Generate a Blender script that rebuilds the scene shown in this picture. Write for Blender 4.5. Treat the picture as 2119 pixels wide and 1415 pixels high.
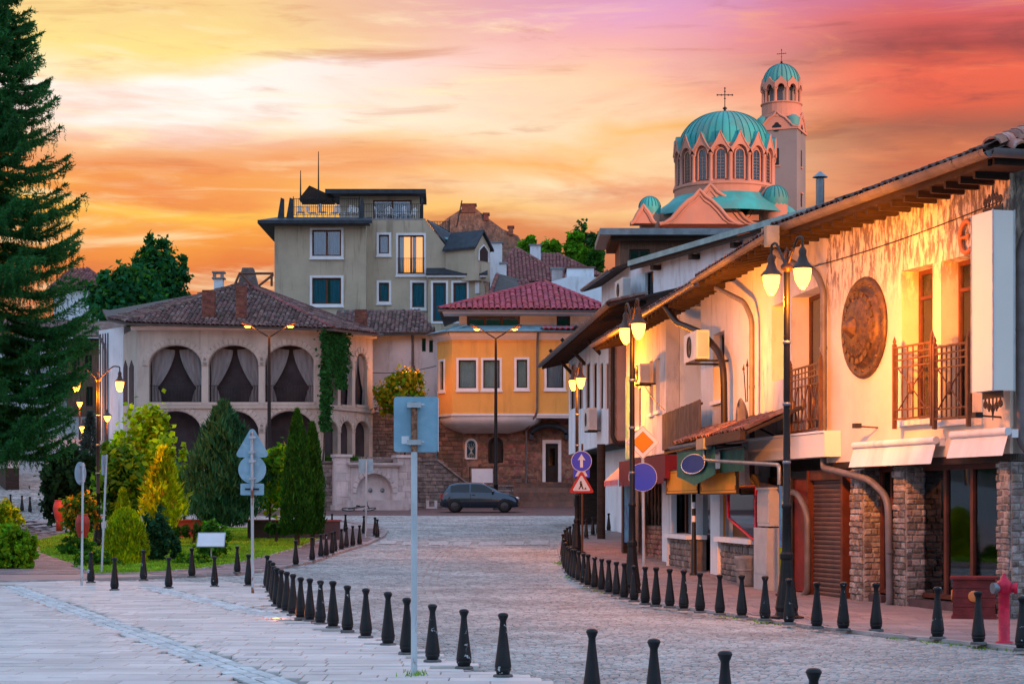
import bpy, math, random
import numpy as np
from mathutils import Vector, Matrix
R = math.radians
random.seed(11); RNG = np.random.default_rng(11)
scene = bpy.context.scene
for _o in list(bpy.data.objects): bpy.data.objects.remove(_o)
COL = scene.collection
PI = math.pi
# ------------------------------------------------------------------ camera
FPX, CX, HY, EYE = 4000.0, 1059.5, 1045.0, 1.7      # focal length, centre and horizon in photograph pixels; eye height in metres
cam = bpy.data.cameras.new('camera'); cam.sensor_width = 36; cam.lens = FPX/2119*36
cam.shift_y = (HY-707.5)/2119; cam.clip_end = 4000
camo = bpy.data.objects.new('camera', cam); COL.objects.link(camo)
camo.location = (0, 0, EYE); camo.rotation_euler = (R(90), 0, 0)
scene.camera = camo
scene.view_settings.view_transform = 'Standard'; scene.view_settings.look = 'None'
scene.view_settings.exposure = 0.45; scene.view_settings.gamma = 1
scene.cycles.use_denoising = True
scene.cycles.max_bounces = 6; scene.cycles.diffuse_bounces = 3; scene.cycles.glossy_bounces = 3
scene.cycles.transmission_bounces = 4; scene.cycles.transparent_max_bounces = 8
scene.cycles.sample_clamp_indirect = 4
def lin(*c):
    return tuple(((v/255)/12.92 if v/255 <= .04045 else ((v/255+.055)/1.055)**2.4) for v in c)
# ------------------------------------------------------------------ sky
world = bpy.data.worlds.new('World'); scene.world = world; world.use_nodes = True
NT = world.node_tree; NT.nodes.clear()
def nd(nt, t, **kw):
    n = nt.nodes.new(t)
    for k, v in kw.items(): setattr(n, k, v)
    return n
def mth(nt, op, a, b=None, c=None, clamp=False):
    n = nt.nodes.new('ShaderNodeMath'); n.operation = op; n.use_clamp = clamp
    for i, v in enumerate((a, b, c)):
        if v is None: continue
        if isinstance(v, (int, float)): n.inputs[i].default_value = v
        else: nt.links.new(v, n.inputs[i])
    return n.outputs[0]
def mapr(nt, v, a, b, c=0.0, d=1.0, smooth=True):
    n = nt.nodes.new('ShaderNodeMapRange'); n.interpolation_type = 'SMOOTHSTEP' if smooth else 'LINEAR'
    nt.links.new(v, n.inputs[0])
    for i, q in zip((1, 2, 3, 4), (a, b, c, d)): n.inputs[i].default_value = q
    return n.outputs[0]
def mixc(nt, f, a, b, mode='MIX'):
    n = nt.nodes.new('ShaderNodeMix'); n.data_type = 'RGBA'; n.blend_type = mode
    for i, v in ((0, f), (6, a), (7, b)):
        if isinstance(v, (int, float)): n.inputs[i].default_value = v
        elif isinstance(v, tuple): n.inputs[i].default_value = (*v[:3], 1)
        else: nt.links.new(v, n.inputs[i])
    return n.outputs[2]
def ramp(nt, f, stops):
    n = nt.nodes.new('ShaderNodeValToRGB'); e = n.color_ramp.elements
    while len(e) > 1: e.remove(e[-1])
    e[0].position = stops[0][0]; e[0].color = (*stops[0][1], 1)
    for p, c in stops[1:]:
        q = e.new(p); q.color = (*c, 1)
    nt.links.new(f, n.inputs[0]); return n.outputs[0]
def noise(nt, vec, scale, detail=5, rough=.55, dist=0.0, mscale=None, mloc=None, mrot=None):
    if mscale or mloc or mrot:
        m = nt.nodes.new('ShaderNodeMapping'); nt.links.new(vec, m.inputs[0])
        if mscale: m.inputs['Scale'].default_value = mscale
        if mloc: m.inputs['Location'].default_value = mloc
        if mrot: m.inputs['Rotation'].default_value = mrot
        vec = m.outputs[0]
    n = nt.nodes.new('ShaderNodeTexNoise'); nt.links.new(vec, n.inputs['Vector'])
    n.inputs['Scale'].default_value = scale; n.inputs['Detail'].default_value = detail
    n.inputs['Roughness'].default_value = rough; n.inputs['Distortion'].default_value = dist
    return n.outputs[0]
SUN_EL, SUN_AZ = 4.0, 42.0      # sun low behind the camera's right shoulder; azimuth measured from -Y towards +X
_g = nd(NT, 'ShaderNodeTexCoord').outputs['Generated']
_s = nd(NT, 'ShaderNodeSeparateXYZ'); NT.links.new(_g, _s.inputs[0]); sx, sy, sz = _s.outputs
n1 = noise(NT, _g, 1.0, 7, .58, .35, (5.5, 4, 30), (0, 0, 0.3), (0, R(7), 0))
n2 = noise(NT, _g, 1.0, 7, .6, .45, (7.5, 5, 48), (2.3, 0, 1.7), (0, R(-10), 0))
n3 = noise(NT, _g, 1.0, 5, .5, .4, (4.2, 3, 13), (4.1, 1, 2.2), (0, R(14), 0))
n4 = noise(NT, _g, 1.0, 6, .6, .5, (13, 9, 105), (1.1, 3, .4), (0, R(5), 0))
e = mth(NT, 'ADD', mth(NT, 'MULTIPLY', sz, 1.04), mth(NT, 'MULTIPLY', mth(NT, 'SUBTRACT', n3, .46), .09))
e = mth(NT, 'ADD', e, mth(NT, 'MULTIPLY', mth(NT, 'SUBTRACT', n1, .5), .035))
e4 = mth(NT, 'MULTIPLY', e, 2.5, clamp=True)         # 0.4 of elevation sine -> full ramp
def st(ls): return [(p*2.5, lin(*c)) for p, c in ls]
left = ramp(NT, e4, st([(0, (150, 84, 62)), (.11, (206, 112, 66)), (.13, (228, 128, 60)), (.147, (246, 168, 64)), (.156, (252, 200, 84)), (.166, (244, 166, 78)), (.178, (242, 164, 100)), (.188, (250, 208, 160)), (.198, (253, 244, 236)), (.228, (253, 246, 240)), (.24, (250, 230, 176)), (.25, (250, 226, 150)), (.28, (244, 206, 150)), (.39, (176, 180, 214))]))
mid = ramp(NT, e4, st([(0, (150, 90, 74)), (.12, (206, 126, 88)), (.145, (220, 142, 96)), (.158, (248, 204, 146)), (.172, (252, 228, 190)), (.186, (250, 196, 122)), (.198, (252, 222, 186)), (.215, (252, 206, 176)), (.235, (244, 184, 182)), (.26, (232, 172, 204)), (.31, (198, 172, 210)), (.39, (170, 178, 214))]))
right = ramp(NT, e4, st([(0, (130, 78, 66)), (.12, (184, 108, 80)), (.145, (196, 124, 86)), (.165, (224, 134, 88)), (.182, (176, 104, 84)), (.197, (226, 108, 78)), (.214, (238, 112, 84)), (.228, (180, 80, 76)), (.245, (220, 104, 100)), (.262, (206, 116, 142)), (.30, (184, 130, 168)), (.39, (158, 160, 204))]))
c = mixc(NT, mapr(NT, sx, -.16, .06), left, mid)
c = mixc(NT, mapr(NT, sx, .05, .21), c, right)
# cloud bodies, then bright and dark streaks
body = mixc(NT, mapr(NT, sx, -.05, .2), lin(236, 140, 74), lin(226, 100, 72))
c = mixc(NT, mth(NT, 'MULTIPLY', mapr(NT, n1, .48, .66), mapr(NT, sz, .24, .16, .15, .6)), c, body)
warm = mixc(NT, mapr(NT, sx, -.05, .2), lin(255, 236, 196), lin(250, 156, 104))
c = mixc(NT, mth(NT, 'MULTIPLY', mapr(NT, n2, .53, .70), .7), c, warm)
dark = mixc(NT, mapr(NT, sx, -.1, .2), lin(206, 118, 80), lin(150, 76, 78))
c = mixc(NT, mth(NT, 'MULTIPLY', mapr(NT, n2, .44, .28), mapr(NT, sx, -.25, .22, .35, .75)), c, dark)
c = mixc(NT, mth(NT, 'MULTIPLY', mapr(NT, n4, .46, .30), .28), c, dark)
c = mixc(NT, mth(NT, 'MULTIPLY', mapr(NT, n4, .54, .72), .30), c, warm)
# away from the afterglow the sky cools to dusk blue, overhead and behind
cool = ramp(NT, mth(NT, 'ABSOLUTE', sz), [(0, lin(210, 206, 226)), (.25, lin(196, 212, 242)), (1, lin(170, 204, 250))])
cool = mixc(NT, 1.0, cool, (1.3, 1.3, 1.3), 'MULTIPLY')
gm = nd(NT, 'ShaderNodeGamma'); NT.links.new(c, gm.inputs[0]); gm.inputs[1].default_value = 1.2; c = gm.outputs[0]
up = mapr(NT, sz, .27, .55)
c = mixc(NT, up, c, cool)
c = mixc(NT, mapr(NT, sy, .58, -.2), c, cool)
sky = nd(NT, 'ShaderNodeTexSky'); sky.sky_type = 'NISHITA'; sky.sun_disc = False
sky.sun_elevation = R(SUN_EL); sky.sun_rotation = R(180-SUN_AZ)
b1 = nd(NT, 'ShaderNodeBackground'); NT.links.new(c, b1.inputs[0]); b1.inputs[1].default_value = .77
b2 = nd(NT, 'ShaderNodeBackground'); NT.links.new(sky.outputs[0], b2.inputs[0]); b2.inputs[1].default_value = .012
ad = nd(NT, 'ShaderNodeAddShader'); NT.links.new(b1.outputs[0], ad.inputs[0]); NT.links.new(b2.outputs[0], ad.inputs[1])
wo = nd(NT, 'ShaderNodeOutputWorld'); NT.links.new(ad.outputs[0], wo.inputs[0])
# ------------------------------------------------------------------ sun
sl = bpy.data.lights.new('sun', 'SUN'); sl.energy = 3.2; sl.angle = R(.53); sl.color = (1, .46, .26)
so = bpy.data.objects.new('sun', sl); COL.objects.link(so)
_d = Vector((math.sin(R(SUN_AZ))*math.cos(R(SUN_EL)), -math.cos(R(SUN_AZ))*math.cos(R(SUN_EL)), math.sin(R(SUN_EL))))
so.rotation_euler = _d.to_track_quat('Z', 'Y').to_euler()
# ------------------------------------------------------------------ materials
M = {}
def mat(name, col, rough=.8, var=.18, scale=3.0, bump=0.0, bscale=25, metal=0.0, spec=.35, rnd=0.0, hue=0.0, stretch=None, col2=None, thr=(.42, .62), dirt=None, coat=0.0, dz=None):
    """plain procedural surface: base colour drifting with world-space noise, optional second colour in patches, piece-to-piece variation and fine relief"""
    m = bpy.data.materials.new(name); m.use_nodes = True; nt = m.node_tree
    p = nt.nodes['Principled BSDF']
    pos = nd(nt, 'ShaderNodeNewGeometry')
    n = noise(nt, pos.outputs['Position'], scale, 5, .6, 0, stretch or (1, 1, 1))
    a = tuple(min(1, x*(1+var)) for x in col); b = tuple(x*(1-var) for x in col)
    c = mixc(nt, mapr(nt, n, .3, .7), b, a)
    if col2:
        n2 = noise(nt, pos.outputs['Position'], scale*1.7, 6, .65, .4, stretch or (1, 1, 1), (3.1, 7.7, 1.3))
        c = mixc(nt, mapr(nt, n2, *thr), c, col2)
    if rnd or hue:
        oi = nd(nt, 'ShaderNodeObjectInfo')
        r = mth(nt, 'FRACT', mth(nt, 'ADD', oi.outputs['Random'], pos.outputs['Random Per Island']))
        h = nd(nt, 'ShaderNodeHueSaturation'); nt.links.new(c, h.inputs['Color'])
        nt.links.new(mapr(nt, r, 0, 1, 1-rnd, 1+rnd, False), h.inputs['Value'])
        if hue:
            r2 = mth(nt, 'FRACT', mth(nt, 'MULTIPLY', r, 7.31))
            nt.links.new(mapr(nt, r2, 0, 1, .5-hue, .5+hue, False), h.inputs['Hue'])
        c = h.outputs[0]
    if dirt:
        dn = noise(nt, pos.outputs['Position'], dirt[1], 6, .7, .2, dirt[3] if len(dirt) > 3 else (1, 1, .25))
        df = mth(nt, 'MULTIPLY', mapr(nt, dn, *((.43, .57) if dz else (.5, .68))), dirt[2])
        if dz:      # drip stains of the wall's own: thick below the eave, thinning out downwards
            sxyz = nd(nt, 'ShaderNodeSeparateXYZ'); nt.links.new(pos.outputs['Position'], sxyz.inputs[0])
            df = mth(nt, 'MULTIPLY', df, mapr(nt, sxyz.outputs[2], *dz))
        c = mixc(nt, df, c, dirt[0])
    nt.links.new(c, p.inputs['Base Color'])
    p.inputs['Roughness'].default_value = rough; p.inputs['Metallic'].default_value = metal
    p.inputs['Specular IOR Level'].default_value = spec; p.inputs['Coat Weight'].default_value = coat
    if bump:
        bn = noise(nt, pos.outputs['Position'], bscale, 4, .6)
        bp = nd(nt, 'ShaderNodeBump'); bp.inputs['Strength'].default_value = bump; bp.inputs['Distance'].default_value = .03
        nt.links.new(bn, bp.inputs['Height']); nt.links.new(bp.outputs[0], p.inputs['Normal'])
    M[name] = m; return m
def glow(name, col, strength):
    m = bpy.data.materials.new(name); m.use_nodes = True; p = m.node_tree.nodes['Principled BSDF']
    p.inputs['Base Color'].default_value = (*col, 1); p.inputs['Emission Color'].default_value = (*col, 1)
    p.inputs['Emission Strength'].default_value = strength; M[name] = m; return m
def glassy(name, tint=(.75, .85, .9), mirror=.10):
    m = bpy.data.materials.new(name); m.use_nodes = True; nt = m.node_tree; nt.nodes.clear()
    t = nd(nt, 'ShaderNodeBsdfTransparent'); t.inputs[0].default_value = (*tint, 1)
    g = nd(nt, 'ShaderNodeBsdfGlossy'); g.inputs['Roughness'].default_value = .03; g.inputs[0].default_value = (.9, .95, 1, 1)
    f = nd(nt, 'ShaderNodeFresnel'); f.inputs[0].default_value = 1.5
    x = nd(nt, 'ShaderNodeMixShader'); nt.links.new(mth(nt, 'ADD', f.outputs[0], mirror, clamp=True), x.inputs[0])
    nt.links.new(t.outputs[0], x.inputs[1]); nt.links.new(g.outputs[0], x.inputs[2])
    o = nd(nt, 'ShaderNodeOutputMaterial'); nt.links.new(x.outputs[0], o.inputs[0]); M[name] = m; return m
def cobble_mat(name, col, scale):
    m = bpy.data.materials.new(name); m.use_nodes = True; nt = m.node_tree; p = nt.nodes['Principled BSDF']
    pos = nd(nt, 'ShaderNodeNewGeometry').outputs['Position']
    v = nd(nt, 'ShaderNodeTexVoronoi'); v.inputs['Scale'].default_value = scale; nt.links.new(pos, v.inputs['Vector'])
    w = nd(nt, 'ShaderNodeTexVoronoi'); w.feature = 'DISTANCE_TO_EDGE'; w.inputs['Scale'].default_value = scale; nt.links.new(pos, w.inputs['Vector'])
    big = noise(nt, pos, .35, 5, .6)
    sp = nd(nt, 'ShaderNodeSeparateColor'); nt.links.new(v.outputs['Color'], sp.inputs[0])
    c = mixc(nt, sp.outputs[0], tuple(x*.7 for x in col), tuple(x*1.2 for x in col))
    c = mixc(nt, mapr(nt, big, .35, .7), c, tuple(x*.8 for x in col))
    c = mixc(nt, mapr(nt, w.outputs['Distance'], .0, .12), tuple(x*.35 for x in col), c)
    nt.links.new(c, p.inputs['Base Color']); p.inputs['Roughness'].default_value = .6
    bp = nd(nt, 'ShaderNodeBump'); bp.inputs['Strength'].default_value = .8; bp.inputs['Distance'].default_value = .02
    nt.links.new(mapr(nt, w.outputs['Distance'], 0, .25), bp.inputs['Height']); nt.links.new(bp.outputs[0], p.inputs['Normal'])
    M[name] = m; return m
mat('soil', (.10, .085, .06), .95, .3, 1.5, .4)
mat('cobble', (.36, .37, .35), .55, .16, .35, .3, 60, rnd=.28, hue=.012, col2=(.25, .255, .24), spec=.3)
mat('cobble_joint', (.10, .10, .09), .95, .3, 2)
cobble_mat('cobble_far', (.30, .315, .30), 8.5)
cobble_mat('brick_paving', (.16, .095, .09), 7)
mat('slab', (.56, .54, .505), .65, .10, .8, .15, 40, rnd=.13, hue=.01, col2=(.47, .455, .445), thr=(.5, .7))
mat('strip_cobble', (.50, .54, .53), .7, .15, 3, .3, 50, rnd=.2)
mat('slab_joint', (.30, .28, .27), .95, .3, 2)
mat('pink_slab', (.27, .205, .195), .7, .12, .9, .15, 40, rnd=.16, hue=.015, col2=(.25, .19, .20), thr=(.5, .7))
mat('kerb', (.33, .30, .29), .8, .2, 3, .3)
mat('paint_white', (.50, .50, .47), .7, .25, 6, .2, 50, col2=(.3, .29, .29), thr=(.44, .6))
mat('turf', (.12, .24, .010), .95, .3, 1.2, .5, 60)
mat('grass', (.22, .42, .012), .8, .3, 1.0, 0, rnd=.35, hue=.02)
mat('bollard_black', (.006, .008, .011), .40, .4, 6, .15, 60, spec=.3)
mat('bollard_worn', (.006, .009, .012), .42, .4, 6, .15, 60, spec=.3, col2=(.42, .46, .50), thr=(.635, .655))
mat('bollard_base', (.12, .12, .12), .9, .3, 8, .3)
mat('iron', (.007, .008, .010), .45, .3, 5, .1, spec=.3)
mat('iron_brown', (.05, .028, .02), .5, .3, 5, .1)
mat('iron_warm', (.10, .045, .025), .5, .3, 5, .1)
mat('steel', (.42, .47, .50), .5, .15, 4, .1, metal=.25)
mat('steel_worn', (.44, .52, .56), .6, .15, 4, .2, 40, col2=(.16, .07, .04), thr=(.58, .66), stretch=(1, 1, .35))
mat('rust', (.13, .05, .025), .85, .4, 12, .4, 60, col2=(.30, .16, .10))
mat('sign_back', (.20, .38, .50), .5, .10, 3, .06, metal=.15, col2=(.26, .45, .56))
mat('sign_blue', (.003, .055, .62), .45, .05, 2); mat('sign_white', (.68, .72, .76), .45, .05, 2)
mat('sign_red', (.45, .012, .03), .45, .05, 2); mat('sign_amber', (.58, .22, .006), .45, .05, 2); mat('sign_black', (.01, .01, .012), .5, .1, 2)
mat('hydrant_red', (.62, .010, .05), .4, .2, 8, .15, 50, col2=(.42, .008, .04)); mat('planter_red', (.16, .018, .018), .6, .3, 5, .3, 40, rnd=.15)
mat('pot_red', (.42, .045, .035), .5, .15, 3, .1)
mat('stucco', (.66, .64, .62), .92, .08, 1.2, .35, 45, dirt=((.28, .25, .23), 2.2, .5))
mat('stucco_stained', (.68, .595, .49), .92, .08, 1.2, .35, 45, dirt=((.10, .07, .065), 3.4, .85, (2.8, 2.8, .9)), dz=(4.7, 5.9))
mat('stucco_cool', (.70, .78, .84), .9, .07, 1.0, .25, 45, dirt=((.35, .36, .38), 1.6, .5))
mat('white_trim', (.74, .75, .76), .7, .06, 2, .1)
mat('cloth_white', (.66, .70, .72), .85, .10, 2, .1, stretch=(1, 1, .3), dirt=((.42, .48, .52), 1.8, .5))
mat('panel_lit', (.74, .74, .70), .35, .03, 1)
mat('beige', (.46, .395, .29), .9, .10, .6, .2, 30, dirt=((.22, .18, .13), 1.1, .7, (1.6, 1.6, .14)))
mat('yellow_wall', (.78, .41, .10), .9, .08, .5, .15, 30, dirt=((.50, .25, .07), .9, .45, (1.5, 1.5, .18)))
mat('brown_stone', (.20, .125, .09), .9, .25, 2.5, .6, 20, rnd=.32, hue=.02, col2=(.14, .11, .095))
mat('grey_stone', (.21, .19, .175), .9, .25, 2.5, .6, 20, rnd=.34, hue=.025, col2=(.13, .12, .12))
mat('red_stone', (.30, .15, .11), .9, .28, 3, .7, 18, rnd=.35, hue=.03, col2=(.20, .13, .10))
mat('pillar_stone', (.205, .165, .145), .9, .25, 6, .6, 30, rnd=.45, hue=.035, col2=(.30, .29, .28))
mat('mortar', (.34, .33, .31), .95, .2, 6, .5, 40); mat('mortar_dark', (.15, .125, .11), .95, .25, 6, .5, 40)
mat('rough_render', (.30, .16, .105), .95, .35, 2.2, .8, 16, col2=(.14, .09, .075), dirt=((.38, .30, .25), 3, .5))
mat('white_stone', (.50, .475, .475), .85, .14, 1.5, .3, 25, rnd=.14, dirt=((.30, .26, .25), 1.8, .5))
mat('facade_print', (.46, .435, .385), .9, .10, .7, .2, 30, rnd=.07, dirt=((.26, .22, .20), 1.0, .5))
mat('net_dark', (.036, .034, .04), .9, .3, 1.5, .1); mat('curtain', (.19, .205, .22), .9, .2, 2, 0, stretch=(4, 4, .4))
mat('curtain_blue', (.045, .24, .40), .9, .2, 2, 0, stretch=(4, 4, .4)); mat('curtain_white', (.6, .66, .7), .9, .1, 2)
mat('tile_old', (.12, .062, .052), .9, .3, 1.5, .4, 40, rnd=.5, hue=.025, col2=(.19, .15, .14), thr=(.5, .68))
mat('tile_red', (.36, .05, .07), .6, .15, 1.5, .15, 40, rnd=.22, hue=.012)
mat('tile_far', (.20, .065, .055), .85, .25, 1.2, .4, 30, rnd=.35, hue=.02, col2=(.22, .17, .16), thr=(.55, .7))
mat('tile_orange', (.36, .17, .11), .85, .25, 3, .4, 30, rnd=.35, hue=.02, col2=(.36, .34, .34), thr=(.52, .66))
mat('brick', (.19, .075, .055), .9, .25, 4, .5, 25, rnd=.32, hue=.02)
mat('zinc', (.20, .24, .27), .42, .2, 3, .1, metal=.6); mat('zinc_blue', (.20, .42, .50), .45, .2, 2, .1, metal=.4)
mat('gutter', (.15, .14, .145), .55, .2, 3, .1, metal=.25)
mat('wood_dark', (.03, .018, .013), .75, .35, 3, .3, 40, stretch=(1, 1, 6)); mat('wood', (.13, .07, .045), .7, .3, 3, .3, 40, stretch=(6, 6, .5), rnd=.2)
mat('frame_brown', (.10, .028, .016), .5, .25, 4, .1); mat('frame_dark', (.015, .011, .01), .5, .25, 4, .1); mat('door_red', (.17, .02, .018), .5, .2, 4, .1)
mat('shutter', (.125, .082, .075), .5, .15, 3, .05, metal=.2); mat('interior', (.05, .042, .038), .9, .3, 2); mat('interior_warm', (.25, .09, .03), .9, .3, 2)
mat('roof_dark', (.03, .042, .055), .55, .25, 3, .1, metal=.3); mat('roof_under', (.07, .06, .055), .8, .2, 3)
mat('maroon', (.13, .006, .02), .8, .15, 3, .1); mat('pink_fringe', (.42, .13, .17), .85, .2, 3); mat('flag_green', (.008, .10, .085), .8, .2, 3, .1)
mat('board_amber', (.80, .28, .008), .5, .08, 2); mat('board_ink', (.10, .04, .015), .6, .1, 2); mat('poster_blue', (.02, .12, .32), .6, .3, 2.2, 0, col2=(.04, .26, .45)); mat('mural_green', (.18, .42, .22), .8, .2, 1.5, 0, col2=(.55, .6, .5))
mat('pink_lit_wall_awning', (.50, .33, .27), .9, .08, 1, .2, 30); mat('bamboo', (.10, .065, .05), .8, .3, 3, .2, rnd=.35)
mat('ac_white', (.58, .57, .54), .5, .08, 3); mat('dark_plastic', (.02, .02, .022), .5, .2, 4); mat('bronze', (.13, .075, .035), .5, .35, 5, .35, 18, metal=.35, col2=(.07, .05, .04))
mat('letter_orange', (.62, .20, .06), .5, .05, 3)
mat('copper', (.04, .34, .32), .6, .2, .35, .1, 10, rnd=.10, col2=(.09, .26, .24), stretch=(1, 1, .4)); mat('church_pink', (.52, .235, .165), .9, .10, .25, .15, 8, dirt=((.30, .25, .23), .3, .55)); mat('church_grey', (.225, .205, .205), .9, .12, .2, .15, 8, dirt=((.24, .21, .20), .25, .5)); mat('church_seam', (.02, .18, .18), .7, .1, 1)
mat('car_glass', (.008, .011, .014), .06, .1, 3, spec=.5)
mat('car_paint', (.012, .032, .058), .22, .10, 3, 0, metal=.5, spec=.5, coat=1.0); mat('rubber', (.012, .012, .013), .8, .2, 5); mat('hubcap', (.05, .05, .055), .5, .2, 6, metal=.4)
mat('tail_red', (.30, .01, .012), .3, .1, 4); mat('lamp_clear', (.75, .72, .68), .15, .05, 3)
mat('concrete', (.26, .25, .24), .9, .2, 5, .5, 30); mat('marble_red', (.24, .05, .05), .5, .2, 3); mat('dark_marble', (.07, .05, .06), .5, .2, 3); mat('cabinet', (.42, .44, .45), .55, .08, 3, .05)
mat('bark', (.07, .05, .038), .95, .3, 8, .7, 30)
for nm, cc, h in (('leaf_spruce', (.030, .15, .042), .025), ('leaf_thuja', (.020, .095, .010), .015), ('leaf_lime', (.36, .58, .012), .02), ('leaf_gold', (.42, .50, .008), .02), ('leaf_juniper', (.024, .125, .058), .015), ('leaf_dark', (.012, .045, .016), .015), ('leaf_mid', (.045, .16, .018), .02), ('leaf_shrub', (.03, .10, .03), .02), ('leaf_amber', (.48, .25, .02), .03), ('leaf_hedge', (.19, .34, .010), .02), ('leaf_far', (.022, .14, .05), .015), ('leaf_bright', (.10, .29, .016), .02), ('leaf_ivy', (.022, .12, .025), .02), ('leaf_yellow', (.36, .30, .015), .025), ('leaf_bluespruce', (.07, .10, .085), .02)):
    m_ = mat(nm, cc, .7, .3, 1.6, 0, rnd=.42, hue=h, spec=.12); nt_ = m_.node_tree; p_ = nt_.nodes['Principled BSDF']     # thin leaves let some light through
    tr = nd(nt_, 'ShaderNodeBsdfTranslucent'); hs = nd(nt_, 'ShaderNodeHueSaturation'); hs.inputs['Value'].default_value = 1.35; hs.inputs['Saturation'].default_value = 1.08
    nt_.links.new(p_.inputs['Base Color'].links[0].from_socket, hs.inputs['Color']); nt_.links.new(hs.outputs[0], tr.inputs[0])
    mx = nd(nt_, 'ShaderNodeMixShader'); mx.inputs[0].default_value = .42; nt_.links.new(p_.outputs[0], mx.inputs[1]); nt_.links.new(tr.outputs[0], mx.inputs[2])
    nt_.links.new(mx.outputs[0], nt_.nodes['Material Output'].inputs[0])
glassy('glass', (.75, .85, .9), .045); glassy('glass_dark', (.35, .42, .48), .03)
glow('lamp_glow', (1, .40, .055), 5); glow('window_glow', (1, .34, .05), 1.5); glow('lamp_glow_soft', (1, .45, .10), 5)
# ------------------------------------------------------------------ mesh helpers
class MB:
    def __init__(s): s.v = []; s.f = []; s.m = []; s.s = []
    def add(s, vs, fs, mi=0, sm=False, T=None):
        o = len(s.v)
        s.v += [tuple(T @ Vector(p)) for p in vs] if T is not None else [tuple(p) for p in vs]
        for f in fs: s.f.append(tuple(i+o for i in f)); s.m.append(mi); s.s.append(sm)
        return s
    def box(s, x0, x1, y0, y1, z0, z1, mi=0, T=None):
        return s.add([(x0, y0, z0), (x1, y0, z0), (x1, y1, z0), (x0, y1, z0), (x0, y0, z1), (x1, y0, z1), (x1, y1, z1), (x0, y1, z1)],
                     [(0, 3, 2, 1), (4, 5, 6, 7), (0, 1, 5, 4), (1, 2, 6, 5), (2, 3, 7, 6), (3, 0, 4, 7)], mi, False, T)
    def quad(s, a, b, c, d, mi=0): return s.add([a, b, c, d], [(0, 1, 2, 3)], mi)
    def prism(s, poly, y0, y1, mi=0, T=None, sm=False):          # polygon in (x,z), extruded along y
        n = len(poly)
        ar = sum(poly[i][0]*poly[(i+1) % n][1]-poly[(i+1) % n][0]*poly[i][1] for i in range(n))
        if ar < 0: poly = poly[::-1]
        vs = [(x, y0, z) for x, z in poly]+[(x, y1, z) for x, z in poly]
        s.add(vs, [tuple(range(n)), tuple(range(2*n-1, n-1, -1))], mi, False, T)
        o = len(s.v)-2*n
        for i in range(n):
            j = (i+1) % n; s.f.append((o+j, o+i, o+n+i, o+n+j)); s.m.append(mi); s.s.append(sm)
        return s
    def slab(s, top, d, mi=0):                                    # polygon of 3d points, extruded by vector d
        n = len(top); d = Vector(d); vs = [tuple(p) for p in top]+[tuple(Vector(p)+d) for p in top]
        return s.add(vs, [tuple(range(n)), tuple(range(2*n-1, n-1, -1))]+[((i+1) % n, i, n+i, n+(i+1) % n) for i in range(n)], mi)
    def tube(s, pts, r, n=8, mi=0, cap=True, T=None, half=False):
        P = [Vector(p) for p in pts]; rs = r if isinstance(r, (list, tuple)) else [r]*len(P)
        vs = []; fs = []; up = None
        for i, p in enumerate(P):
            t = (P[min(i+1, len(P)-1)]-P[max(i-1, 0)]).normalized()
            if up is None: up = Vector((0, 0, 1)) if abs(t.z) < .9 else Vector((0, 1, 0))
            a = t.cross(up)
            a = a.normalized() if a.length > 1e-5 else t.orthogonal().normalized()
            b = a.cross(t).normalized(); up = b
            for k in range(n):
                w = (PI+PI*k/(n-1)) if half else 2*PI*k/n
                vs.append(p+a*math.cos(w)*rs[i]+b*math.sin(w)*rs[i])
        kk = n-1 if half else n
        for i in range(len(P)-1):
            for k in range(kk): fs.append((i*n+k, i*n+(k+1) % n, (i+1)*n+(k+1) % n, (i+1)*n+k))
        s.add(vs, fs, mi, True, T)
        if cap: s.add(vs[:n], [tuple(range(n))[::-1]], mi, False, T); s.add(vs[-n:], [tuple(range(n))], mi, False, T)
        return s
    def lathe(s, prof, n=16, mi=0, T=None, sm=True, a0=0, a1=2*PI):
        full = abs(a1-a0-2*PI) < 1e-6; m = n if full else n+1; vs = []; fs = []
        for r, z in prof:
            for k in range(m): w = a0+(a1-a0)*k/n; vs.append((r*math.cos(w), r*math.sin(w), z))
        for i in range(len(prof)-1):
            for k in range(n): fs.append((i*m+k, i*m+(k+1) % m, (i+1)*m+(k+1) % m, (i+1)*m+k))
        return s.add(vs, fs, mi, sm, T)
    def mesh(s, name, mats):
        me = bpy.data.meshes.new(name); me.from_pydata(s.v, [], s.f)
        for q in (mats if isinstance(mats, (list, tuple)) else [mats]): me.materials.append(M[q])
        me.polygons.foreach_set('material_index', s.m); me.polygons.foreach_set('use_smooth', s.s)
        return me
    def build(s, name, mats, parent=None, frame=None, loc=None, kind=None):
        o = bpy.data.objects.new(name, s.mesh(name, mats)); COL.objects.link(o)
        Lm = frame.W if frame is not None else None
        if parent is not None:
            o.parent = parent
            if Lm is not None: o.matrix_basis = WM[parent.name].inverted() @ Lm
            elif loc is not None: o.location = loc
            WM[o.name] = WM[parent.name] @ o.matrix_basis
        else:
            if Lm is not None: o.matrix_basis = Lm
            elif loc is not None: o.location = loc
            WM[o.name] = o.matrix_basis.copy()
        if kind: o['kind'] = kind
        return o
WM = {}
def tag(o, label=None, cat=None, group=None, kind=None):
    if label: o['label'] = label
    if cat: o['category'] = cat
    if group: o['group'] = group
    if kind: o['kind'] = kind
    return o
def thing(name, label, cat, loc=(0, 0, 0), rz=0, group=None, frame=None):
    o = bpy.data.objects.new(name, None); COL.objects.link(o); o.empty_display_size = .2
    o.matrix_basis = frame.W if frame is not None else Matrix.Translation(loc) @ Matrix.Rotation(rz, 4, 'Z')
    WM[o.name] = o.matrix_basis.copy()
    return tag(o, label, cat, group)
def relabel(o, **kw): return tag(o, **kw)
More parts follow.
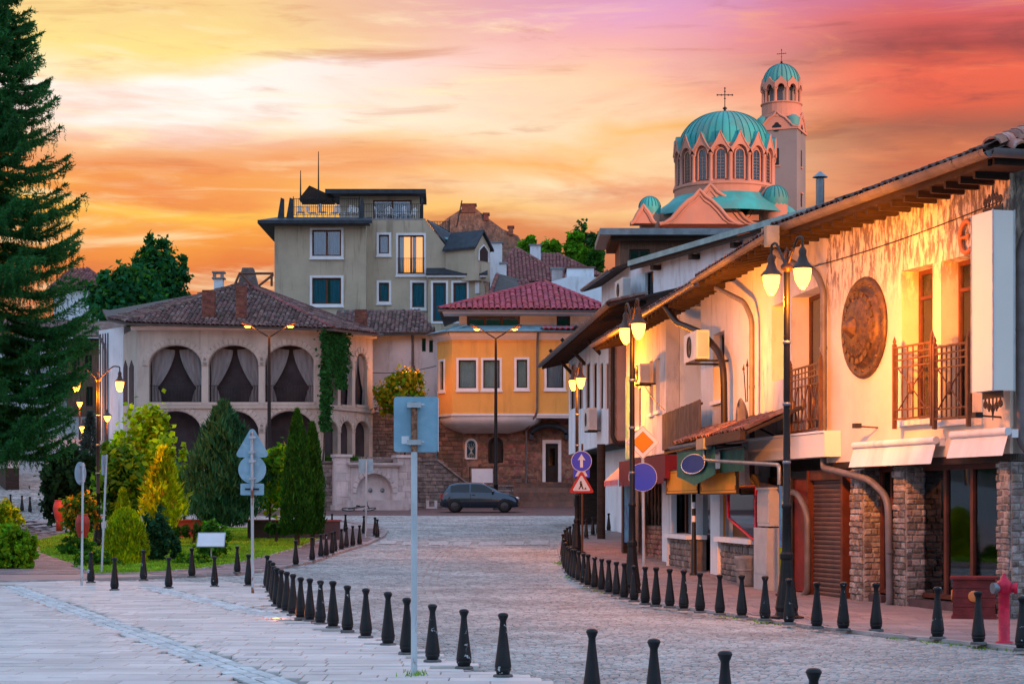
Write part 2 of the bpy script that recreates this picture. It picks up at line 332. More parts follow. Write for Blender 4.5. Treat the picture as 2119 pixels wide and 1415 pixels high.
def dup(root, loc, rz=0, label=None, group=None, sc=1):
    r = root.copy(); COL.objects.link(r); r.matrix_basis = Matrix.Translation(loc) @ Matrix.Rotation(rz, 4, 'Z') @ Matrix.Scale(sc, 4); WM[r.name] = r.matrix_basis.copy()
    if label: r['label'] = label
    if group: r['group'] = group
    for ch in [c for c in KIDS(root)]:
        c = ch.copy(); COL.objects.link(c); c.parent = r
        for gch in KIDS(ch):
            d = gch.copy(); COL.objects.link(d); d.parent = c
    return r
def KIDS(o): return list(o.children)
def T(x=0, y=0, z=0, rx=0, ry=0, rz=0, sx=1, sy=1, sz=1):
    return Matrix.Translation((x, y, z)) @ Matrix.Rotation(rz, 4, 'Z') @ Matrix.Rotation(ry, 4, 'Y') @ Matrix.Rotation(rx, 4, 'X') @ Matrix.Diagonal((sx, sy, sz, 1))
def inview(p):
    if p.y < 2: return False
    x = CX+p.x/p.y*FPX; y = HY-(p.z-EYE)/p.y*FPX
    return -40 < x < 2160 and -40 < y < 1455
def pieces(parent, name, mb, mats, Ms, cap=300, rest=None, frame=None):
    """alike pieces under one parent: the largest in view as objects sharing one mesh, those beyond the cap joined into one stuff part"""
    if not Ms: return
    me = mb.mesh(name, mats); base = WM[parent.name] if parent is not None else Matrix()
    pre = base.inverted() @ frame.W if frame is not None else Matrix()
    L = []
    for m in Ms:
        m = pre @ m; w = (base @ m).translation
        L.append(((0 if inview(w) else 1), (w-Vector((0, 0, EYE))).length, m))
    L.sort(key=lambda t: (t[0], t[1]))
    for _a, _b, m in L[:cap]:
        o = bpy.data.objects.new(name, me); COL.objects.link(o); o.parent = parent; o.matrix_basis = m
    L = L[cap:]
    if not L: return
    bv = np.array([(*v, 1.0) for v in mb.v]); A = np.array([[list(r) for r in m] for _a, _b, m in L])
    V = np.einsum('nij,kj->nki', A, bv)[:, :, :3].reshape(-1, 3); k = len(bv)
    bulk_mesh(rest or name+'_field', V, mb.f, len(L), k, mats, parent, mb.m, mb.s)
def bulk_mesh(name, V, faces, n, k, mats, parent, mis=None, sms=None):
    me = bpy.data.meshes.new(name); fl = [len(f) for f in faces]; idx = np.concatenate([np.array(f) for f in faces])
    me.vertices.add(len(V)); me.vertices.foreach_set('co', V.astype(np.float32).ravel())
    loops = (np.arange(n)[:, None]*k+idx[None, :]).ravel(); tot = np.tile(np.array(fl), n); st_ = np.concatenate([[0], np.cumsum(tot)[:-1]])
    me.loops.add(len(loops)); me.loops.foreach_set('vertex_index', loops.astype(np.int32))
    me.polygons.add(len(tot)); me.polygons.foreach_set('loop_start', st_.astype(np.int32))
    for q in (mats if isinstance(mats, (list, tuple)) else [mats]): me.materials.append(M[q])
    if mis is not None: me.polygons.foreach_set('material_index', np.tile(np.array(mis), n).astype(np.int32))
    if sms is not None: me.polygons.foreach_set('use_smooth', np.tile(np.array(sms), n))
    me.update(calc_edges=True)
    o = bpy.data.objects.new(name, me); COL.objects.link(o); o['kind'] = 'stuff'
    if parent is not None: o.parent = parent
    return o
# ------------------------------------------------------------------ places
def sp(t, w): return w*math.log1p(math.exp(min(50, t/w)))
def sst(a, b, x): t = min(1, max(0, (x-a)/(b-a))); return t*t*(3-2*t)
def gz(x, y):
    y = min(y, 140)
    return .029*sp(y-46, 6)+.105*sp(y-70, 5)*sst(-15.5, -20.5, x)
def Wp(px, py, d): return Vector(((px-CX)*d/FPX, d, EYE+(HY-py)*d/FPX))
def G(px, py, h=0.0):
    """where a photograph pixel meets the ground (raised by h)"""
    k = (py-HY)/FPX; a = (px-CX)/FPX; lo, hi = 8.0, 130.0
    fn = lambda y: EYE-k*y-h-gz(a*y, y)
    y = lo
    while y < hi and fn(y) > 0: y += .5
    lo = y-.5
    for _ in range(24):
        mid_ = (lo+y)/2
        if fn(mid_) > 0: lo = mid_
        else: y = mid_
    return Vector((a*y, y, gz(a*y, y)))
class Fr:
    """upright plane seen in the photo: local x runs along it to the right, -y points out of it, z up from its foot"""
    def __init__(s, p0, p1, z0):
        s.p0 = Vector((p0[0], p0[1])); d = Vector((p1[0]-p0[0], p1[1]-p0[1])); s.L = d.length; s.X = d.normalized()
        s.n = Vector((s.X.y, -s.X.x)); s.z0 = z0; s.a = math.atan2(s.X.y, s.X.x)
        s.W = Matrix.Translation((p0[0], p0[1], z0)) @ Matrix.Rotation(s.a, 4, 'Z')
    def uz(s, px, py, off=0.0):
        d = Vector(((px-CX)/FPX, 1.0)); t = (s.n.dot(s.p0)+off)/s.n.dot(d); p = d*t
        return s.X.dot(p-s.p0), EYE+t*(HY-py)/FPX-s.z0
    def rc(s, x0, x1, y0, y1, off=0.0):       # pixel rectangle -> u0,u1,z0,z1 (heights taken at its middle)
        xm = (x0+x1)/2
        return s.uz(x0, y0, off)[0], s.uz(x1, y0, off)[0], s.uz(xm, y1, off)[1], s.uz(xm, y0, off)[1]
    def pt(s, px, py, off=0.0): u, z = s.uz(px, py, off); return (u, -off, z)
def inpoly(x, y, P):
    c_ = False; j = len(P)-1
    for i in range(len(P)):
        xi, yi = P[i]; xj, yj = P[j]
        if (yi > y) != (yj > y) and x < (xj-xi)*(y-yi)/(yj-yi)+xi: c_ = not c_
        j = i
    return c_
# ================================================================== GROUND
def struct(o): o['kind'] = 'structure'; return o
def sheet(name, poly, dz, m, drop=0.0, step=2.0, parent=None):
    import bmesh
    bm = bmesh.new(); f = bm.faces.new([bm.verts.new((x, y, 0)) for x, y in poly])
    bmesh.ops.triangulate(bm, faces=[f])
    ys = [p[1] for p in poly]; xs = [p[0] for p in poly]
    for k in range(1, int((max(ys)-min(ys))/step)+1):
        bmesh.ops.bisect_plane(bm, geom=bm.verts[:]+bm.edges[:]+bm.faces[:], plane_co=(0, min(ys)+k*step, 0), plane_no=(0, 1, 0))
    for xx in (-15.5, -17, -18, -19, -20.5):
        if min(xs) < xx < max(xs): bmesh.ops.bisect_plane(bm, geom=bm.verts[:]+bm.edges[:]+bm.faces[:], plane_co=(xx, 0, 0), plane_no=(1, 0, 0))
    bmesh.ops.recalc_face_normals(bm, faces=bm.faces[:])
    if sum(f.normal.z for f in bm.faces) < 0: bmesh.ops.reverse_faces(bm, faces=bm.faces[:])
    for v in bm.verts: v.co.z = gz(v.co.x, v.co.y)+dz
    if drop:
        r = bmesh.ops.extrude_face_region(bm, geom=[e for e in bm.edges if e.is_boundary]+[])
    if drop:
        for v in [g_ for g_ in r['geom'] if isinstance(g_, bmesh.types.BMVert)]: v.co.z -= drop
    me = bpy.data.meshes.new(name); bm.to_mesh(me); bm.free(); me.materials.append(M[m])
    o = bpy.data.objects.new(name, me); COL.objects.link(o); WM[o.name] = Matrix()
    if parent is not None: o.parent = parent
    else: struct(o)
    return o
xs_ = [-900, -300, -120, -60, -40, -30, -24, -21]+[-20.5+.5*i for i in range(12)]+[-13, -8, 0, 8, 16, 30, 60, 120, 300, 900]
ys_ = [-200, -60, -20, 0, 10, 20, 28, 34]+list(range(38, 142, 3))+[160, 220, 400, 900, 2500]
mb = MB(); nx = len(xs_)
mb.add([(x, y, gz(x, y)-.06) for y in ys_ for x in xs_], [(j*nx+i, j*nx+i+1, (j+1)*nx+i+1, (j+1)*nx+i) for j in range(len(ys_)-1) for i in range(nx-1)])
struct(mb.build('ground', 'soil'))
# unseen ridge, added to block the sun from the town but not the cathedral
mb = MB(); nh = 41
def ridge_z(i, j): return (0, 22, 62, 84, 60, -1)[j]+(0, 2, 3, 1.2, 3, 0)[j]*math.sin(i*1.7+j)
mb.add([(-1300+i*75, (-150, -250, -340, -410, -520, -900)[j], ridge_z(i, j)-.5) for j in range(6) for i in range(nh)], [(j*nh+i, (j+1)*nh+i, (j+1)*nh+i+1, j*nh+i+1) for j in range(5) for i in range(nh-1)], 0, True)
struct(mb.build('sun_block_hill', 'leaf_far'))
KRpx = [(2119, 1348), (2025, 1338), (1940, 1328), (1813, 1316), (1690, 1302), (1583, 1286), (1490, 1271), (1415, 1260), (1357, 1251), (1310, 1240), (1270, 1229), (1235, 1217), (1205, 1202), (1183, 1187), (1171, 1172), (1161, 1152), (1157, 1137), (1163, 1124), (1185, 1115), (1215, 1109), (1262, 1103), (1310, 1098)]
KR = [(13, -6), (10, 9), (7.4, 17.5)]+[tuple(G(*p)[:2]) for p in KRpx]+[(9, 73.2), (20, 75)]
ROW_TOPS = [(1683, 1388), (1500, 1355), (1353, 1328), (1225, 1305), (1041, 1272), (960, 1261), (895, 1252), (842, 1242), (803, 1230), (757, 1220), (719, 1212), (689, 1207), (663, 1202), (641, 1198), (622, 1195), (606, 1190), (593, 1186), (582, 1182), (573, 1177), (567, 1171), (564, 1164), (558, 1159)]
BH = .63
ROWB = [G(x, y, BH) for x, y in ROW_TOPS]
PLAZA = [(5.2, 4)]+[(p.x+.12, p.y+.05) for p in ROWB]+[(-5.2, 40.2), (-7.6, 41.0), (-12, 41.6), (-30, 42.5), (-30, 4)]
road = sheet('road', [(-45, -6), (24, -6), (24, 89.5), (6, 90), (0, 89.3), (-8, 88.4), (-14.2, 88.6), (-14.2, 140), (-45, 140)], -.030, 'cobble_far', step=3)
far = sheet('brick_paving', [(-14.2, 88.4), (-8, 88.2), (0, 89.1), (6, 89.8), (24, 89.3), (24, 112), (-14.2, 112)], -.018, 'brick_paving', step=4)
plaza = sheet('plaza', PLAZA, -.006, 'slab_joint', .05)
ISL_FRONT = [(-60, 1208), (60, 1206), (170, 1203), (300, 1198), (480, 1191), (560, 1181), (600, 1173), (640, 1166), (700, 1145), (760, 1127), (792, 1111), (800, 1100), (775, 1087), (695, 1077)]
ISLF = [tuple(G(*p)[:2]) for p in ISL_FRONT]
ISLAND = [(-30, ISLF[0][1])]+ISLF+[(-6, 77), (-12, 77.5), (-16.5, 76), (-19, 72), (-30, 72)]
pave = sheet('garden_pavement', ISLAND, .05, 'pink_slab', .14)
LAWN = [tuple(G(*p, .05)[:2]) for p in [(152, 1166), (190, 1189), (300, 1187), (420, 1178), (500, 1165), (560, 1150), (620, 1133), (668, 1114), (690, 1104)]]+[(-6.4, 71), (-12, 73), (-15.9, 71), (-15.2, 62), (-13.4, 55)]
lawn = sheet('lawn', LAWN, .075, 'turf', .05)
rp = KR[:]; RPAVE = rp+[(20, 60), (9, 40), (10, 30), (12, 20), (16, -6)]
pavement = sheet('pavement', RPAVE, .035, 'pink_slab', .12)
# cobbles that can be told apart on the near road
def dome(L=1, W=1, H=1, b=.18):
    m = MB(); x, y = .5, .5; xi, yi = .5-b, .5-b
    vs = [(-x, -y, 0), (x, -y, 0), (x, y, 0), (-x, y, 0), (-x, -y, .7), (x, -y, .7), (x, y, .7), (-x, y, .7), (-xi, -yi, 1), (xi, -yi, 1), (xi, yi, 1), (-xi, yi, 1)]
    m.add(vs, [(0, 1, 5, 4), (1, 2, 6, 5), (2, 3, 7, 6), (3, 0, 4, 7), (4, 5, 9, 8), (5, 6, 10, 9), (6, 7, 11, 10), (7, 4, 8, 11), (8, 9, 10, 11)])
    return m
KRpoly = KR+[(60, 75), (60, -6)]
def on_road(x, y):
    return not inpoly(x, y, PLAZA) and not inpoly(x, y, ISLAND) and not inpoly(x, y, KRpoly)
Ms = []
y = 12.5
while y < 88.2:
    half = y*.275+1.0; x = -half; dy = .084+.0016*max(0, y-18)
    while x < min(half, 14):
        L = random.uniform(.07, .118)*(1+.014*max(0, y-18)); wv = .05*math.sin(x*1.1+y*.3)+.03*math.sin(x*2.7)
        yy = y+wv
        if on_road(x+L/2, yy):
            Ms.append(T(x+L/2, yy+random.uniform(-.008, .008), gz(x, yy)-.032+random.uniform(-.006, .004), random.uniform(-.04, .04), random.uniform(-.04, .04), random.uniform(-.06, .06), L*.93, dy*.92, .036))
        x += L
    y += dy
pieces(road, 'cobble', dome(), 'cobble', Ms)
# plaza slabs in courses across the view, with two slanting cobble strips
ST = [(G(20, 1214), G(575, 1420)), (G(305, 1215), G(600, 1285))]
def near_strip(x, y, w):
    for a, b in ST:
        d = Vector((b.x-a.x, b.y-a.y)); q = Vector((x-a.x, y-a.y)); t = q.dot(d)/d.length_squared
        if -.02 < t < 1.02 and abs(q.x*d.y-q.y*d.x)/d.length < w: return True
    return False
Ms = []; y = 12.0; k = 0
while y < 41.5:
    half = y*.275+1.5; x = -half-random.random(); dep = .33
    while x < 4:
        L = random.choice((.5, .6, .6, .8, .9))
        n = 2 if near_strip(x+L/2, y+dep/2, L/2+.25) else 1
        for q in range(n*2 if n > 1 else 1):
            l2 = L/(n*2 if n > 1 else 1); xc = x+l2*(q+.5)
            if inpoly(xc, y+dep/2, PLAZA) and inpoly(xc+l2*.2, y+.1, PLAZA) and not near_strip(xc, y+dep/2, .20+l2*.2 if n > 1 else .2):
                Ms.append(T(xc, y+dep/2, -.004+gz(xc, y)+random.uniform(-.003, .003), random.uniform(-.008, .008), random.uniform(-.004, .004), 0, l2-random.uniform(.006, .012), dep-random.uniform(.006, .016), .034))
        x += L
    y += dep+(.035 if k % 5 == 3 else 0); k += 1
pieces(plaza, 'slab', dome(b=.012), 'slab', Ms)
Ms = []
for a, b in ST:
    d = b-a; n = int(Vector((d.x, d.y)).length/.16); dv = Vector((d.x, d.y)).normalized(); nv = Vector((-dv.y, dv.x))
    for i in range(n):
        for j in (-1, 0, 1):
            p = Vector((a.x, a.y))+dv*(i+.5)*.16+nv*j*.15
            if inpoly(p.x, p.y, PLAZA): Ms.append(T(p.x, p.y, gz(p.x, p.y)-.004+random.uniform(-.004, .004), 0, 0, math.atan2(dv.y, dv.x)+random.uniform(-.1, .1), .15, .135, .030))
pieces(plaza, 'cobble', dome(), 'strip_cobble', Ms)
# pinkish pavement flags on the right and round the garden, and the kerb stones
def flags(parent, P, x0, x1, y0, y1, s, dz, exclude=None, rows=None):
    Ms = []; y = y0
    while y < y1:
        x = x0+random.random()*s
        while x < x1:
            if inpoly(x, y, P) and inpoly(x+s*.42, y-s*.42, P) and inpoly(x-s*.42, y+s*.42, P) and not (exclude and inpoly(x, y, exclude)) and inview(Vector((x, y, gz(x, y)))):
                Ms.append(T(x, y, gz(x, y)+dz+random.uniform(-.002, .002), 0, 0, 0, s-.012, s-.012, .012))
            x += s
        y += s
    return Ms
pieces(pavement, 'paving_flag', dome(b=.015), 'pink_slab', flags(pavement, RPAVE, .5, 9, 20, 62, .4, .036), 300)
pieces(pave, 'paving_flag', dome(b=.015), 'pink_slab', flags(pave, ISLAND, -19, -3, 44, 73, .55, .051, LAWN), 300)
def kerb(parent, line, w, h, step=.6):
    Ms = []
    for (x0, y0), (x1, y1) in zip(line, line[1:]):
        L = math.hypot(x1-x0, y1-y0); n = max(1, int(L/step)); a = math.atan2(y1-y0, x1-x0)
        for i in range(n):
            t = (i+.5)/n; x = x0+(x1-x0)*t; y = y0+(y1-y0)*t
            if inview(Vector((x, y, gz(x, y)))): Ms.append(T(x, y, gz(x, y)-.05, 0, 0, a+random.uniform(-.01, .01), L/n-.012, w, h+.05+random.uniform(-.004, .004)))
    pieces(parent, 'kerb_stone', dome(b=.06), 'kerb', Ms)
kerb(pavement, KR[2:-1], .14, .055)
kerb(pave, ISLF, .14, .07)
kerb(lawn, LAWN[:9], .10, .095, .8)
# zebra stripes, one painted patch each
for i, (a, b, yt, yb) in enumerate([(782, 818, 1119, 1126), (830, 858, 1121, 1128), (886, 926, 1120, 1128), (936, 972, 1121, 1129), (988, 1036, 1121, 1129), (1043, 1082, 1120, 1128), (1094, 1132, 1119, 1127)]):
    q = [G(a, yb), G(b, yb), G(b+4, yt), G(a+6, yt)]; m_ = MB(); m_.add([(p.x, p.y, gz(p.x, p.y)+.014) for p in q], [(0, 1, 2, 3)])
    o = m_.build('zebra_stripe', 'paint_white', road)
m_ = MB()
for (a, b, yt, yb) in [(22, 52, 1029, 1033), (66, 96, 1030, 1034)]:
    q = [G(a, yb), G(b, yb), G(b+4, yt), G(a+6, yt)]; m_ = MB(); m_.add([(p.x, p.y, gz(p.x, p.y)+.014) for p in q], [(0, 1, 2, 3)]); m_.build('zebra_stripe', 'paint_white', road)
# three courses of long drain cobbles curving through the road
dl = [G(*p) for p in [(905, 1262), (893, 1240), (883, 1215), (884, 1195), (895, 1170), (915, 1145), (945, 1128)]]
for off in (-.16, 0, .16):
    Ms = []
    for a, b in zip(dl, dl[1:]):
        L = (b-a).length; n = int(L/.24); an = math.atan2(b.y-a.y, b.x-a.x)
        for i in range(n):
            p = a.lerp(b, (i+.5)/n); Ms.append(T(p.x+off*math.sin(an)*-1, p.y+off*math.cos(an), gz(p.x, p.y)-.028, 0, 0, an, .225, .125, .045))
    pieces(road, 'drain_cobble', dome(b=.1), 'cobble', Ms)
# turf blades and weeds in the joints
def blades(name, pts, h, parent, m='grass', w=.012, per=5):
    n = len(pts)*per; P = np.repeat(np.array(pts), per, 0)+np.c_[RNG.normal(0, .05, n), RNG.normal(0, .05, n), np.zeros(n)]
    a = RNG.uniform(0, 2*PI, n); hh = RNG.uniform(.5, 1.2, n)*h; ln = RNG.normal(0, .4, (n, 2))*hh[:, None]
    d = np.c_[np.cos(a), np.sin(a), np.zeros(n)]*w
    V = np.stack([P-d, P+d, P+np.c_[ln, hh]], 1).reshape(-1, 3)
    return bulk_mesh(name, V, [(0, 1, 2)], n, 3, m, parent)
pts = []
for _ in range(30000):
    x = random.uniform(-16, -4); y = random.uniform(43, 73)
    if inpoly(x, y, LAWN): pts.append((x, y, gz(x, y)+.075))
tag(blades('grass', pts, .06, None, w=.02, per=5), 'short bright green lawn grass in the garden island', 'grass')
pts = []
for (x0, y0), (x1, y1) in zip(KR[3:18], KR[4:19]):
    for i in range(int(math.hypot(x1-x0, y1-y0)*22)):
        t = random.random(); x = x0+(x1-x0)*t; y = y0+(y1-y0)*t
        if math.sin(x*3.1+y*1.7)+math.sin(y*.9) > .35: pts.append((x-abs(random.gauss(0, .12)), y+random.gauss(0, .06), gz(x, y)))
tag(blades('kerb_weeds', pts, .035, None, 'grass', .012, 4), 'thin weeds growing in the kerb joint of the right pavement', 'weeds')
# ================================================================== BOLLARDS
def bollard_proto(wm, name='bollard'):
    t = thing(name, 'x', 'bollard', (0, 0, 0))
    b = MB(); b.lathe([(0, 0), (.098, 0), (.098, .022), (.088, .032), (0, .033)], 12, sm=False); b.build('foot', 'bollard_base', t)
    b = MB(); b.lathe([(.06, .03), (.068, .045), (.068, .058), (.078, .07), (.080, .085), (.074, .093), (.081, .10), (.081, .118), (.070, .20), (.056, .31), (.043, .42), (.034, .50), (.031, .545), (.034, .56)], 14); b.build('shaft', wm, t)
    b = MB(); b.lathe([(.034, .558), (.040, .57), (.048, .592), (.052, .600), (.053, .606), (.049, .612), (.046, .620), (.034, .628), (.015, .632), (0, .633)], 14); b.build('head', wm, t)
    return t
BP = [bollard_proto('bollard_black'), bollard_proto('bollard_worn')]
used = [False, False]
ORD = ['first', 'second', 'third', 'fourth', 'fifth', 'sixth', 'seventh', 'eighth', 'ninth', 'tenth', 'eleventh', 'twelfth', '13th', '14th', '15th', '16th', '17th', '18th', '19th', '20th', '21st', '22nd', '23rd', '24th', '25th', '26th', '27th', '28th', '29th', '30th', '31st', '32nd', '33rd', '34th', '35th', '36th', '37th', '38th', '39th', '40th', '41st', '42nd']
def put_bollard(p, dz, label, group, worn):
    i = 1 if worn else 0; loc = (p.x, p.y, gz(p.x, p.y)+dz); rz = random.uniform(0, 6); tl = Matrix.Rotation(random.gauss(0, .022), 4, 'X')
    if not used[i]:
        used[i] = True; o = BP[i]; o.matrix_basis = Matrix.Translation(loc) @ tl @ Matrix.Rotation(rz, 4, 'Z'); WM[o.name] = o.matrix_basis.copy(); tag(o, label, 'bollard', group)
    else:
        o = dup(BP[i], loc, rz, label, group); o.matrix_basis = Matrix.Translation(loc) @ tl @ Matrix.Rotation(rz, 4, 'Z') @ Matrix.Scale(random.uniform(.97, 1.03), 4)
for k, p in enumerate(ROWB):
    put_bollard(p, .022, '%s black bollard from the bottom edge in the curved row along the plaza' % ORD[k], 'bollards along the plaza edge', k in (4, 5, 6, 10, 12))
for k, (x, y) in enumerate([(553, 1152), (514, 1150), (444, 1151), (349, 1153), (237, 1156)]):
    put_bollard(G(x, y, BH), .022, '%s black bollard from the right in the line at the back of the plaza' % ORD[k], 'bollards at the back of the plaza', k == 2)
for k, (x, y) in enumerate([(188, 1143), (297, 1140), (397, 1135), (491, 1129)]):
    put_bollard(G(x, y, BH+.05), .06, '%s black bollard from the left on the pavement before the lawn' % ORD[k], 'bollards before the lawn', k in (0, 1))
for k, (x, y) in enumerate([(612, 1118), (646, 1111), (664, 1105.5), (675, 1104), (687, 1100.5), (693, 1097), (706.5, 1094), (717, 1090), (730, 1088), (744, 1085.7), (780.7, 1074), (776, 1071)]):
    put_bollard(G(x, y, BH+.05), .06, '%s black bollard counted rightwards from the bare gap along the garden kerb' % ORD[k], 'bollards along the garden kerb', k in (2, 3, 5))
for k, (x, y) in enumerate([(687, 1062), (715, 1065), (753, 1068)]):
    put_bollard(G(x, y, BH+.05), .06, '%s distant black bollard from the twin thujas beside the road' % ORD[k], 'far bollards by the thujas', False)
for k, (x, y) in enumerate([(21.6, 1022.6), (45.5, 1025), (62, 1027)]):
    put_bollard(G(x, y, BH), .0, '%s black bollard from the left at the top of the garden path' % ORD[k], 'bollards at the garden path', False)
put_bollard(G(382, 1045, BH), .0, 'lone black bollard seen between lime bush and blue juniper', 'bollards behind the garden', False)
RT = [(2115, 1232), (2025, 1224), (1940, 1217), (1813, 1207), (1745, 1206), (1690, 1203), (1632.7, 1198), (1583, 1193), (1535, 1189), (1489.7, 1186), (1448.7, 1183), (1415, 1180), (1386, 1176.6), (1357.6, 1174.5), (1335, 1172.5), (1312, 1168.6), (1291.7, 1165), (1275.6, 1161), (1259.6, 1158), (1245, 1154), (1230.5, 1151), (1217, 1148), (1207.7, 1145), (1198, 1141), (1190.5, 1138), (1185, 1136), (1179.5, 1133), (1175, 1129), (1170, 1123), (1167, 1115), (1165, 1105), (1169, 1096), (1174, 1090.5), (1179.5, 1088), (1187, 1084.6), (1213, 1075), (1226.7, 1070), (1237.7, 1067.7), (1259.6, 1062.7)]
for k, (x, y) in enumerate(RT):
    put_bollard(G(x, y, BH+.04), .046, '%s bollard from the right edge along the shop pavement' % ORD[k], 'bollards along the shop pavement', k in (0, 2, 4, 6, 7, 10, 11, 15, 18, 20, 22))
# ================================================================== BUILDING KIT
def wall(mb, u0, u1, z0, z1, t, ops=(), mi=0, y0=0.0):
    us = sorted({u0, u1, *[max(u0, min(u1, v)) for o in ops for v in o[:2]]}); zs = sorted({z0, z1, *[max(z0, min(z1, v)) for o in ops for v in o[2:4]]})
    for a, b in zip(zs, zs[1:]):
        run = None
        for c, d in zip(us, us[1:]):
            um, zm = (c+d)/2, (a+b)/2
            if any(o[0] < um < o[1] and o[2] < zm < o[3] for o in ops):
                if run: mb.box(run[0], run[1], y0, y0+t, a, b, mi); run = None
            else: run = (run[0], d) if run else (c, d)
        if run: mb.box(run[0], run[1], y0, y0+t, a, b, mi)
    return mb
def window(par, F, r, rec=.12, fm='frame_brown', fw=.06, cols=2, rows=1, glass='glass', sill=None, trim=None, curtain=None, back='interior', depth=.6, name='window', tw=.1, label=None, zsplit=None, backmat=None):
    u0, u1, z0, z1 = r; b = MB(); y0, y1 = rec, rec+.06
    b.box(u0, u0+fw, y0, y1, z0, z1); b.box(u1-fw, u1, y0, y1, z0, z1)
    b.box(u0+fw, u1-fw, y0, y1, z0, z0+fw); b.box(u0+fw, u1-fw, y0, y1, z1-fw, z1)
    us = [u0+fw+(u1-u0-2*fw)*i/cols for i in range(cols+1)]; zs = [z0+fw+(z1-z0-2*fw)*i/rows for i in range(rows+1)]
    if zsplit: zs = [z0+fw, z0+zsplit, z1-fw]
    for q in us[1:-1]: b.box(q-fw*.6, q+fw*.6, y0-.008, y1, z0+fw, z1-fw)
    for q in zs[1:-1]: b.box(u0+fw, u1-fw, y0-.004, y1, q-fw*.4, q+fw*.4)
    w = b.build(name, fm, par, F)
    if label: w['label'] = label
    for i in range(cols):
        for j in range(len(zs)-1):
            p = MB(); p.box(us[i], us[i+1], y0+.03, y0+.036, zs[j], zs[j+1]); p.build('pane', glass, w, F)
    if back:
        p = MB(); p.box(u0-.3, u1+.3, y1+depth, y1+depth+.02, z0-.2, z1+.2); p.build('room_backing', back, w, F)  # backing sheet added behind the panes for a closed, dark room look
    if curtain:
        cm, ranges = curtain
        for (a, c) in ranges:
            p = MB(); n = 14; ua = u0+(u1-u0)*a; ub = u0+(u1-u0)*c
            pts = [(ua+(ub-ua)*k/n, y1+.10+.035*math.sin(k*2.1), 0) for k in range(n+1)]
            p.add([(x, yy, z0+.02) for x, yy, _ in pts]+[(x, yy, z1-.02) for x, yy, _ in pts], [(k, k+1, n+2+k, n+1+k) for k in range(n)], 0, True)
            p.build('curtain', cm, w, F)
    if sill:
        p = MB(); p.box(u0-tw-.04, u1+tw+.04, -sill, rec, z0-.09-(tw if trim else 0), z0-(tw if trim else 0)+.001); p.build('sill', trim or 'white_trim', w, F)
    if trim:
        p = MB(); d = -.045
        p.box(u0-tw, u0, d, rec, z0-tw, z1+tw); p.box(u1, u1+tw, d, rec, z0-tw, z1+tw); p.box(u0, u1, d, rec, z1, z1+tw); p.box(u0, u1, d, rec, z0-tw, z0)
        p.build('surround', trim, w, F)
    return w
def block(b=.1):
    m = MB(); x = .5; i = .5-b
    m.add([(-x, 0, -x), (x, 0, -x), (x, 0, x), (-x, 0, x), (-x, -.6, -x), (x, -.6, -x), (x, -.6, x), (-x, -.6, x), (-i, -1, -i), (i, -1, -i), (i, -1, i), (-i, -1, i)],
          [(0, 1, 5, 4), (1, 2, 6, 5), (2, 3, 7, 6), (3, 0, 4, 7), (4, 5, 9, 8), (5, 6, 10, 9), (6, 7, 11, 10), (7, 4, 8, 11), (8, 9, 10, 11)])
    return m
def masonry(u0, u1, z0, z1, ch, l0, l1, proud=.03, y=0.0, excl=None, gap=.014, rot=.02):
    Ms = []; z = z0
    while z < z1-.02:
        h = min(ch*random.uniform(.8, 1.2), z1-z); u = u0+random.uniform(-l0*.5, 0)
        while u < u1:
            L = random.uniform(l0, l1); a, b = max(u, u0), min(u+L, u1)
            if b-a > .04 and not (excl and excl((a+b)/2, z+h/2, (b-a)/2, h/2)):
                Ms.append(T((a+b)/2, y, z+h/2, 0, random.uniform(-rot, rot), 0, b-a-gap, proud*random.uniform(.5, 1.3), h-gap))
            u += L
        z += h
    return Ms
def barrel():
    m = MB(); n = 5; vs = []
    for yy, sc in ((0, 1.0), (1, .86)):
        for k in range(n+1):
            a = R(12+156*k/n); vs.append((-.5*math.cos(a)*sc, yy, math.sin(a)*.5*sc))
    for k in range(n+1):
        a = R(12+156*k/n); vs.append((-.5*math.cos(a)*.86, 0, math.sin(a)*.38))
    m.add(vs, [(k, k+1, n+2+k, n+1+k) for k in range(n)], 0, True)
    m.add(vs, [(2*n+2+k, 2*n+3+k, k+1, k) for k in range(n)])
    return m
def roof_tiles(P0, ax, up, W, L, tw, tl, ok=None, h=.5, jit=.012, lift=.02):
    ax = Vector(ax).normalized(); up = Vector(up).normalized(); n = ax.cross(up).normalized(); Ms = []
    for j in range(int(L/tl)):
        for i in range(int(W/tw)):
            u = (i+.5)*tw; v = j*tl
            if ok and not ok(u, v+tl*.5): continue
            p = Vector(P0)+ax*(u+random.gauss(0, jit*.4))+up*(v-.03+random.gauss(0, jit))+n*(lift+random.gauss(0, jit*.5))
            a2 = (ax+up*random.gauss(0, jit*1.5)).normalized(); u2 = n.cross(a2).normalized(); u2 = (u2+n*(-.04)).normalized()
            Ms.append(Matrix(((a2.x*tw*1.02, u2.x*tl*1.18, n.x*tw*h*2, p.x), (a2.y*tw*1.02, u2.y*tl*1.18, n.y*tw*h*2, p.y), (a2.z*tw*1.02, u2.z*tl*1.18, n.z*tw*h*2, p.z), (0, 0, 0, 1))))
    return Ms
def gutter(par, F, pts, r=.075, m='gutter', name='gutter', seams=.9):
    b = MB(); b.tube(pts, r, 9, cap=False, half=True); g_ = b.build(name, m, par, F)
    P = [Vector(p) for p in pts]; s = MB()
    for a, c in zip(P, P[1:]):
        L = (c-a).length
        for k in range(1, int(L/seams)+1):
            p = a.lerp(c, min(1, k*seams/L)); d = (c-a).normalized()*.012; q = MB(); q.tube([p-d, p+d], r*1.09, 9, cap=False, half=True); q.build('seam', m, g_, F)
    return g_
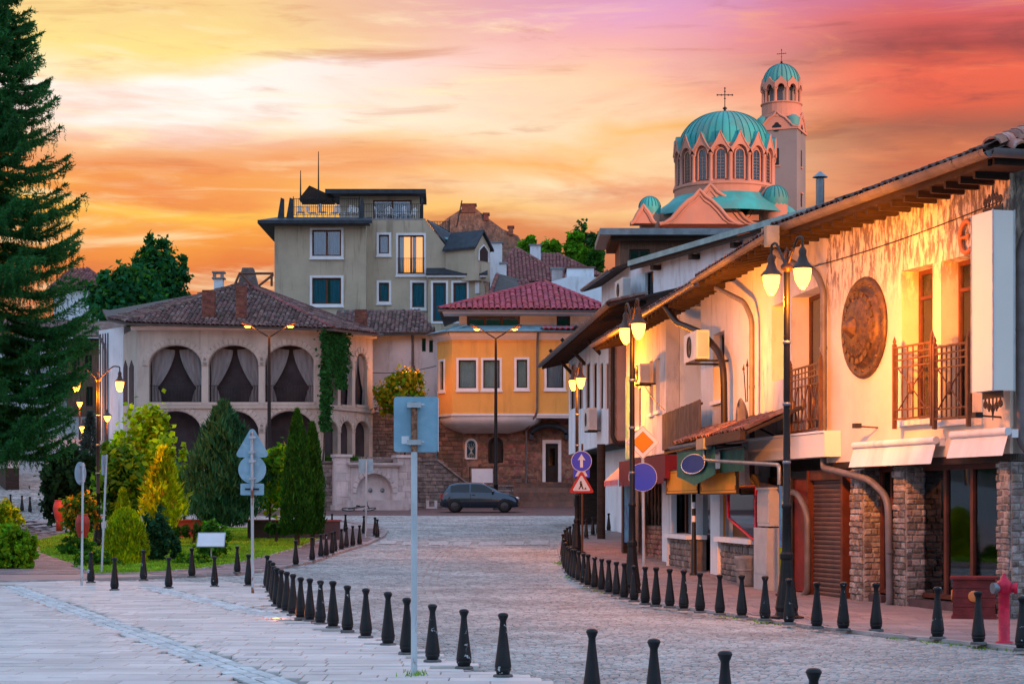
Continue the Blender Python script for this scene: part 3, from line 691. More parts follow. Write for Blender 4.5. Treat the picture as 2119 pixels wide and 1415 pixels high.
def pipe(par, F, pts, r=.05, m='gutter', name='downpipe', bands=()):
    b = MB(); b.tube(smooth_path(pts), r, 10); o = b.build(name, m, par, F)
    for p in bands:
        q = MB(); q.tube([(p[0], p[1], p[2]-.03), (p[0], p[1], p[2]+.03)], r*1.15, 10); q.build('bracket', m, o, F)
    return o
def smooth_path(pts, n=4):
    P = [Vector(p) for p in pts]; out = [P[0]]
    for a, b, c in zip(P, P[1:], P[2:]):
        r = min((b-a).length, (c-b).length)*.35; s = b+(a-b).normalized()*r; e_ = b+(c-b).normalized()*r
        for k in range(n+1):
            t = k/n; out.append(s*(1-t)**2+b*2*t*(1-t)+e_*t*t)
    return out+[P[-1]]
def side(F, u, y0=0.0):      # frame of the face turned towards the camera's side (local +x) at u, running inwards
    p = F.p0+F.X*u-F.n*y0; q = p-F.n
    return Fr(p, q, F.z0)
def railing(par, F, u0, u1, z0, z1, y, n, m='iron_brown', diamonds=0, name='railing', rails=(), posts=True, r=.011, w=.02):
    b = MB(); b.box(u0, u1, y-w, y+w, z1-.03, z1); b.box(u0, u1, y-w, y+w, z0, z0+.03); o = b.build(name, m, par, F)
    bar = MB().box(-r, r, -r, r, 0, 1)
    pieces(o, 'bar', bar, m, [T(u0+(u1-u0)*(k+.5)/n, y, z0+.03, sz=z1-z0-.06) for k in range(n)], frame=F)
    for z in rails: q = MB(); q.box(u0, u1, y-.014, y+.014, z-.012, z+.012); q.build('rail', m, o, F)
    if posts:
        for u in (u0, u1):
            q = MB(); q.box(u-.028, u+.028, y-.03, y+.03, z0-.14, z1+.05); q.lathe([(.018, z1+.05), (.034, z1+.09), (.02, z1+.13), (0, z1+.18)], 8, T=T(u, y)); q.build('post', m, o, F)
    if diamonds:
        for k in range(diamonds):
            uc = u0+(u1-u0)*(k+.5)/diamonds; du = (u1-u0)/diamonds*.36; za = z0+.16; zb = z1-.36; zc = (za+zb)/2; q = MB()
            for sx_ in (-1, 1):
                q.tube([(uc-du*sx_, y-.02, za), (uc, y-.02, zc), (uc+du*sx_, y-.02, zb)], .012, 5)
            q.lathe([(0, -.02), (.05, -.02), (.05, .02), (0, .02)], 12, T=T(uc, y-.025, zc, rx=PI/2, sx=1, sy=2.0))
            q.build('rosette', 'iron_warm', o, F)
    return o
def mass(mb, u0, u1, y0, y1, z0, z1, mi=0):      # plain side, back and top walls behind a facade
    mb.box(u0, u0+.25, y0, y1, z0, z1, mi); mb.box(u1-.25, u1, y0, y1, z0, z1, mi); mb.box(u0+.25, u1-.25, y1-.25, y1, z0, z1, mi); mb.box(u0+.25, u1-.25, y0, y1-.25, z1-.2, z1, mi)
# ================================================================== RESTAURANT (right foreground)
A0 = (5.59, 34.4); _z = 58800/(2090-1059.5+1060); A1 = ((2090-1059.5)*_z/FPX, _z)
FA = Fr(A0, A1, .05); FB = Fr((4.97, 39.8), A0, .05); FEnd = side(FA, FA.L)
res = thing('restaurant', 'white stuccoed two storey restaurant with stone piers and bronze shield wall', 'building', frame=FA)
ZB = FA.uz(1720, 957)[1]; ZT = 6.75
n1r = FA.rc(1866, 1930, 553, 868); n2r = FA.rc(1947, 2012, 533, 868)
b = MB(); wall(b, 0, FA.L, ZB, ZT, .34, [n1r, n2r]); b.build('upper_wall', 'stucco_stained', res, FA)
b = MB(); b.box(0.05, 7, 0, .3, 2.3, ZT); b.build('end_wall', 'stucco', res, FEnd)
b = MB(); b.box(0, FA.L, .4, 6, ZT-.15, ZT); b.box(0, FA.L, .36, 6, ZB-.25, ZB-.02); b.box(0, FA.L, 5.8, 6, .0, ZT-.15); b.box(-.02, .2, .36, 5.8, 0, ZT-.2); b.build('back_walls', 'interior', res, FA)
for r in (n1r, n2r):
    w = window(res, FA, r, .30, 'frame_brown', .07, 1, 2, zsplit=r[3]-r[2]-.45, sill=.05, depth=1.2, tw=0)
# railings in front of the two windows
for (a, c) in ((1851, 1929), (1934, 2004)):
    u0, u1, z0, z1 = FA.rc(a, c, 712, 866, .25); railing(res, FA, u0, u1, z0, z1, -.25, 7, 'iron_warm', 1, rails=(z1-.12, z1-.22, z1-.34, z0+.16))
# openings under the upper wall with folded awnings
for (a, c, yt, ybt) in ((1765, 1935, 918, 962), (1968, 2084, 898, 944)):
    u0, z1 = FA.uz(a, yt, .18); u1, z0 = FA.uz(c, ybt, .18); z1 = FA.uz((a+c)/2, yt-2, .18)[1]; z0 = FA.uz((a+c)/2, ybt+1, .18)[1]; q = MB()
    q.tube([(u0, -.16, z1), (u1, -.16, z1)], .06, 10); aw = q.build('awning', 'cloth_white', res, FA)
    q = MB(); n = 16; q.add([(u0+(u1-u0)*k/n, -.15, z1) for k in range(n+1)]+[(u0+(u1-u0)*k/n, -.26+.008*math.sin(k*1.7), z0) for k in range(n+1)], [(k, n+1+k, n+2+k, k+1) for k in range(n)], 0, True); q.build('valance', 'cloth_white', aw, FA)
    q = MB(); q.box(u0, u1, -.10, .0, z1-.09, z1+.03); q.build('cassette', 'white_trim', aw, FA)
b = MB(); b.box(0, FA.L, .0, .3, ZB-.12, ZB); b.build('lintel', 'wood_dark', res, FA)
# ground floor: piers with rubble facing
PBF = block(.16)
for (a, c, dp) in ((1760, 1785, .30), (1848, 1873, .30), (2063, 2090, .3)):
    u0 = FA.uz(a, 1100)[0]; u1 = FA.uz(c, 1100)[0]; q = MB(); q.box(u0, u1, .02, .4, 0, ZB-.12); pr = q.build('pier', 'mortar', res, FA)
    pieces(pr, 'stone', PBF, 'pillar_stone', masonry(u0, u1, .0, ZB-.13, .105, .13, .26, .045, .02, rot=.04), 140, frame=FA)
    S = side(FA, u1, .02); pieces(pr, 'stone', PBF, 'pillar_stone', masonry(0, .36, 0, ZB-.13, .10, .12, .24, .03, 0, rot=.03), 140, frame=S)
q = MB(); q.box(0, 6, .06, .3, 0, 2.3); pr = q.build('pier', 'mortar', res, FEnd)
pieces(pr, 'stone', PBF, 'pillar_stone', masonry(0, 1.6, 0, 2.28, .11, .13, .3, .05, .06, rot=.04), 160, frame=FEnd)
# roller shutter of single slats in a brown frame
u0, u1 = FA.uz(1682, 1100, -.12)[0], FA.uz(1752, 1100, -.12)[0]
q = MB(); q.box(u0-.06, u0, .02, .25, 0, ZB-.12); q.box(u1, u1+.09, .0, .25, 0, ZB-.12); q.box(u0, u1, .05, .25, ZB-.3, ZB-.12); sh = q.build('roller_shutter', 'frame_brown', res, FA)
sl_ = MB(); sl_.add([(-.5, .02, 0), (.5, .02, 0), (-.5, 0, .012), (.5, 0, .012), (-.5, -.012, .05), (.5, -.012, .05), (-.5, .0, .078), (.5, .0, .078), (-.5, .02, .084), (.5, .02, .084)], [(0, 1, 3, 2), (2, 3, 5, 4), (4, 5, 7, 6), (6, 7, 9, 8)])
pieces(sh, 'slat', sl_, 'shutter', [T((u0+u1)/2, .14, .02+k*.084, sx=u1-u0) for k in range(int((ZB-.3)/.084))], frame=FA)
# dark door left of the shutter, narrow glazed door, wide glazed front
r = (FA.uz(1642, 1100, -.2)[0], FA.uz(1678, 1100, -.2)[0], .05, 2.15); q = MB(); q.box(r[0], r[1], .22, .28, r[2], r[3]); d_ = q.build('door', 'door_red', res, FA)
q = MB(); q.box(r[0]-.4, r[0], .18, .34, 0, 2.3); q.box(r[1], r[1]+.08, .18, .34, 0, 2.3); q.box(r[0]-.4, r[1]+.08, .18, .34, 2.15, ZB-.12); q.build('door_frame', 'frame_dark', d_, FA)
RG = .30
r = (FA.uz(1803, 1100, -RG)[0], FA.uz(1846, 1100, -RG)[0], .16, ZB-.12); window(res, FA, r, RG, 'frame_brown', .07, 2, 1, glass='glass', back='interior', depth=1.6, name='glazed_door')
r = (FA.uz(1900, 1100, -RG)[0], FA.uz(2075, 1100, -RG)[0], .16, ZB-.12)
gd = window(res, FA, r, RG, 'frame_brown', .075, 3, 1, glass='glass', back='interior', depth=2.4, name='glazed_door')
q = MB(); q.box(r[0], r[0]+.5, 2.3, 2.7, .2, 2.0); q.build('back_wall_panel', 'interior_warm', gd, FA)
for k, (pu, pz, m_) in enumerate(((.35, 1.55, 'brick'), (1.5, 1.35, 'board_amber'), (1.0, 1.35, 'white_trim'))):
    q = MB(); q.box(r[0]+pu, r[0]+pu+.28, RG+.7, RG+.74, pz, pz+(.5 if k == 0 else .3)); q.build('notice', m_, gd, FA)
q = MB(); q.box(r[0]-.1, r[1]-.3, RG-.25, RG+.3, .0, .13); q.build('step', 'dark_marble', res, FA)
q = MB(); q.box(FA.uz(1803, 1100, -RG)[0], FA.uz(1846, 1100, -RG)[0], RG-.2, RG+.3, .0, .13); q.build('step', 'dark_marble', res, FA)
# recessed part with the short balcony
ZBb = FB.uz(1650, 948)[1]
m1 = FB.rc(1597, 1628, 628, 786); m2 = FB.rc(1638, 1698, 603, 888)
b = MB(); wall(b, 0, FB.L, ZBb, 6.95, .4, [m1, m2]); b.build('upper_wall', 'stucco', res, FB)
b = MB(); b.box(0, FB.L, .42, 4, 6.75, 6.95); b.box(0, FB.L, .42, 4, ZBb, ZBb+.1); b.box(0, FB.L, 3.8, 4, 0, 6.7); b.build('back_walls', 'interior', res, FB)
window(res, FB, m1, .30, 'frame_brown', .06, 1, 1, depth=.8); window(res, FB, m2, .34, 'frame_brown', .07, 2, 1, depth=.9)
u0, u1, z0, z1 = FB.rc(1636, 1698, 757, 893, .2); railing(res, FB, u0, u1, z0, z1, -.2, 9, 'iron_warm', 3, rails=(z1-.12, z1-.22, z1-.36, z0+.2))
p0 = FB.pt(1548, 925, .55); ub = FA.uz(1706, 925, .30)
FBand = Fr(tuple((FB.W @ Vector(p0))[:2]), tuple((FA.W @ Vector((ub[0], -.30, 0)))[:2]), .05)
z0, z1 = FBand.uz(1625, 950)[1], FBand.uz(1625, 903)[1]
b = MB(); b.box(0, FBand.L, 0, .3, z0, z1); b.build('fascia', 'panel_lit', res, FBand); b = MB(); b.box(-.02, FBand.L, -.025, .3, z1, z1+.035); b.build('fascia_cap', 'white_trim', res, FBand)
b = MB(); b.box(.02, FBand.L-.02, .3, 1.6, z0+.05, z0+.2); b.build('balcony_floor', 'roof_under', res, FBand)
b = MB(); b.box(.2, FB.L, .3, .5, 0, ZBb+.05); b.build('ground_wall', 'wood_dark', res, FB)
u0, u1 = FB.uz(1596, 1100, -.1)[0], FB.uz(1632, 1100, -.1)[0]
q = MB(); q.box(u0-.08, u0, .05, .3, 0, 2.2); q.box(u1, u1+.1, .05, .3, 0, 2.2); q.box(u0, u1, .1, .3, 2.1, 2.2); sh = q.build('roller_shutter', 'frame_brown', res, FB)
pieces(sh, 'slat', sl_, 'shutter', [T((u0+u1)/2, .16, .02+k*.084, sx=u1-u0) for k in range(25)], frame=FB)
q = MB(); q.box(u1+.12, FB.L-.05, .2, .26, 0, 2.1); q.build('door', 'frame_dark', res, FB)
# roof: long eave, tiled hip end
OV = .62; ul = FA.uz(1600, 490, OV)[0]; ur = FA.L+OV; ze = 6.52; sl = math.tan(R(21))
def ztop(y): return ze+.14+(y+OV)*sl
D = 4.2
b = MB(); b.slab([(ul, -OV, ztop(-OV)), (ur, -OV, ztop(-OV)), (ur-D-OV, D, ztop(D)), (ul, D, ztop(D))], (0, 0, -.10)); rf = b.build('roof', 'wood_dark', res, FA)
b = MB(); b.slab([(ur, -OV, ztop(-OV)+.004), (ur, 8, ztop(-OV)+.004), (ur-D-OV, 8, ztop(D)), (ur-D-OV, D, ztop(D))], (0, 0, -.10)); b.build('roof_end', 'wood_dark', rf, FA)
BT = barrel()
pieces(rf, 'tile', BT, 'tile_old', roof_tiles((ul, -OV, ztop(-OV)), (1, 0, 0), (0, 1, sl), ur-ul, 1.5, .22, .36, lambda u, v: u < ur-ul-v), 120, frame=FA)
pieces(rf, 'tile', BT, 'tile_orange', roof_tiles((ur, -OV, ztop(-OV)), (0, 1, 0), (-1, 0, sl), 8, D+OV, .30, .42, lambda u, v: u > v), 260, frame=FA)
hip = Vector((-1, 1, sl)).normalized(); hx = Vector((1, 1, 0)).normalized(); hn = hx.cross(hip)
Ms = []
for k in range(13):
    p = Vector((ur, -OV, ztop(-OV)))+hip*(k*.40-.02)+hn*.07
    Ms.append(Matrix(((hx.x*.30, hip.x*.48, hn.x*.28, p.x), (hx.y*.30, hip.y*.48, hn.y*.28, p.y), (hx.z*.30, hip.z*.48, hn.z*.28, p.z), (0, 0, 0, 1))))
pieces(rf, 'ridge_tile', BT, 'tile_orange', Ms, frame=FA)
b = MB(); b.box(ul, ur-.1, -OV+.05, .05, ze-.04, ze-.01); b.box(ur-.1, ur-.05, -OV+.05, 7, ze-.04, ze+.1); b.box(ul, ur-.12, -OV-.01, -OV+.04, ze-.05, ze+.15); b.box(ul, ur-.12, -.06, -.001, ze-.01, ze+.36); b.build('soffit', 'wood_dark', res, FA)
raf = MB().box(-.035, .035, 0, OV-.08, -.10, 0)
pieces(res, 'rafter', raf, 'wood_dark', [T(ul+.2+k*.45, -OV+.06, ze-.042) for k in range(int((ur-ul)/.45))], frame=FA)
gutter(res, FA, [(ul, -OV-.09, ze+.13), (ur+.09, -OV-.09, ze+.15)], .115, 'gutter', seams=.8)
gutter(res, FA, [(ur+.09, -OV-.09, ze+.15), (ur+.09, 7, ze+.15)], .115, 'gutter', seams=.8)
q = MB(); q.box(ul-.18, ul+.05, -OV-.16, -OV+.05, ze-.12, ze+.17); q.build('hopper', 'zinc', res, FA)
# downpipes with their elbows over the pavement
pipe(res, FA, [FA.pt(1602, 520, .55), FA.pt(1640, 545, .30), FA.pt(1688, 562, .14), FA.pt(1704, 600, .10), FA.pt(1704, 945, .10), FA.pt(1704, 968, .14), FA.pt(1800, 992, .12), FA.pt(1838, 1030, .10), FA.pt(1841, 1225, .10), FA.pt(1841, 1250, .1), FA.pt(1822, 1262, .2)], .06, bands=[FA.pt(1704, 720, .1), FA.pt(1841, 1140, .1)])
pipe(res, FEnd, [(1.4, -.3, 6.4), (.55, -.2, 6.1), (.10, -.12, 5.5), (.10, -.12, 2.55), (.35, -.15, 2.3), (1.2, -.12, 2.1)], .06, bands=[(.10, -.12, 4.2)])
pipe(res, FB, [FB.pt(1482, 596, .5), FB.pt(1540, 625, .3), FB.pt(1556, 660, .2), FB.pt(1556, 985, .2), FB.pt(1560, 1000, .25), FB.pt(1650, 1020, .25), FB.pt(1671, 1060, .2), FB.pt(1671, 1225, .2), FB.pt(1650, 1238, .3)], .055, bands=[FB.pt(1556, 800, .2)])
# ---- things hanging on the restaurant
u, z = FA.uz(1789, 678, .02); pc = FA.W @ Vector((u, -.01, z))
shd = thing('wall_shield', 'large round bronze shield with pointed boss on the white wall', 'shield', frame=FA); shd.matrix_basis = Matrix.Translation(pc) @ Matrix.Rotation(FA.a, 4, 'Z') @ Matrix.Rotation(PI/2, 4, 'X'); WM[shd.name] = shd.matrix_basis.copy()
RS = .86
b = MB(); b.lathe([(0, 0), (RS, 0), (RS, .03), (RS-.02, .06), (RS-.07, .07), (RS-.10, .045), (RS-.16, .04), (RS-.2, .06), (RS-.22, .09)], 40); b.build('rim', 'bronze', shd)
b = MB(); b.lathe([(RS-.215, .08), (RS-.24, .12), (RS-.34, .15), (RS-.36, .17)], 40); b.build('band', 'bronze', shd)
b = MB(); b.lathe([(RS-.35, .155), (.42, .20), (.3, .235), (.2, .25), (0, .25)], 40); b.build('dome', 'bronze', shd)
b = MB(); b.lathe([(.2, .24), (.185, .27), (.1, .36), (.02, .43), (0, .44)], 8, sm=False); b.build('boss', 'bronze', shd)
stud = MB().lathe([(.035, 0), (.03, .02), (.015, .032), (0, .036)], 8); sq = MB().box(-.055, .055, -.045, .045, 0, .03)
pieces(shd, 'stud', stud, 'bronze', [T((RS-.13)*math.cos(a), (RS-.13)*math.sin(a), .04) for a in [2*PI*k/16 for k in range(16)]])
pieces(shd, 'plaque', sq, 'bronze', [T((RS-.29)*math.cos(a), (RS-.29)*math.sin(a), .13, rz=a+PI/2) for a in [2*PI*k/20 for k in range(20)]])
cur = MB().tube([(.05*math.cos(t)*(1-t/9), .05*math.sin(t)*(1-t/9), 0) for t in [k*.7 for k in range(9)]], .012, 5)
pieces(shd, 'scroll', cur, 'bronze', [T(r_*math.cos(a), r_*math.sin(a), .165+(.5-r_)*.30, rz=a*3) for r_, n_ in ((.28, 11), (.37, 15), (.46, 19)) for a in [2*PI*k/n_+r_ for k in range(n_)]])
# projecting light box with pierced iron crest
u, z1 = FA.uz(2011, 447, .47); z0 = FA.uz(2011, 812, .47)[1]; p = FA.W @ Vector((u, 0, 0))
lb = thing('box_sign', 'tall blank white box sign with iron crest beside the balcony windows', 'sign', frame=FA)
b = MB(); b.box(u, u+.62, -.47, -.13, z0, z1); b.build('box', 'panel_lit', lb, FA)
b = MB()
for k in range(4):
    ua = u-.012 if k % 2 == 0 else u+.612; ya = -.482 if k < 2 else -.138
    b.box(ua, ua+.02, ya, ya+.02, z0-.01, z1+.01)
b.build('edge_trim', 'steel', lb, FA)
for zz, sgn in ((z1, 1), (z0, -1)):
    q = MB(); q.prism([(u+.02, zz), (u+.60, zz), (u+.60, zz+.10*sgn), (u+.02, zz+.10*sgn)], -.31, -.29)
    for k in range(5):
        h = .10+.05*(2-abs(k-2)); q.lathe([(.03, -.01), (.055, -.01), (.055, .01), (.03, .01), (.03, -.01)], 10, T=T(u+.09+.11*k, -.30, zz+sgn*(.12+h*.6), rx=PI/2)); q.tube([(u+.09+.11*k, -.3, zz+sgn*.1), (u+.09+.11*k, -.3, zz+sgn*(.14+h))], .014, 5)
    q.tube([(u+.31, -.3, zz+sgn*.2), (u+.31, -.3, zz+sgn*.42)], [.03, .004], 6); q.build('iron_crest', 'iron_brown', lb, FA)
q = MB(); q.box(u+.25, u+.31, -.13, -.01, z1-.3, z1-.24); q.build('bracket', 'iron', lb, FA); q = MB(); q.box(u+.25, u+.31, -.13, -.01, z0+.24, z0+.3); q.build('bracket', 'iron', lb, FA)
# orange letter
u, z = FA.uz(2000, 490, .06); lt = MB(); pts = []
for k in range(13):
    a = R(50+260*k/12); pts.append((u+.20*math.cos(a), -.06, z+.24*math.sin(a)))
lt.tube(pts, [.022]+[.04]*11+[.022], 8); lt.tube([(u-.18, -.06, z), (u+.05, -.06, z)], .028, 6); lt.tube([(u+.05, -.06, z-.03), (u+.05, -.06, z+.04)], .03, 6)
tag(lt.build('wall_letter', 'letter_orange', None, FA), 'orange raised letter on the stucco partly behind the box sign', 'letter')
for nm_, (px, py) in (('below the bronze shield', (1780, 882)), ('under the box sign', (2030, 860))):
    u, z = FA.uz(px, py, .3); t = thing('wall_spotlight', 'small black spotlight on an arm %s' % nm_, 'spotlight', frame=FA, group='wall spotlights')
    q = MB(); q.box(u-.06, u+.06, -.42, -.30, z-.03, z+.05); q.build('head', 'dark_plastic', t, FA); q = MB(); q.tube([(u+.05, 0, z-.02), (u, -.32, z)], .016, 6); q.build('arm', 'iron_warm', t, FA)
# lantern inside the first window
u, z = FA.uz(1917, 580, -.55); t = thing('hanging_lantern', 'small lit glass lantern hanging in the upper restaurant window', 'lantern', frame=FA)
q = MB(); q.lathe([(.0, -.16), (.05, -.15), (.085, .05), (.085, .10), (.03, .12)], 8, T=T(u, .62, z)); q.build('glass', 'lamp_glow_soft', t, FA)
q = MB(); q.tube([(u, .62, z+.12), (u, .62, z+.6)], .01, 5); q.lathe([(.1, .10), (.03, .17), (0, .18)], 8, T=T(u, .62, z)); q.build('hanger', 'iron', t, FA)
def facade_fill_spot(p, target, watts, parent, deg=104):      # added fill spot beside the post, aimed at the house fronts
    l = bpy.data.lights.new('facade_fill_spot', 'SPOT'); l.energy = watts; l.color = (1, .25, .008); l.shadow_soft_size = .1; l.spot_size = R(deg); l.spot_blend = 1.0
    o = bpy.data.objects.new('facade_fill_spot', l); COL.objects.link(o); o.parent = parent
    q_ = (Vector(p)-Vector(target)).to_track_quat('Z', 'Y').to_matrix().to_4x4(); o.matrix_basis = WM[parent.name].inverted() @ Matrix.Translation(p) @ q_
def lamp_light(name, p, watts, parent=None, rad=.10, col=(1, .235, .006)):
    l = bpy.data.lights.new(name, 'POINT'); l.energy = watts; l.color = col; l.shadow_soft_size = rad
    o = bpy.data.objects.new(name, l); COL.objects.link(o); o.location = p
    if parent is not None: o.parent = parent; o.matrix_basis = WM[parent.name].inverted() @ Matrix.Translation(p)
    return o
lamp_light('lantern_light', FA.W @ Vector((u, .62, z-.1)), 18, t, .06)
# ================================================================== SHOP HOUSES FURTHER DOWN THE ROW
FC = Fr((2.66, 64.1), (4.97, 39.8), .10)
def U(px, off=0.0): return FC.uz(px, 1000, off)[0]
ZC = 2.95
def eave(par, F, pa, pb, off, depth=4.5, pitch=22, under='wood', tiles=None, gm='gutter', tz=None, r=.08):
    """eave between two photograph points on the plane standing 'off' before the wall: boards, rafters, gutter, roof slope and tiles"""
    a = Vector(F.pt(*pa, off)); c = Vector(F.pt(*pb, off)); z = (a.z+c.z)/2; a.z = c.z = z; s = math.tan(R(pitch))
    q = MB(); q.slab([(a.x, a.y, z+.06), (c.x, c.y, z+.06), (c.x, depth, z+.06+(depth+off)*s), (a.x, depth, z+.06+(depth+off)*s)], (0, 0, -.07)); rf = q.build('roof', under, par, F)
    raf = MB().add([(-.04, 0, 0), (.04, 0, 0), (.04, off+.1, (off+.1)*s), (-.04, off+.1, (off+.1)*s), (-.04, 0, -.11), (.04, 0, -.11), (.04, off+.1, (off+.1)*s-.11), (-.04, off+.1, (off+.1)*s-.11)], [(0, 3, 2, 1), (4, 5, 6, 7), (0, 1, 5, 4), (1, 2, 6, 5), (2, 3, 7, 6), (3, 0, 4, 7)])
    n = int((c.x-a.x)/.6); pieces(rf, 'rafter', raf, 'wood_dark', [T(a.x+.2+k*.6, a.y+.02, z-.012) for k in range(n)], frame=F)
    if tiles: pieces(rf, 'tile', barrel(), tiles, roof_tiles((a.x, a.y, z+.06), (1, 0, 0), (0, 1, s), c.x-a.x, 1.3 if depth > 1 else .75, .21, .34), 60, frame=F)
    gutter(par, F, [(a.x, a.y-.07, z+.05), (c.x, c.y-.07, z+.05)], r, gm)
    return a, c, z, rf
# ---- orange-lit house next to the restaurant
h1 = thing('shop_house', 'shop house with orange lit upper wall, tiled canopy and green pennants', 'house', frame=FC)
uA, uB = U(1450), FC.L; u3 = U(1378)
w1 = FC.rc(1476, 1499, 688, 828)
b = MB(); wall(b, uA, uB, ZC, 6.77, .35, [w1]); b.build('upper_wall', 'stucco', h1, FC)
b = MB(); b.box(uA, uA+.3, .35, 5, ZC, 6.77); b.box(u3-.02, uA, 1.3, 1.6, ZC, 6.77); b.box(uA, uB, 4.8, 5, 0, 6.77); b.box(u3, uB, .36, 5, ZC-.2, ZC); b.build('back_walls', 'stucco_cool', h1, FC)
window(h1, FC, w1, .2, 'wood', .05, 1, 1, sill=.08, depth=.8, tw=0, back='interior')
r = FC.rc(1440, 1462, 735, 905, -1.25); q = MB(); q.box(r[0], r[1], 1.24, 1.3, ZC, r[3]); q.build('door', 'door_red', h1, FC)
a, c, z, rf1 = eave(h1, FC, (1442, 582), (1604, 490), .8, depth=.1, pitch=11, tiles='tile_old', under='wood_dark')
q = MB(); q.box(u3, uB, .1, 5, 6.78, 6.86); q.build('roof_deck', 'zinc', h1, FC)
q = MB(); q.box(c.x-.1, c.x+.12, c.y-.18, c.y+.05, z-.2, z+.16); q.build('hopper', 'zinc', h1, FC)
# bamboo screened balcony
p0 = FC.W @ Vector(FC.pt(1371, 880, .15)); p1 = FC.W @ Vector(FC.pt(1450, 880, .55)); FBal = Fr(tuple(p0[:2]), tuple(p1[:2]), .1)
z0 = FBal.uz(1410, 922)[1]; z1 = FBal.uz(1410, 843)[1]
q = MB(); q.box(0, FBal.L, .02, .05, z0+.05, z0+.1); q.box(0, FBal.L, .02, .05, z1-.1, z1-.05); bs = q.build('balcony_screen', 'wood_dark', h1, FBal)
cane = MB().tube([(0, 0, 0), (0, 0, 1)], .012, 5); nC = int(FBal.L/.027)
pieces(bs, 'cane', cane, 'bamboo', [T(.014+k*FBal.L/nC, 0, z0+random.uniform(-.01, .01), sz=z1-z0+random.uniform(-.02, .02)) for k in range(nC)], 180, frame=FBal)
q = MB(); q.box(0, FBal.L, .04, 1.4, z0-.1, z0+.02); q.build('balcony_floor', 'wood_dark', h1, FBal)
pipe(h1, FC, [FC.pt(1376, 632, .75), FC.pt(1400, 668, .6), FC.pt(1455, 690, .45), FC.pt(1497, 740, .3), FC.pt(1499, 885, .25)], .075, 'frame_dark', 'curved_bracket')
# ground floor of the orange-lit house
b = MB(); ops = [(U(1500, -.1), U(1562, -.1), .85, 2.0), (U(1441, -.1), U(1470, -.1), 0, 2.05), (U(1389, -.1), U(1430, -.1), .85, 2.1)]
wall(b, u3, uB, 0, ZC-.2, .3, ops, 0, .1); b.build('ground_wall', 'stucco_cool', h1, FC)
for (a0, a1) in ((1370, 1389), (1470, 1489)):
    q = MB(); q.box(U(a0, .02), U(a1, .02), -.02, .12, 0, 2.3); q.build('pilaster', 'stucco_cool', h1, FC)
window(h1, FC, ops[2], .22, 'frame_brown', .06, 2, 1, glass='glass_dark', depth=.8); q = MB(); q.box(ops[1][0], ops[1][1], .26, .32, .05, 2.05); d_ = q.build('door', 'frame_dark', h1, FC)
q = MB(); q.box(ops[1][0]+.1, ops[1][1]-.1, .24, .262, .9, 1.9); q.build('pane', 'glass_dark', d_, FC)
for (a0, a1, zt) in ((1386, 1431, .80), (1491, 1561, .82)):
    ua, ub_ = U(a0, .25), U(a1, .25); q = MB(); q.box(ua, ub_, -.25, .1, 0, zt); st_ = q.build('stone_base', 'mortar_dark', h1, FC)
    pieces(st_, 'stone', block(.2), 'grey_stone', masonry(ua+.12, ub_, 0, zt-.01, .13, .12, .3, .04, -.25, rot=.15), 80, frame=FC)
    q = MB(); q.box(ua-.02, ub_+.08, -.40, .1, zt, zt+.10); q.build('counter', 'white_trim', h1, FC)
    q = MB(); q.box(ua-.02, ua+.10, -.33, -.2, 0, zt); q.build('counter_leg', 'white_trim', h1, FC)
ua, ub_, za, zb = U(1508, .3), U(1566, .3), .92, 1.98
q = MB(); q.box(ops[0][0], ops[0][1], .28, .32, .85, 2.0); q.build('hatch_back', 'interior_warm', h1, FC)
q = MB(); q.box(ops[0][0]-.05, ops[0][0], .06, .2, .85, 2.05); q.build('hatch_jamb', 'board_amber', h1, FC)
hf = MB()
for yy in (-.32, -.02): hf.tube(smooth_path([(ub_, yy, zb), (ua+.1, yy, zb), (ua, yy, zb-.15), (ua, yy, za+.42), (ub_-.25, yy, za), (ub_, yy, za)]), .028, 7)
hf.tube([(ub_, -.32, za), (ub_, -.32, zb)], .028, 7); hw = hf.build('serving_hatch', 'hydrant_red', h1, FC)
q = MB(); q.prism([(ua+.03, za+.45), (ub_-.24, za+.03), (ub_-.02, za+.03), (ub_-.02, zb-.03), (ua+.05, zb-.03)], -.31, -.30); q.build('pane', 'glass', hw, FC)
# tiled canopy over the shop front
p0 = FC.W @ Vector(FC.pt(1395, 915, 1.0)); p1 = FC.W @ Vector(FC.pt(1545, 880, 1.15)); FCan = Fr(tuple(p0[:2]), tuple(p1[:2]), .1)
zc = FCan.uz(1440, 912)[1]; s_ = math.tan(R(24))
q = MB(); q.slab([(0, 0, zc), (FCan.L, 0, zc), (FCan.L, 1.1, zc+1.1*s_), (0, 1.1, zc+1.1*s_)], (0, 0, -.06)); cn = q.build('canopy', 'wood_dark', h1, FCan)
pieces(cn, 'tile', BT, 'tile_old', roof_tiles((0, 0, zc), (1, 0, 0), (0, 1, s_), FCan.L, 1.1, .17, .28), 200, frame=FCan)
gutter(cn, FCan, [(-.05, -.06, zc-.04), (FCan.L*.5, -.06, zc-.05)], .07, 'zinc'); q = MB(); q.box(FCan.L*.5, FCan.L, -.12, -.02, zc-.16, zc+.02); q.build('fascia', 'wood_dark', cn, FCan)
q = MB(); q.box(FCan.L*.46, FCan.L*.56, -.16, .02, zc-.22, zc+.0); q.build('hopper', 'zinc', cn, FCan)
pipe(cn, FCan, [(FCan.L*.51, -.06, zc-.2), (FCan.L*.51, -.06, zc-.42), (FCan.L*.60, -.05, zc-.46), (FCan.L*1.28, .1, zc-.66), (FCan.L*1.28, .1, zc-1.0)], .034, 'zinc')
pipe(h1, FC, [FC.pt(1560, 985, .3), FC.pt(1576, 1020, .25), FC.pt(1576, 1060, .22), FC.pt(1576, 1240, .22)], .06)
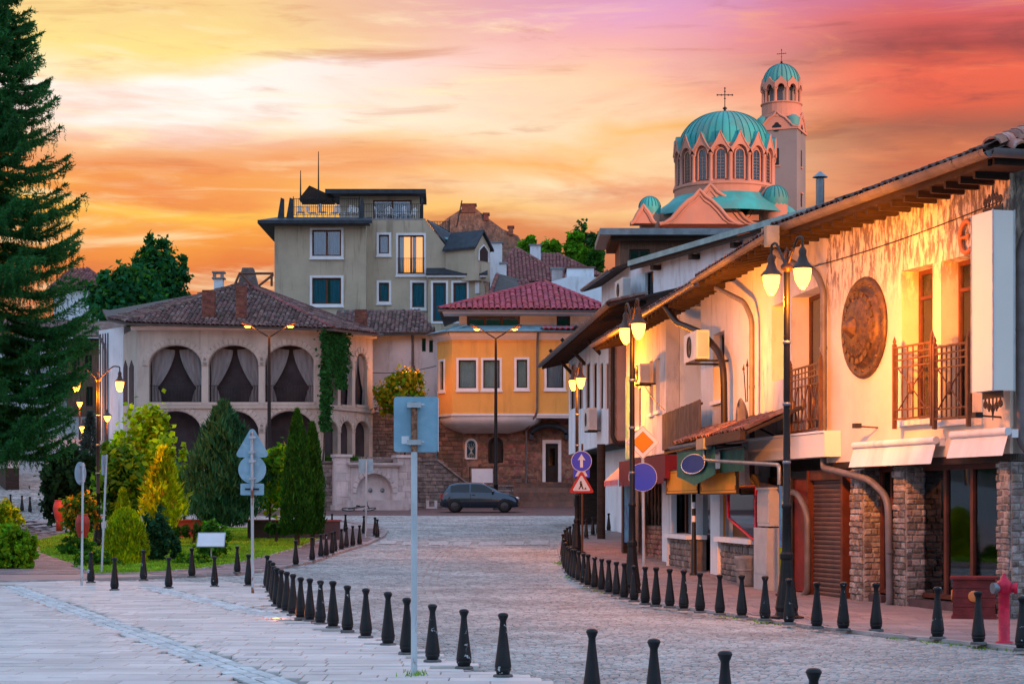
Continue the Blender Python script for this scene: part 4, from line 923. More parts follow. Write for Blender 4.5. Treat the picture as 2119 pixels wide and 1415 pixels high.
def pennant(F, x0, x1, y0, y1, off, lab, oval):
    u0, u1, zb_, zt_ = F.rc(x0, x1, y0, y1, off); n = 12; zm = zb_+(zt_-zb_)*.28
    t = thing('pennant', lab, 'flag', frame=F, group='green pennants'); q = MB(); vs = []
    for k in range(n+1):
        f = k/n; u = u0+(u1-u0)*f; zz = zb_+(zm-zb_)*abs(2*f-1) if oval else zb_
        for yy, zq in ((0, zt_), (0, (zt_+zz)/2), (0, zz)): vs.append((u, -off+.025*math.sin(f*9)*(zt_-zq), zq))
    fs = [(3*k+j, 3*k+j+1, 3*k+4+j, 3*k+3+j) for k in range(n) for j in (0, 1)]; q.add(vs, fs, 0, True); q.build('cloth', 'flag_green', t, F)
    q = MB(); q.tube([(u0-.05, -off, zt_+.01), (u1+.05, -off, zt_+.01)], .018, 6); q.build('rod', 'iron', t, F)
    if oval:
        uc, zz = (u0+u1)/2, zt_-(zt_-zb_)*.40; q = MB(); ov = [(uc+.62*(u1-u0)/2*math.cos(a), zz+.27*(zt_-zb_)*math.sin(a)) for a in [2*PI*k/24 for k in range(24)]]
        q.prism(ov, -off-.05, -off-.03); q.build('emblem', 'sign_blue2', t, F)
        q = MB(); q.tube([(x, -off-.052, z_) for x, z_ in ov+[ov[0]]], .009, 4, cap=False); q.build('emblem_outline', 'sign_white', t, F)
mat('sign_blue2', (.006, .04, .20), .6, .1, 2, spec=.1)
pennant(FC, 1401, 1480, 930, 1004, 1.05, 'green pointed pennant with blue oval emblem under the tiled canopy', True)
pennant(FC, 1490, 1540, 930, 976, .9, 'plain square green cloth hanging beside the oval emblem pennant', False)
def hang_board(F, x0, x1, y0, y1, off, lab):
    u0, u1, z0, z1 = F.rc(x0, x1, y0, y1, off); t = thing('hanging_board', lab, 'sign', frame=F, group='amber sign boards'); q = MB(); q.box(u0, u1, -off-.02, -off+.02, z0, z1); q.build('board', 'board_amber', t, F)
    q = MB()
    for (a, b_, c_, d_) in ((u0-.025, u1+.025, z1, z1+.025), (u0-.025, u1+.025, z0-.025, z0), (u0-.025, u0, z0, z1), (u1, u1+.025, z0, z1)): q.box(a, b_, -off-.03, -off+.03, c_, d_)
    q.build('frame', 'iron', t, F); q = MB(); i = .05
    for (a, b_, c_, d_) in ((u0+i, u1-i, z1-i, z1-i+.01), (u0+i, u1-i, z0+i, z0+i+.01), (u0+i, u0+i+.012, z0+i, z1-i), (u1-i, u1-i+.012, z0+i, z1-i)): q.box(a, b_, -off-.023, -off-.018, c_, d_)
    q.build('border_line', 'board_ink', t, F)
    for sx_ in (u0+.1, u1-.1):
        for sz_ in (z0+.1, z1-.1):
            q = MB(); q.lathe([(.02, 0), (.05, 0), (.05, .004), (.02, .004)], 8, T=T(sx_, -off-.02, sz_, rx=PI/2)); q.build('corner_scroll', 'board_ink', t, F)
    q = MB(); q.tube([(u0+.2, -off, z1+.02), (u0+.2, -off, z1+.4)], .012, 5); q.tube([(u1-.2, -off, z1+.02), (u1-.2, -off, z1+.4)], .012, 5); q.build('hanger', 'iron', t, F)
hang_board(FC, 1381, 1446, 972, 1020, .75, 'amber sign board nearest the maroon awning, blank inside a thin border')
hang_board(FC, 1451, 1526, 972, 1020, .75, 'wider amber sign board behind the tip of the green pennant')
# ---- paler house with maroon awning
h2 = thing('shop_house', 'narrow pale pink house with slim blue windows above a maroon awning', 'house', frame=FC)
uL = U(1296); wins = [FC.rc(1344, 1352, 746, 856), FC.rc(1357, 1366, 742, 850), FC.rc(1313, 1327, 798, 884)]
b = MB(); wall(b, uL, u3, ZC, 6.75, .35, wins); b.build('upper_wall', 'stucco', h2, FC)
b = MB(); b.box(uL, u3, 4.8, 5, 0, 6.75); b.box(uL, uL+.3, .36, 4.8, 0, 6.75); b.box(u3-.3, u3, .36, 4.8, 0, 6.75); b.box(uL+.3, u3-.3, .36, 4.8, ZC-.2, ZC); b.build('back_walls', 'stucco_cool', h2, FC)
for w_ in wins: window(h2, FC, w_, .1, 'white_trim', .04, 1, 1, glass='glass_dark', sill=.07, tw=0)
u0_, u1_ = U(1295), U(1304); q = MB(); q.box(u0_, u1_, -.012, .01, ZC, ZC+2.4); q.build('painted_mural', 'mural_green', h2, FC)
eave(h2, FC, (1228, 708), (1446, 603), .75, depth=.1, pitch=11, tiles='tile_old')
q = MB(); q.box(uL, u3, .1, 5, 6.76, 6.84); q.build('roof_deck', 'zinc', h2, FC)
ops = [(U(1332, -.1), U(1368, -.1), 1.05, 2.2)]
b = MB(); wall(b, uL, u3, 0, ZC-.2, .3, ops, 0, .1); gw = b.build('ground_wall', 'mortar_dark', h2, FC)
pieces(gw, 'stone', block(.25), 'red_stone', masonry(U(1331, .0), U(1370, .0), 0, 1.03, .12, .1, .28, .06, .1, rot=.25), 150, frame=FC)
bal = MB().lathe([(.03, 0), (.045, .1), (.03, .2), (.055, .4), (.03, .6), (.045, .8), (.03, 1)], 8)
pieces(h2, 'turned_bar', bal, 'wood', [T(ops[0][0]+(ops[0][1]-ops[0][0])*(k+.5)/5, .2, 1.05, sz=1.15) for k in range(5)], frame=FC)
q = MB(); q.box(ops[0][0], ops[0][1], .8, .82, 1, 2.3); q.build('room_backing', 'interior', h2, FC)  # backing sheet added so the opening looks dark
ua, ub_, z0, z1 = FC.rc(1281, 1376, 948, 998, .9); q = MB(); q.box(ua, ub_, -.9, .1, z0+.06, z1); aw = q.build('awning', 'maroon', h2, FC)
fr = MB().add([(-.5, 0, 0), (.5, 0, 0), (.5, 0, -.7), (0, 0, -1), (-.5, 0, -.7)], [(0, 1, 2, 3, 4)])
pieces(aw, 'fringe', fr, 'maroon', [T(ua+.1+k*.2, -.905, z0+.06, sx=.19, sz=.14) for k in range(int((ub_-ua)/.2))], frame=FC)
uc, ud = U(1252, .9), ua-.02; q = MB(); q.add([(uc, -.5, z1-.1), (ud, -.5, z1-.1), (ud, -.92, z0+.12), (uc, -.92, z0+.12)], [(0, 3, 2, 1)]); q.box(uc, ud, -.5, -.48, z0+.1, z1-.1); aw2 = q.build('awning', 'pink_lit_wall_awning', h2, FC)
pieces(aw2, 'fringe', fr, 'pink_fringe', [T(uc+.1+k*.2, -.925, z0+.12, sx=.19, sz=.18) for k in range(int((ud-uc)/.2))], frame=FC)
ua, ub_ = U(1292, .35), U(1312, .35); q = MB(); q.box(ua, ub_, -.35, -.31, .55, 2.45); q.build('poster', 'poster_blue', h2, FC)
q = MB(); q.box(ua-.35, ua-.02, -.38, -.05, .0, 2.3); q.build('timber_post', 'wood_dark', h2, FC)
# ---- jettied house at the end of the row
FD = Fr((2.29, 78), (3.22, 64), .62); h3 = thing('jettied_house', 'whitewashed house with jettied upper floor and row of dark slim windows', 'house', frame=FD)
zb_ = 3.12; zt_ = FD.uz(1215, 690)[1]
wr = [FD.rc(a, c, 752, 846) for a, c in ((1180, 1190), (1196, 1206), (1212, 1221), (1227, 1235), (1241, 1248), (1253, 1259))]
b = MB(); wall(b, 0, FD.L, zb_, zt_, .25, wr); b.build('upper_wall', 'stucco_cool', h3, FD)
for w_ in wr: window(h3, FD, w_, .06, 'frame_dark', .05, 1, 1, glass='glass_dark')
FDe = side(FD, FD.L); b = MB(); b.box(.0, 4, 0, .25, zb_, zt_); b.build('end_wall', 'pink_lit_wall_awning', h3, FDe)  # pink light on this end is put into the wall colour
b = MB(); b.box(0, FD.L, .1, 4, zb_-.02, zb_+.1); b.box(0, FD.L, 3.8, 4, 0, zt_); b.box(0, .2, .25, 3.8, 0, zt_); b.build('back_walls', 'wood_dark', h3, FD)
b = MB(); b.box(0.2, FD.L, 1.3, 1.6, -.3, zb_); b.build('ground_wall', 'brown_stone', h3, FD)
pipe(h3, FDe, [(.1, -.1, zt_), (.1, -.1, zb_+.2), (.25, -.12, zb_-.02), (1.2, -.1, zb_-.1)], .07, 'frame_dark')
a, c, z, rf3 = eave(h3, FD, (1120, 738), (1266, 660), 1.0, depth=1.5, pitch=13, under='wood_dark', tiles='tile_old', r=.1)
q = MB(); q.box(0, FD.L, 1.4, 4, zt_-.1, zt_+.05); q.build('roof_deck', 'zinc', h3, FD)
for k in range(3):
    q = MB(); u = 1.5+k*5; q.tube([(u, 0, zt_-1.1), (u, -.9, zt_-.15)], .07, 5); q.build('brace', 'wood_dark', h3, FD)
q = MB(); q.tube([(FD.L-.6, -.2, -.4), (FD.L-.6, -.2, zb_)], .14, 8); q.build('post', 'wood_dark', h3, FD)
# ---- white house behind with blue metal verge
FE1 = Fr((4.09, 68), (8.72, 55.4), .5); FE0 = Fr((3.42, 73.8), (4.09, 68), .5)
h4 = thing('tall_white_house', 'tall white house with long blue metal roof edge behind the shop row', 'house', frame=FE1)
ze4 = FE1.uz(1500, 490, .6)[1]; w5 = FE1.rc(1335, 1352, 562, 640)
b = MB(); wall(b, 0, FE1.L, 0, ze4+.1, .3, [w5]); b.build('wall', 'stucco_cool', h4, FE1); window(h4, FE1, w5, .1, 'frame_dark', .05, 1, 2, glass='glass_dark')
b = MB(); b.box(0, FE0.L, 0, .3, 0, ze4+.1); b.build('side_wall', 'stucco_cool', h4, FE0)
q = MB(); u0, u1 = FE1.uz(1292, 500, .6)[0], FE1.uz(1706, 425, .6)[0]
q.slab([(u0, -.42, ze4+.1), (u1, -.42, ze4+.1), (u1, 4, ze4+1.5), (u0, 4, ze4+1.5)], (0, 0, -.12)); rf = q.build('roof', 'wood_dark', h4, FE1)
q = MB(); q.box(u0, u1, -.48, -.40, ze4-.0, ze4+.18); q.build('verge', 'zinc_blue', h4, FE1)
q = MB(); q.box(u0, u1, -.39, -.33, ze4-.14, ze4-.02); q.build('fascia', 'wood_dark', h4, FE1)
q = MB(); q.slab([(0-.6, -.6, ze4+.05), (FE0.L+.3, -.6, ze4+.05), (FE0.L+.3, 3, ze4+1.2), (-.6, 3, ze4+1.2)], (0, 0, -.12)); q.build('roof', 'wood_dark', h4, FE0); gutter(h4, FE0, [(-.6, -.66, ze4+.02), (FE0.L+.1, -.66, ze4+.02)], .09, 'zinc')
for k in range(4): q = MB(); q.box(u0+1.5+k*3, u0+1.75+k*3, -.3, .1, ze4-.3, ze4-.15); q.build('bracket', 'wood_dark', h4, FE1)
p = FE1.pt(1697, 440, -1.2); q = MB(); q.tube([(p[0], 1.2, ze4), (p[0], 1.2, ze4+1.45)], .13, 8); q.lathe([(.24, 1.55), (.04, 1.72), (0, 1.72)], 8, T=T(p[0], 1.2, ze4-.05)); q.tube([(p[0], 1.2, ze4+1.4), (p[0], 1.2, ze4+1.6)], .05, 5); q.build('flue', 'zinc', h4, FE1)
# ---- dark timber penthouse with flat roof
FF = Fr(tuple(Wp(1283, 0, 90)[:2]), tuple(Wp(1500, 0, 90)[:2]), 1.2); h5 = thing('timber_penthouse', 'dark timber upper storey under a thin flat grey roof below the church', 'house', frame=FF)
ztf = FF.uz(1350, 492)[1]; wv = FF.rc(1302, 1345, 516, 545)
b = MB(); wall(b, 0, FF.L, 0, ztf, .3, [wv]); b.box(0, FF.L, 4, 4.3, 0, ztf); b.box(0, .3, .3, 4, 0, ztf); b.build('wall', 'wood', h5, FF); window(h5, FF, wv, .1, 'frame_dark', .08, 2, 1, glass='glass_dark')
b = MB(); b.box(-.98, FF.L+.5, -.9, 4.5, ztf+.02, ztf+.32); b.build('roof', 'zinc', h5, FF); b = MB(); b.box(-.45, FF.L, -.5, 4.2, ztf-.2, ztf+.02); b.build('soffit', 'wood_dark', h5, FF)
# ---- things fixed to these houses
def ac_unit(F, px, py, off, lab, w=.78, h=.56):
    u, z = F.uz(px, py, off); t = thing('air_conditioner', lab, 'air conditioner', frame=F, group='wall air conditioners')
    q = MB(); q.box(u-w/2, u+w/2, -off, -off+.28, z-h/2, z+h/2); q.build('casing', 'ac_white', t, F)
    q = MB(); q.lathe([(.0, 0), (.05, .012), (.06, 0), (.22, 0), (.23, .02), (.24, 0)], 18, T=T(u-.08, -off-.004, z, rx=PI/2)); q.build('fan_grille', 'dark_plastic', t, F)
    q = MB(); q.box(u+w/2, u+w/2+.012, -off+.03, -off+.25, z-h/2+.05, z+h/2-.05); q.build('side_vent', 'cabinet', t, F)
    for s in (-1, 1): q = MB(); q.box(u+s*w*.35-.02, u+s*w*.35+.02, -off, 0, z-h/2-.05, z-h/2-.005); q.build('bracket', 'iron', t, F)
ac_unit(FC, 1428, 718, .75, 'air conditioner glowing orange in lamp light above the bamboo balcony', 1.5, .62)
ac_unit(FC, 1318, 774, .45, 'air conditioner on the pale pink house behind the lamp post', 1.0, .5)
ac_unit(FD, 1213, 868, .45, 'air conditioner under the slim windows of the jettied house', 1.6, .75)
ac_unit(FE0, 1280, 600, .5, 'air conditioner high on the white house below its eave', 1.6, .7)
u, z = FB.uz(1541, 868, .55); t = thing('satellite_dish', 'dark satellite dish on an arm beside the blank white fascia', 'dish', frame=FB)
q = MB(); q.lathe([(0, 0), (.2, .02), (.33, .07), (.42, .13), (.43, .135), (.33, .085), (.2, .035), (0, .015)], 20, T=T(u, -.5, z, rx=PI/2, rz=R(0))); q.build('reflector', 'gutter', t, FB)
q = MB(); q.tube([(u, -.6, z), (u+.35, 0, z-.35)], .02, 6); q.build('arm', 'iron', t, FB)
q = MB(); q.tube([(u-.1, -.5, z+.35), (u-.28, -.5, z+1.0)], .012, 5); q.tube([(u+.02, -.5, z+.35), (u+.02, -.5, z+1.05)], .012, 5); q.tube([(u-.31, -.5, z+1.0), (u-.28, -.5, z+1.12)], [.03, .003], 5); q.tube([(u+.02, -.5, z+1.05), (u+.02, -.5, z+1.2)], [.03, .003], 5); q.build('antenna', 'iron', t, FB)
u0, u1, z0, z1 = FB.rc(1568, 1592, 1050, 1102, .45); t = thing('meter_cabinet', 'tall pale grey electricity cabinet beside the shutter', 'cabinet', frame=FB)
q = MB(); q.box(u0, u1, -.45, -.05, 1.25, 1.95); q.box(u0-.03, u1+.03, -.48, -.03, 1.95, 1.99); q.build('upper_box', 'cabinet', t, FB); q = MB(); q.box(u0-.12, u1+.02, -.5, -.02, .0, 1.22); q.build('lower_box', 'cabinet', t, FB)
for zz in (.62, 1.6): q = MB(); q.box(u0+.0, u1-.02, -.512 if zz < 1 else -.462, -.50 if zz < 1 else -.45, zz-.28, zz+.28); q.build('door', 'cabinet', t, FB)
t = thing('roll_up_banner', 'narrow blue and yellow vertical banner leaning by the lamp post', 'banner', frame=FB); u, z = FB.uz(1616, 1100, .7)
q = MB(); q.box(u-.06, u+.12, -.72, -.70, .9, 2.0); q.build('blue_panel', 'poster_blue', t, FB); q = MB(); q.box(u-.06, u+.12, -.72, -.70, .25, .9); q.build('yellow_panel', 'leaf_gold', t, FB); q = MB(); q.box(u-.08, u+.14, -.78, -.66, 0, .06); q.build('foot', 'dark_plastic', t, FB)
# litter bin
p = G(1527, 1213, .04); t = thing('litter_bin', 'round grey concrete litter bin by the white counter', 'bin', (p.x+.2, p.y, gz(p.x, p.y)+.045)); q = MB(); q.lathe([(0, 0), (.20, 0), (.22, .05), (.245, .5), (.27, .54), (.27, .60), (.23, .61), (.21, .45), (0, .42)], 20); q.build('drum', 'concrete', t); q = MB(); q.lathe([(.235, .30), (.25, .31), (.25, .34), (.24, .35)], 20); q.build('band', 'concrete', t)
# red timber planter and hydrant
p = G(2035, 1282, .04); t = thing('planter_box', 'dark red wooden planter with round medallions by the glazed doors', 'planter', (p.x-.05, p.y+.35, gz(p.x, p.y)+.045), R(-14)); 
for k in range(4): q = MB(); q.box(-.30, .30, -.26, .26, .04+k*.135, .17+k*.135); q.build('plank', 'planter_red', t)
q = MB(); q.box(-.34, .34, -.30, .30, .575, .61); q.box(-.32, .32, -.28, .28, 0, .04); q.build('rim', 'planter_red', t)
for x, y, rz in ((.0, -.265, 0), (-.305, 0, -PI/2)): q = MB(); q.lathe([(0, 0), (.085, 0), (.085, .015), (.06, .02), (0, .025)], 16, T=T(x, y, .33, rx=PI/2, rz=0) if rz == 0 else T(x, y, .33, ry=-PI/2)); q.build('medallion', 'letter_orange', t)
p = G(2078, 1331, .04); t = thing('fire_hydrant', 'bright red pillar fire hydrant on the pavement kerb', 'hydrant', (p.x, p.y, gz(p.x, p.y)+.045))
q = MB(); q.lathe([(.10, 0), (.10, .02), (.068, .03), (.068, .58), (.078, .60)], 14); q.build('pillar', 'hydrant_red', t); q = MB(); q.lathe([(.078, .595), (.095, .61), (.1, .70), (.085, .74), (.05, .76), (.045, .79), (.022, .80), (.022, .835), (0, .835)], 14); q.build('cap', 'hydrant_red', t)
for s, mm in ((-1, 'zinc'), (1, 'hydrant_red')): q = MB(); q.tube([(0, 0, .66), (s*.115, -.03, .66)], .055, 10); q.tube([(s*.11, -.03, .66), (s*.15, -.04, .66)], .07, 10); q.build('outlet', mm, t)
# ================================================================== STREET LAMPS
def lantern_post(px, py, head_z, ang, arm, lab, watts, sc=1.0, group='twin lantern street lamps', p=None):
    p = p or G(px, py, .04); base = Vector((p.x, p.y, gz(p.x, p.y)+.04)); t = thing('street_lamp', lab, 'street lamp', base, ang, group)
    hz = head_z-base.z
    q = MB(); q.lathe([(.25, 0), (.25, .03), (.17, .05), (.155, .10), (.17, .16), (.16, .2), (.11, .55), (.085, .85), (.10, .88), (.10, .94), (.08, .97)], 12, sm=False); q.build('base', 'iron', t)
    q = MB(); q.lathe([(.08, .95), (.07, 1.0), (.062, 1.6), (.075, 1.62), (.075, 1.66), (.055, 1.68), (.05, hz*.6), (.045, hz+.1)], 12); q.build('shaft', 'iron', t)
    for zz in (hz*.45, hz*.62, hz*.8): q = MB(); q.lathe([(.05, zz), (.062, zz+.01), (.062, zz+.04), (.05, zz+.05)], 12); q.build('ring', 'zinc', t)
    q = MB(); q.lathe([(.05, hz+.05), (.09, hz+.1), (.09, hz+.14), (.03, hz+.2), (.03, hz+.3), (.05, hz+.33), (0, hz+.42)], 10); q.build('finial', 'iron_brown', t)
    for s in (-1, 1):
        q = MB(); q.tube(smooth_path([(0, 0, hz+.12), (s*arm*.35, 0, hz+.32), (s*arm*.7, 0, hz+.52), (s*arm, 0, hz+.50), (s*arm, 0, hz+.36)]), .02, 7); q.build('arm', 'iron_brown', t)
        q = MB(); q.lathe([(.03, hz+.36), (.045, hz+.33), (.06, hz+.30), (.05, hz+.24), (.065, hz+.20), (.085, hz+.14), (.155, hz+.07), (.165, hz+.05), (.0, hz+.05)], 14, T=T(s*arm)); cap = q.build('lantern_cap', 'iron_brown', t)
        q = MB(); q.lathe([(.128, hz+.05), (.126, hz-.02), (.106, hz-.12), (.066, hz-.20), (.028, hz-.24), (0, hz-.245)], 14, T=T(s*arm)); q.build('lantern_glass', 'lamp_glow', cap)
        w = WM[t.name] @ Vector((s*arm, 0, hz-.33)); lamp_light('lamp_light', w, watts, t)
    return t
t = lantern_post(1628, 1279, 5.05, R(-68), .45, 'twin lantern street lamp on the pavement before the restaurant', 250)
facade_fill_spot(WM[t.name] @ Vector((0, 0, 4.62)) + Vector((.25, .1, 0)), FA.W @ Vector((FA.uz(1780, 640)[0], 0, 4.9)), 2500, t)
t = lantern_post(1308, 1226, 4.98, R(-80), .5, 'twin lantern street lamp behind the blue disc sign', 120)
facade_fill_spot(WM[t.name] @ Vector((0, 0, 4.6)) + Vector((.2, .2, 0)), FC.W @ Vector((FC.uz(1478, 730)[0], 0, 5.2)), 2600, t)
t = lantern_post(1194, 1143, 5.25, R(-80), .5, 'twin lantern street lamp at the pavement bend by the arrow sign', 260)
facade_fill_spot(WM[t.name] @ Vector((0, 0, 4.6)) + Vector((.2, .1, 0)), FC.W @ Vector((FC.uz(1335, 780)[0], 0, 5.2)), 1500, t)
p = Wp(203, 0, 58); lantern_post(0, 0, 5.35, 0, .65, 'twin lantern street lamp in the garden beside the spruce', 480, p=Vector((p.x, 58, 0)))
def cobra(px, d, ytop, lab, z0=0):
    p = Wp(px, 0, d); zt = EYE+(HY-ytop)*d/FPX; b0 = gz(p.x, d); t = thing('street_light', lab, 'street light', (p.x, d, b0), 0, 'tall twin arm street lights'); h = zt-b0-.5
    q = MB(); q.lathe([(.16, 0), (.16, .05), (.12, .06), (.11, 1.2), (.13, 1.22), (.09, 1.3), (.085, h*.5), (.06, h)], 10); q.build('mast', 'iron', t)
    for s in (-1, 1):
        q = MB(); q.tube([(0, 0, h-.05), (s*.45, 0, h+.22), (s*.75, 0, h+.42)], .035, 7); q.build('arm', 'iron', t)
        q = MB(); q.lathe([(0, .42), (.07, .40), (.12, .25), (.13, .0), (.09, -.12), (0, -.14)], 10, T=T(s*.92, 0, h+.49, ry=s*R(68), sx=.6)); hd = q.build('lamp_head', 'iron_warm', t)
        q = MB(); q.lathe([(0, -.06), (.07, -.05), (.10, 0), (0, .01)], 10, T=T(s*.95, -.03, h+.43, sx=1.6, sy=1.1)); q.build('lamp_lens', 'lamp_glow', hd)
        lamp_light('lamp_light', (p.x+s*.95, d-.1, b0+h+.30), 230, t)
cobra(557, 86, 672, 'tall twin arm street light in front of the arched house')
cobra(1026, 97, 678, 'tall twin arm street light in front of the yellow house')

def cable(lab, a, c, sag, r_=.012):
    a, c = Vector(a), Vector(c); q = MB(); q.tube([a.lerp(c, k/14)-Vector((0, 0, sag*4*(k/14)*(1-k/14))) for k in range(15)], r_, 5); tag(q.build('cable', 'dark_plastic', None), lab, 'cable', 'sagging cables')
cable('thin black cable sagging from the pale pink house to the balcony', FC.W @ Vector(FC.pt(1335, 800, .3)), FC.W @ Vector(FC.pt(1375, 848, .4)), .05)
cable('thin black cable running along the restaurant eave', FA.W @ Vector((ul+.3, -.03, 5.95)), FA.W @ Vector((FA.L-.3, -.03, 6.1)), .06, .01)
cable('thin cable across the white house wall above the yellow bush', Wp(768, 771, 107.5), Wp(903, 757, 107.5), .15, .02)
# ================================================================== ARCHED HOUSE
def archwall(mb, u0, u1, z0, z1, t, arches, mi=0, n=14):
    """wall pierced by round-headed openings (ua, ub, sill, springing, crown)"""
    cur = u0
    for ua, ub, zb, zs, zc in sorted(arches):
        if ua > cur: mb.box(cur, ua, 0, t, z0, z1, mi)
        if zb > z0: mb.box(ua, ub, 0, t, z0, zb, mi)
        um, hw = (ua+ub)/2, (ub-ua)/2; cv = [(um-hw*math.cos(PI*k/n), zs+(zc-zs)*math.sin(PI*k/n)) for k in range(n+1)]
        for (xa, za), (xb, zb2) in zip(cv, cv[1:]):
            mb.add([(xa, 0, za), (xb, 0, zb2), (xb, 0, z1), (xa, 0, z1), (xa, t, za), (xb, t, zb2), (xb, t, z1), (xa, t, z1)], [(0, 1, 2, 3), (1, 0, 4, 5), (4, 7, 6, 5), (3, 2, 6, 7)], mi)
        cur = ub
    if cur < u1: mb.box(cur, u1, 0, t, z0, z1, mi)
    return mb
def drape(F, par, ua, ub, zt, zb, y, left, m):
    n, k = 12, 14; vs = []; w = ub-ua
    for j in range(k+1):
        h = j/k; inner = (.46-.34*(h/.72)**1.6) if h < .72 else (.12+.10*((h-.72)/.28)**.6)
        zz = zt-(zt-zb)*h; x0 = 0.0
        for i in range(n+1):
            f = i/n; x = x0+inner*w*f; vs.append(((ua+x) if left else (ub-x), y-.05+.04*math.sin(f*20+j*.2), zz-(.06*w*f*(1-h) if h < .72 else 0)))
    b_ = MB(); b_.add(vs, [(j*(n+1)+i, j*(n+1)+i+1, (j+1)*(n+1)+i+1, (j+1)*(n+1)+i) for j in range(k) for i in range(n)], 0, True)
    return b_.build('curtain', m, par, F)
z0I = 1.1
FI = Fr(tuple(Wp(285, 0, 97)[:2]), tuple(Wp(665, 0, 97)[:2]), z0I); FIR = Fr(tuple(Wp(665, 0, 97)[:2]), tuple(Wp(771, 0, 102)[:2]), z0I); FIL = Fr(tuple(Wp(252, 0, 102)[:2]), tuple(Wp(285, 0, 97)[:2]), z0I)
ho = thing('arched_house', 'old two storey house with draped arches, curtains and sagging tiled roof', 'house', frame=FI)
ztI = FI.uz(475, 676)[1]
def AR(F, x0, x1, yt, ys, yb): a = F.rc(x0, x1, yt, yb); return (a[0], a[1], a[2], F.uz((x0+x1)/2, ys)[1], a[3])
up = [AR(FI, a, c, 714, 757, 832) for a, c in ((308, 417), (431, 535), (548, 651))]; lo = [AR(FI, a, c, 850, 895, 1000) for a, c in ((308, 417), (431, 535), (548, 651))]
zm = FI.uz(475, 840)[1]
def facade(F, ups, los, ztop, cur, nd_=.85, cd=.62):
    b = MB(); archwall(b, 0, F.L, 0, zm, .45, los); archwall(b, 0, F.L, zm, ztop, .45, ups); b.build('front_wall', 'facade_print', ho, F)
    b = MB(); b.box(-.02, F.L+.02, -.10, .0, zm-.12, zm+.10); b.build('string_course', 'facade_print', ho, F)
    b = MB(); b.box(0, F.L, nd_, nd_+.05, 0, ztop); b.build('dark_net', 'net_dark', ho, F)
    for k, (ua, ub, zb, zs, zc) in enumerate(ups+los):
        n = max(9, int((ub-ua)/.14)); um, hw = (ua+ub)/2, (ub-ua)/2; st = block(.12); Ms = []
        for i in range(n):
            a = PI*(i+.5)/n; rr = .17; Ms.append(T(um-(hw+rr)*math.cos(a), 0, zs+(zc-zs+rr)*math.sin(a), 0, a-PI/2, 0, PI*hw/n*1.0, .045, .3))
        q = MB(); q.box(ua-.02, ub+.02, -.12, .45, zb-.14, zb+.001); ar = q.build('arch_sill', 'facade_print', ho, F)
        pieces(ar, 'voussoir', st, 'facade_print', Ms, frame=F)
        if k < len(ups):
            if cur:
                drape(F, ar, ua+.03, ub-.03, zc-.05, zb, cd, True, 'curtain'); drape(F, ar, ua+.03, ub-.03, zc-.05, zb, cd, False, 'curtain')
            railing(ar, F, ua, ub, zb+.02, zb+.88, .3, max(5, int((ub-ua)/.17)), 'iron', 0, posts=False) if False else None
    for (ua, ub, zb, zs, zc) in ups: railing(ho, F, ua, ub, zb+.02, zb+.86, .3, max(5, int((ub-ua)/.16)), 'iron', 0, posts=False)
    bl = MB(); Ms = []
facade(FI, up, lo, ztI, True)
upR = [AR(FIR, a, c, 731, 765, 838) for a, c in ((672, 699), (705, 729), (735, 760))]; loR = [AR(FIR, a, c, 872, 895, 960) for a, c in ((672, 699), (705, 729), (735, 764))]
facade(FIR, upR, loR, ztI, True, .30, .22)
b = MB(); b.box(0, FIL.L, 0, .4, 0, ztI); b.build('side_wall', 'facade_print', ho, FIL)
for a, c in ((256, 264), (268, 277)):
    r = AR(FIL, a, c, 745, 760, 838); q = MB(); q.prism([(r[0], r[2]), (r[1], r[2]), (r[1], r[3]), ((r[0]+r[1])/2, r[4]), (r[0], r[3])], -.03, .0); q.build('blind_arch', 'net_dark', ho, FIL)
# stucco courses standing a little proud of the wall above the arches
Ms = masonry(.55, FI.L-.3, zm+2.0, zm+2.95, .12, .7, 1.4, .02, 0, excl=lambda u, z, hu, hz: any((u-(a+c)/2)**2/((c-a)/2+.55)**2+(z-zs)**2/(zc-zs+.50)**2 < 1 for a, c, zb, zs, zc in up), gap=.02, rot=0)
pieces(ho, 'facing_course', block(.05), 'facade_print', Ms, 120, frame=FI)
q = MB(); q.box(-.3, FI.L+.1, -.3, .05, ztI-.18, ztI); q.build('cornice', 'white_trim', ho, FI); q = MB(); q.box(-.05, FIR.L, -.25, .05, ztI-.18, ztI); q.build('cornice', 'white_trim', ho, FIR)
# left wing with timber stripes
FW = Fr(tuple(Wp(205, 0, 104)[:2]), tuple(Wp(256, 0, 101.5)[:2]), 2.2); zw = FW.uz(230, 680)[1]
b = MB(); b.box(0, FW.L, 0, .4, -2, zw); b.build('wing_wall', 'stucco_cool', ho, FW)
for k in range(4): q = MB(); q.box(.15+k*.32, .24+k*.32, -.03, 0, 2.4, zw-.2); q.build('timber_stripe', 'wood_dark', ho, FW)
pipe(ho, FW, [(.5, -.7, zw+.2), (.9, -.3, zw-.5), (1.05, -.12, zw-1.0), (1.05, -.12, -1)], .07)
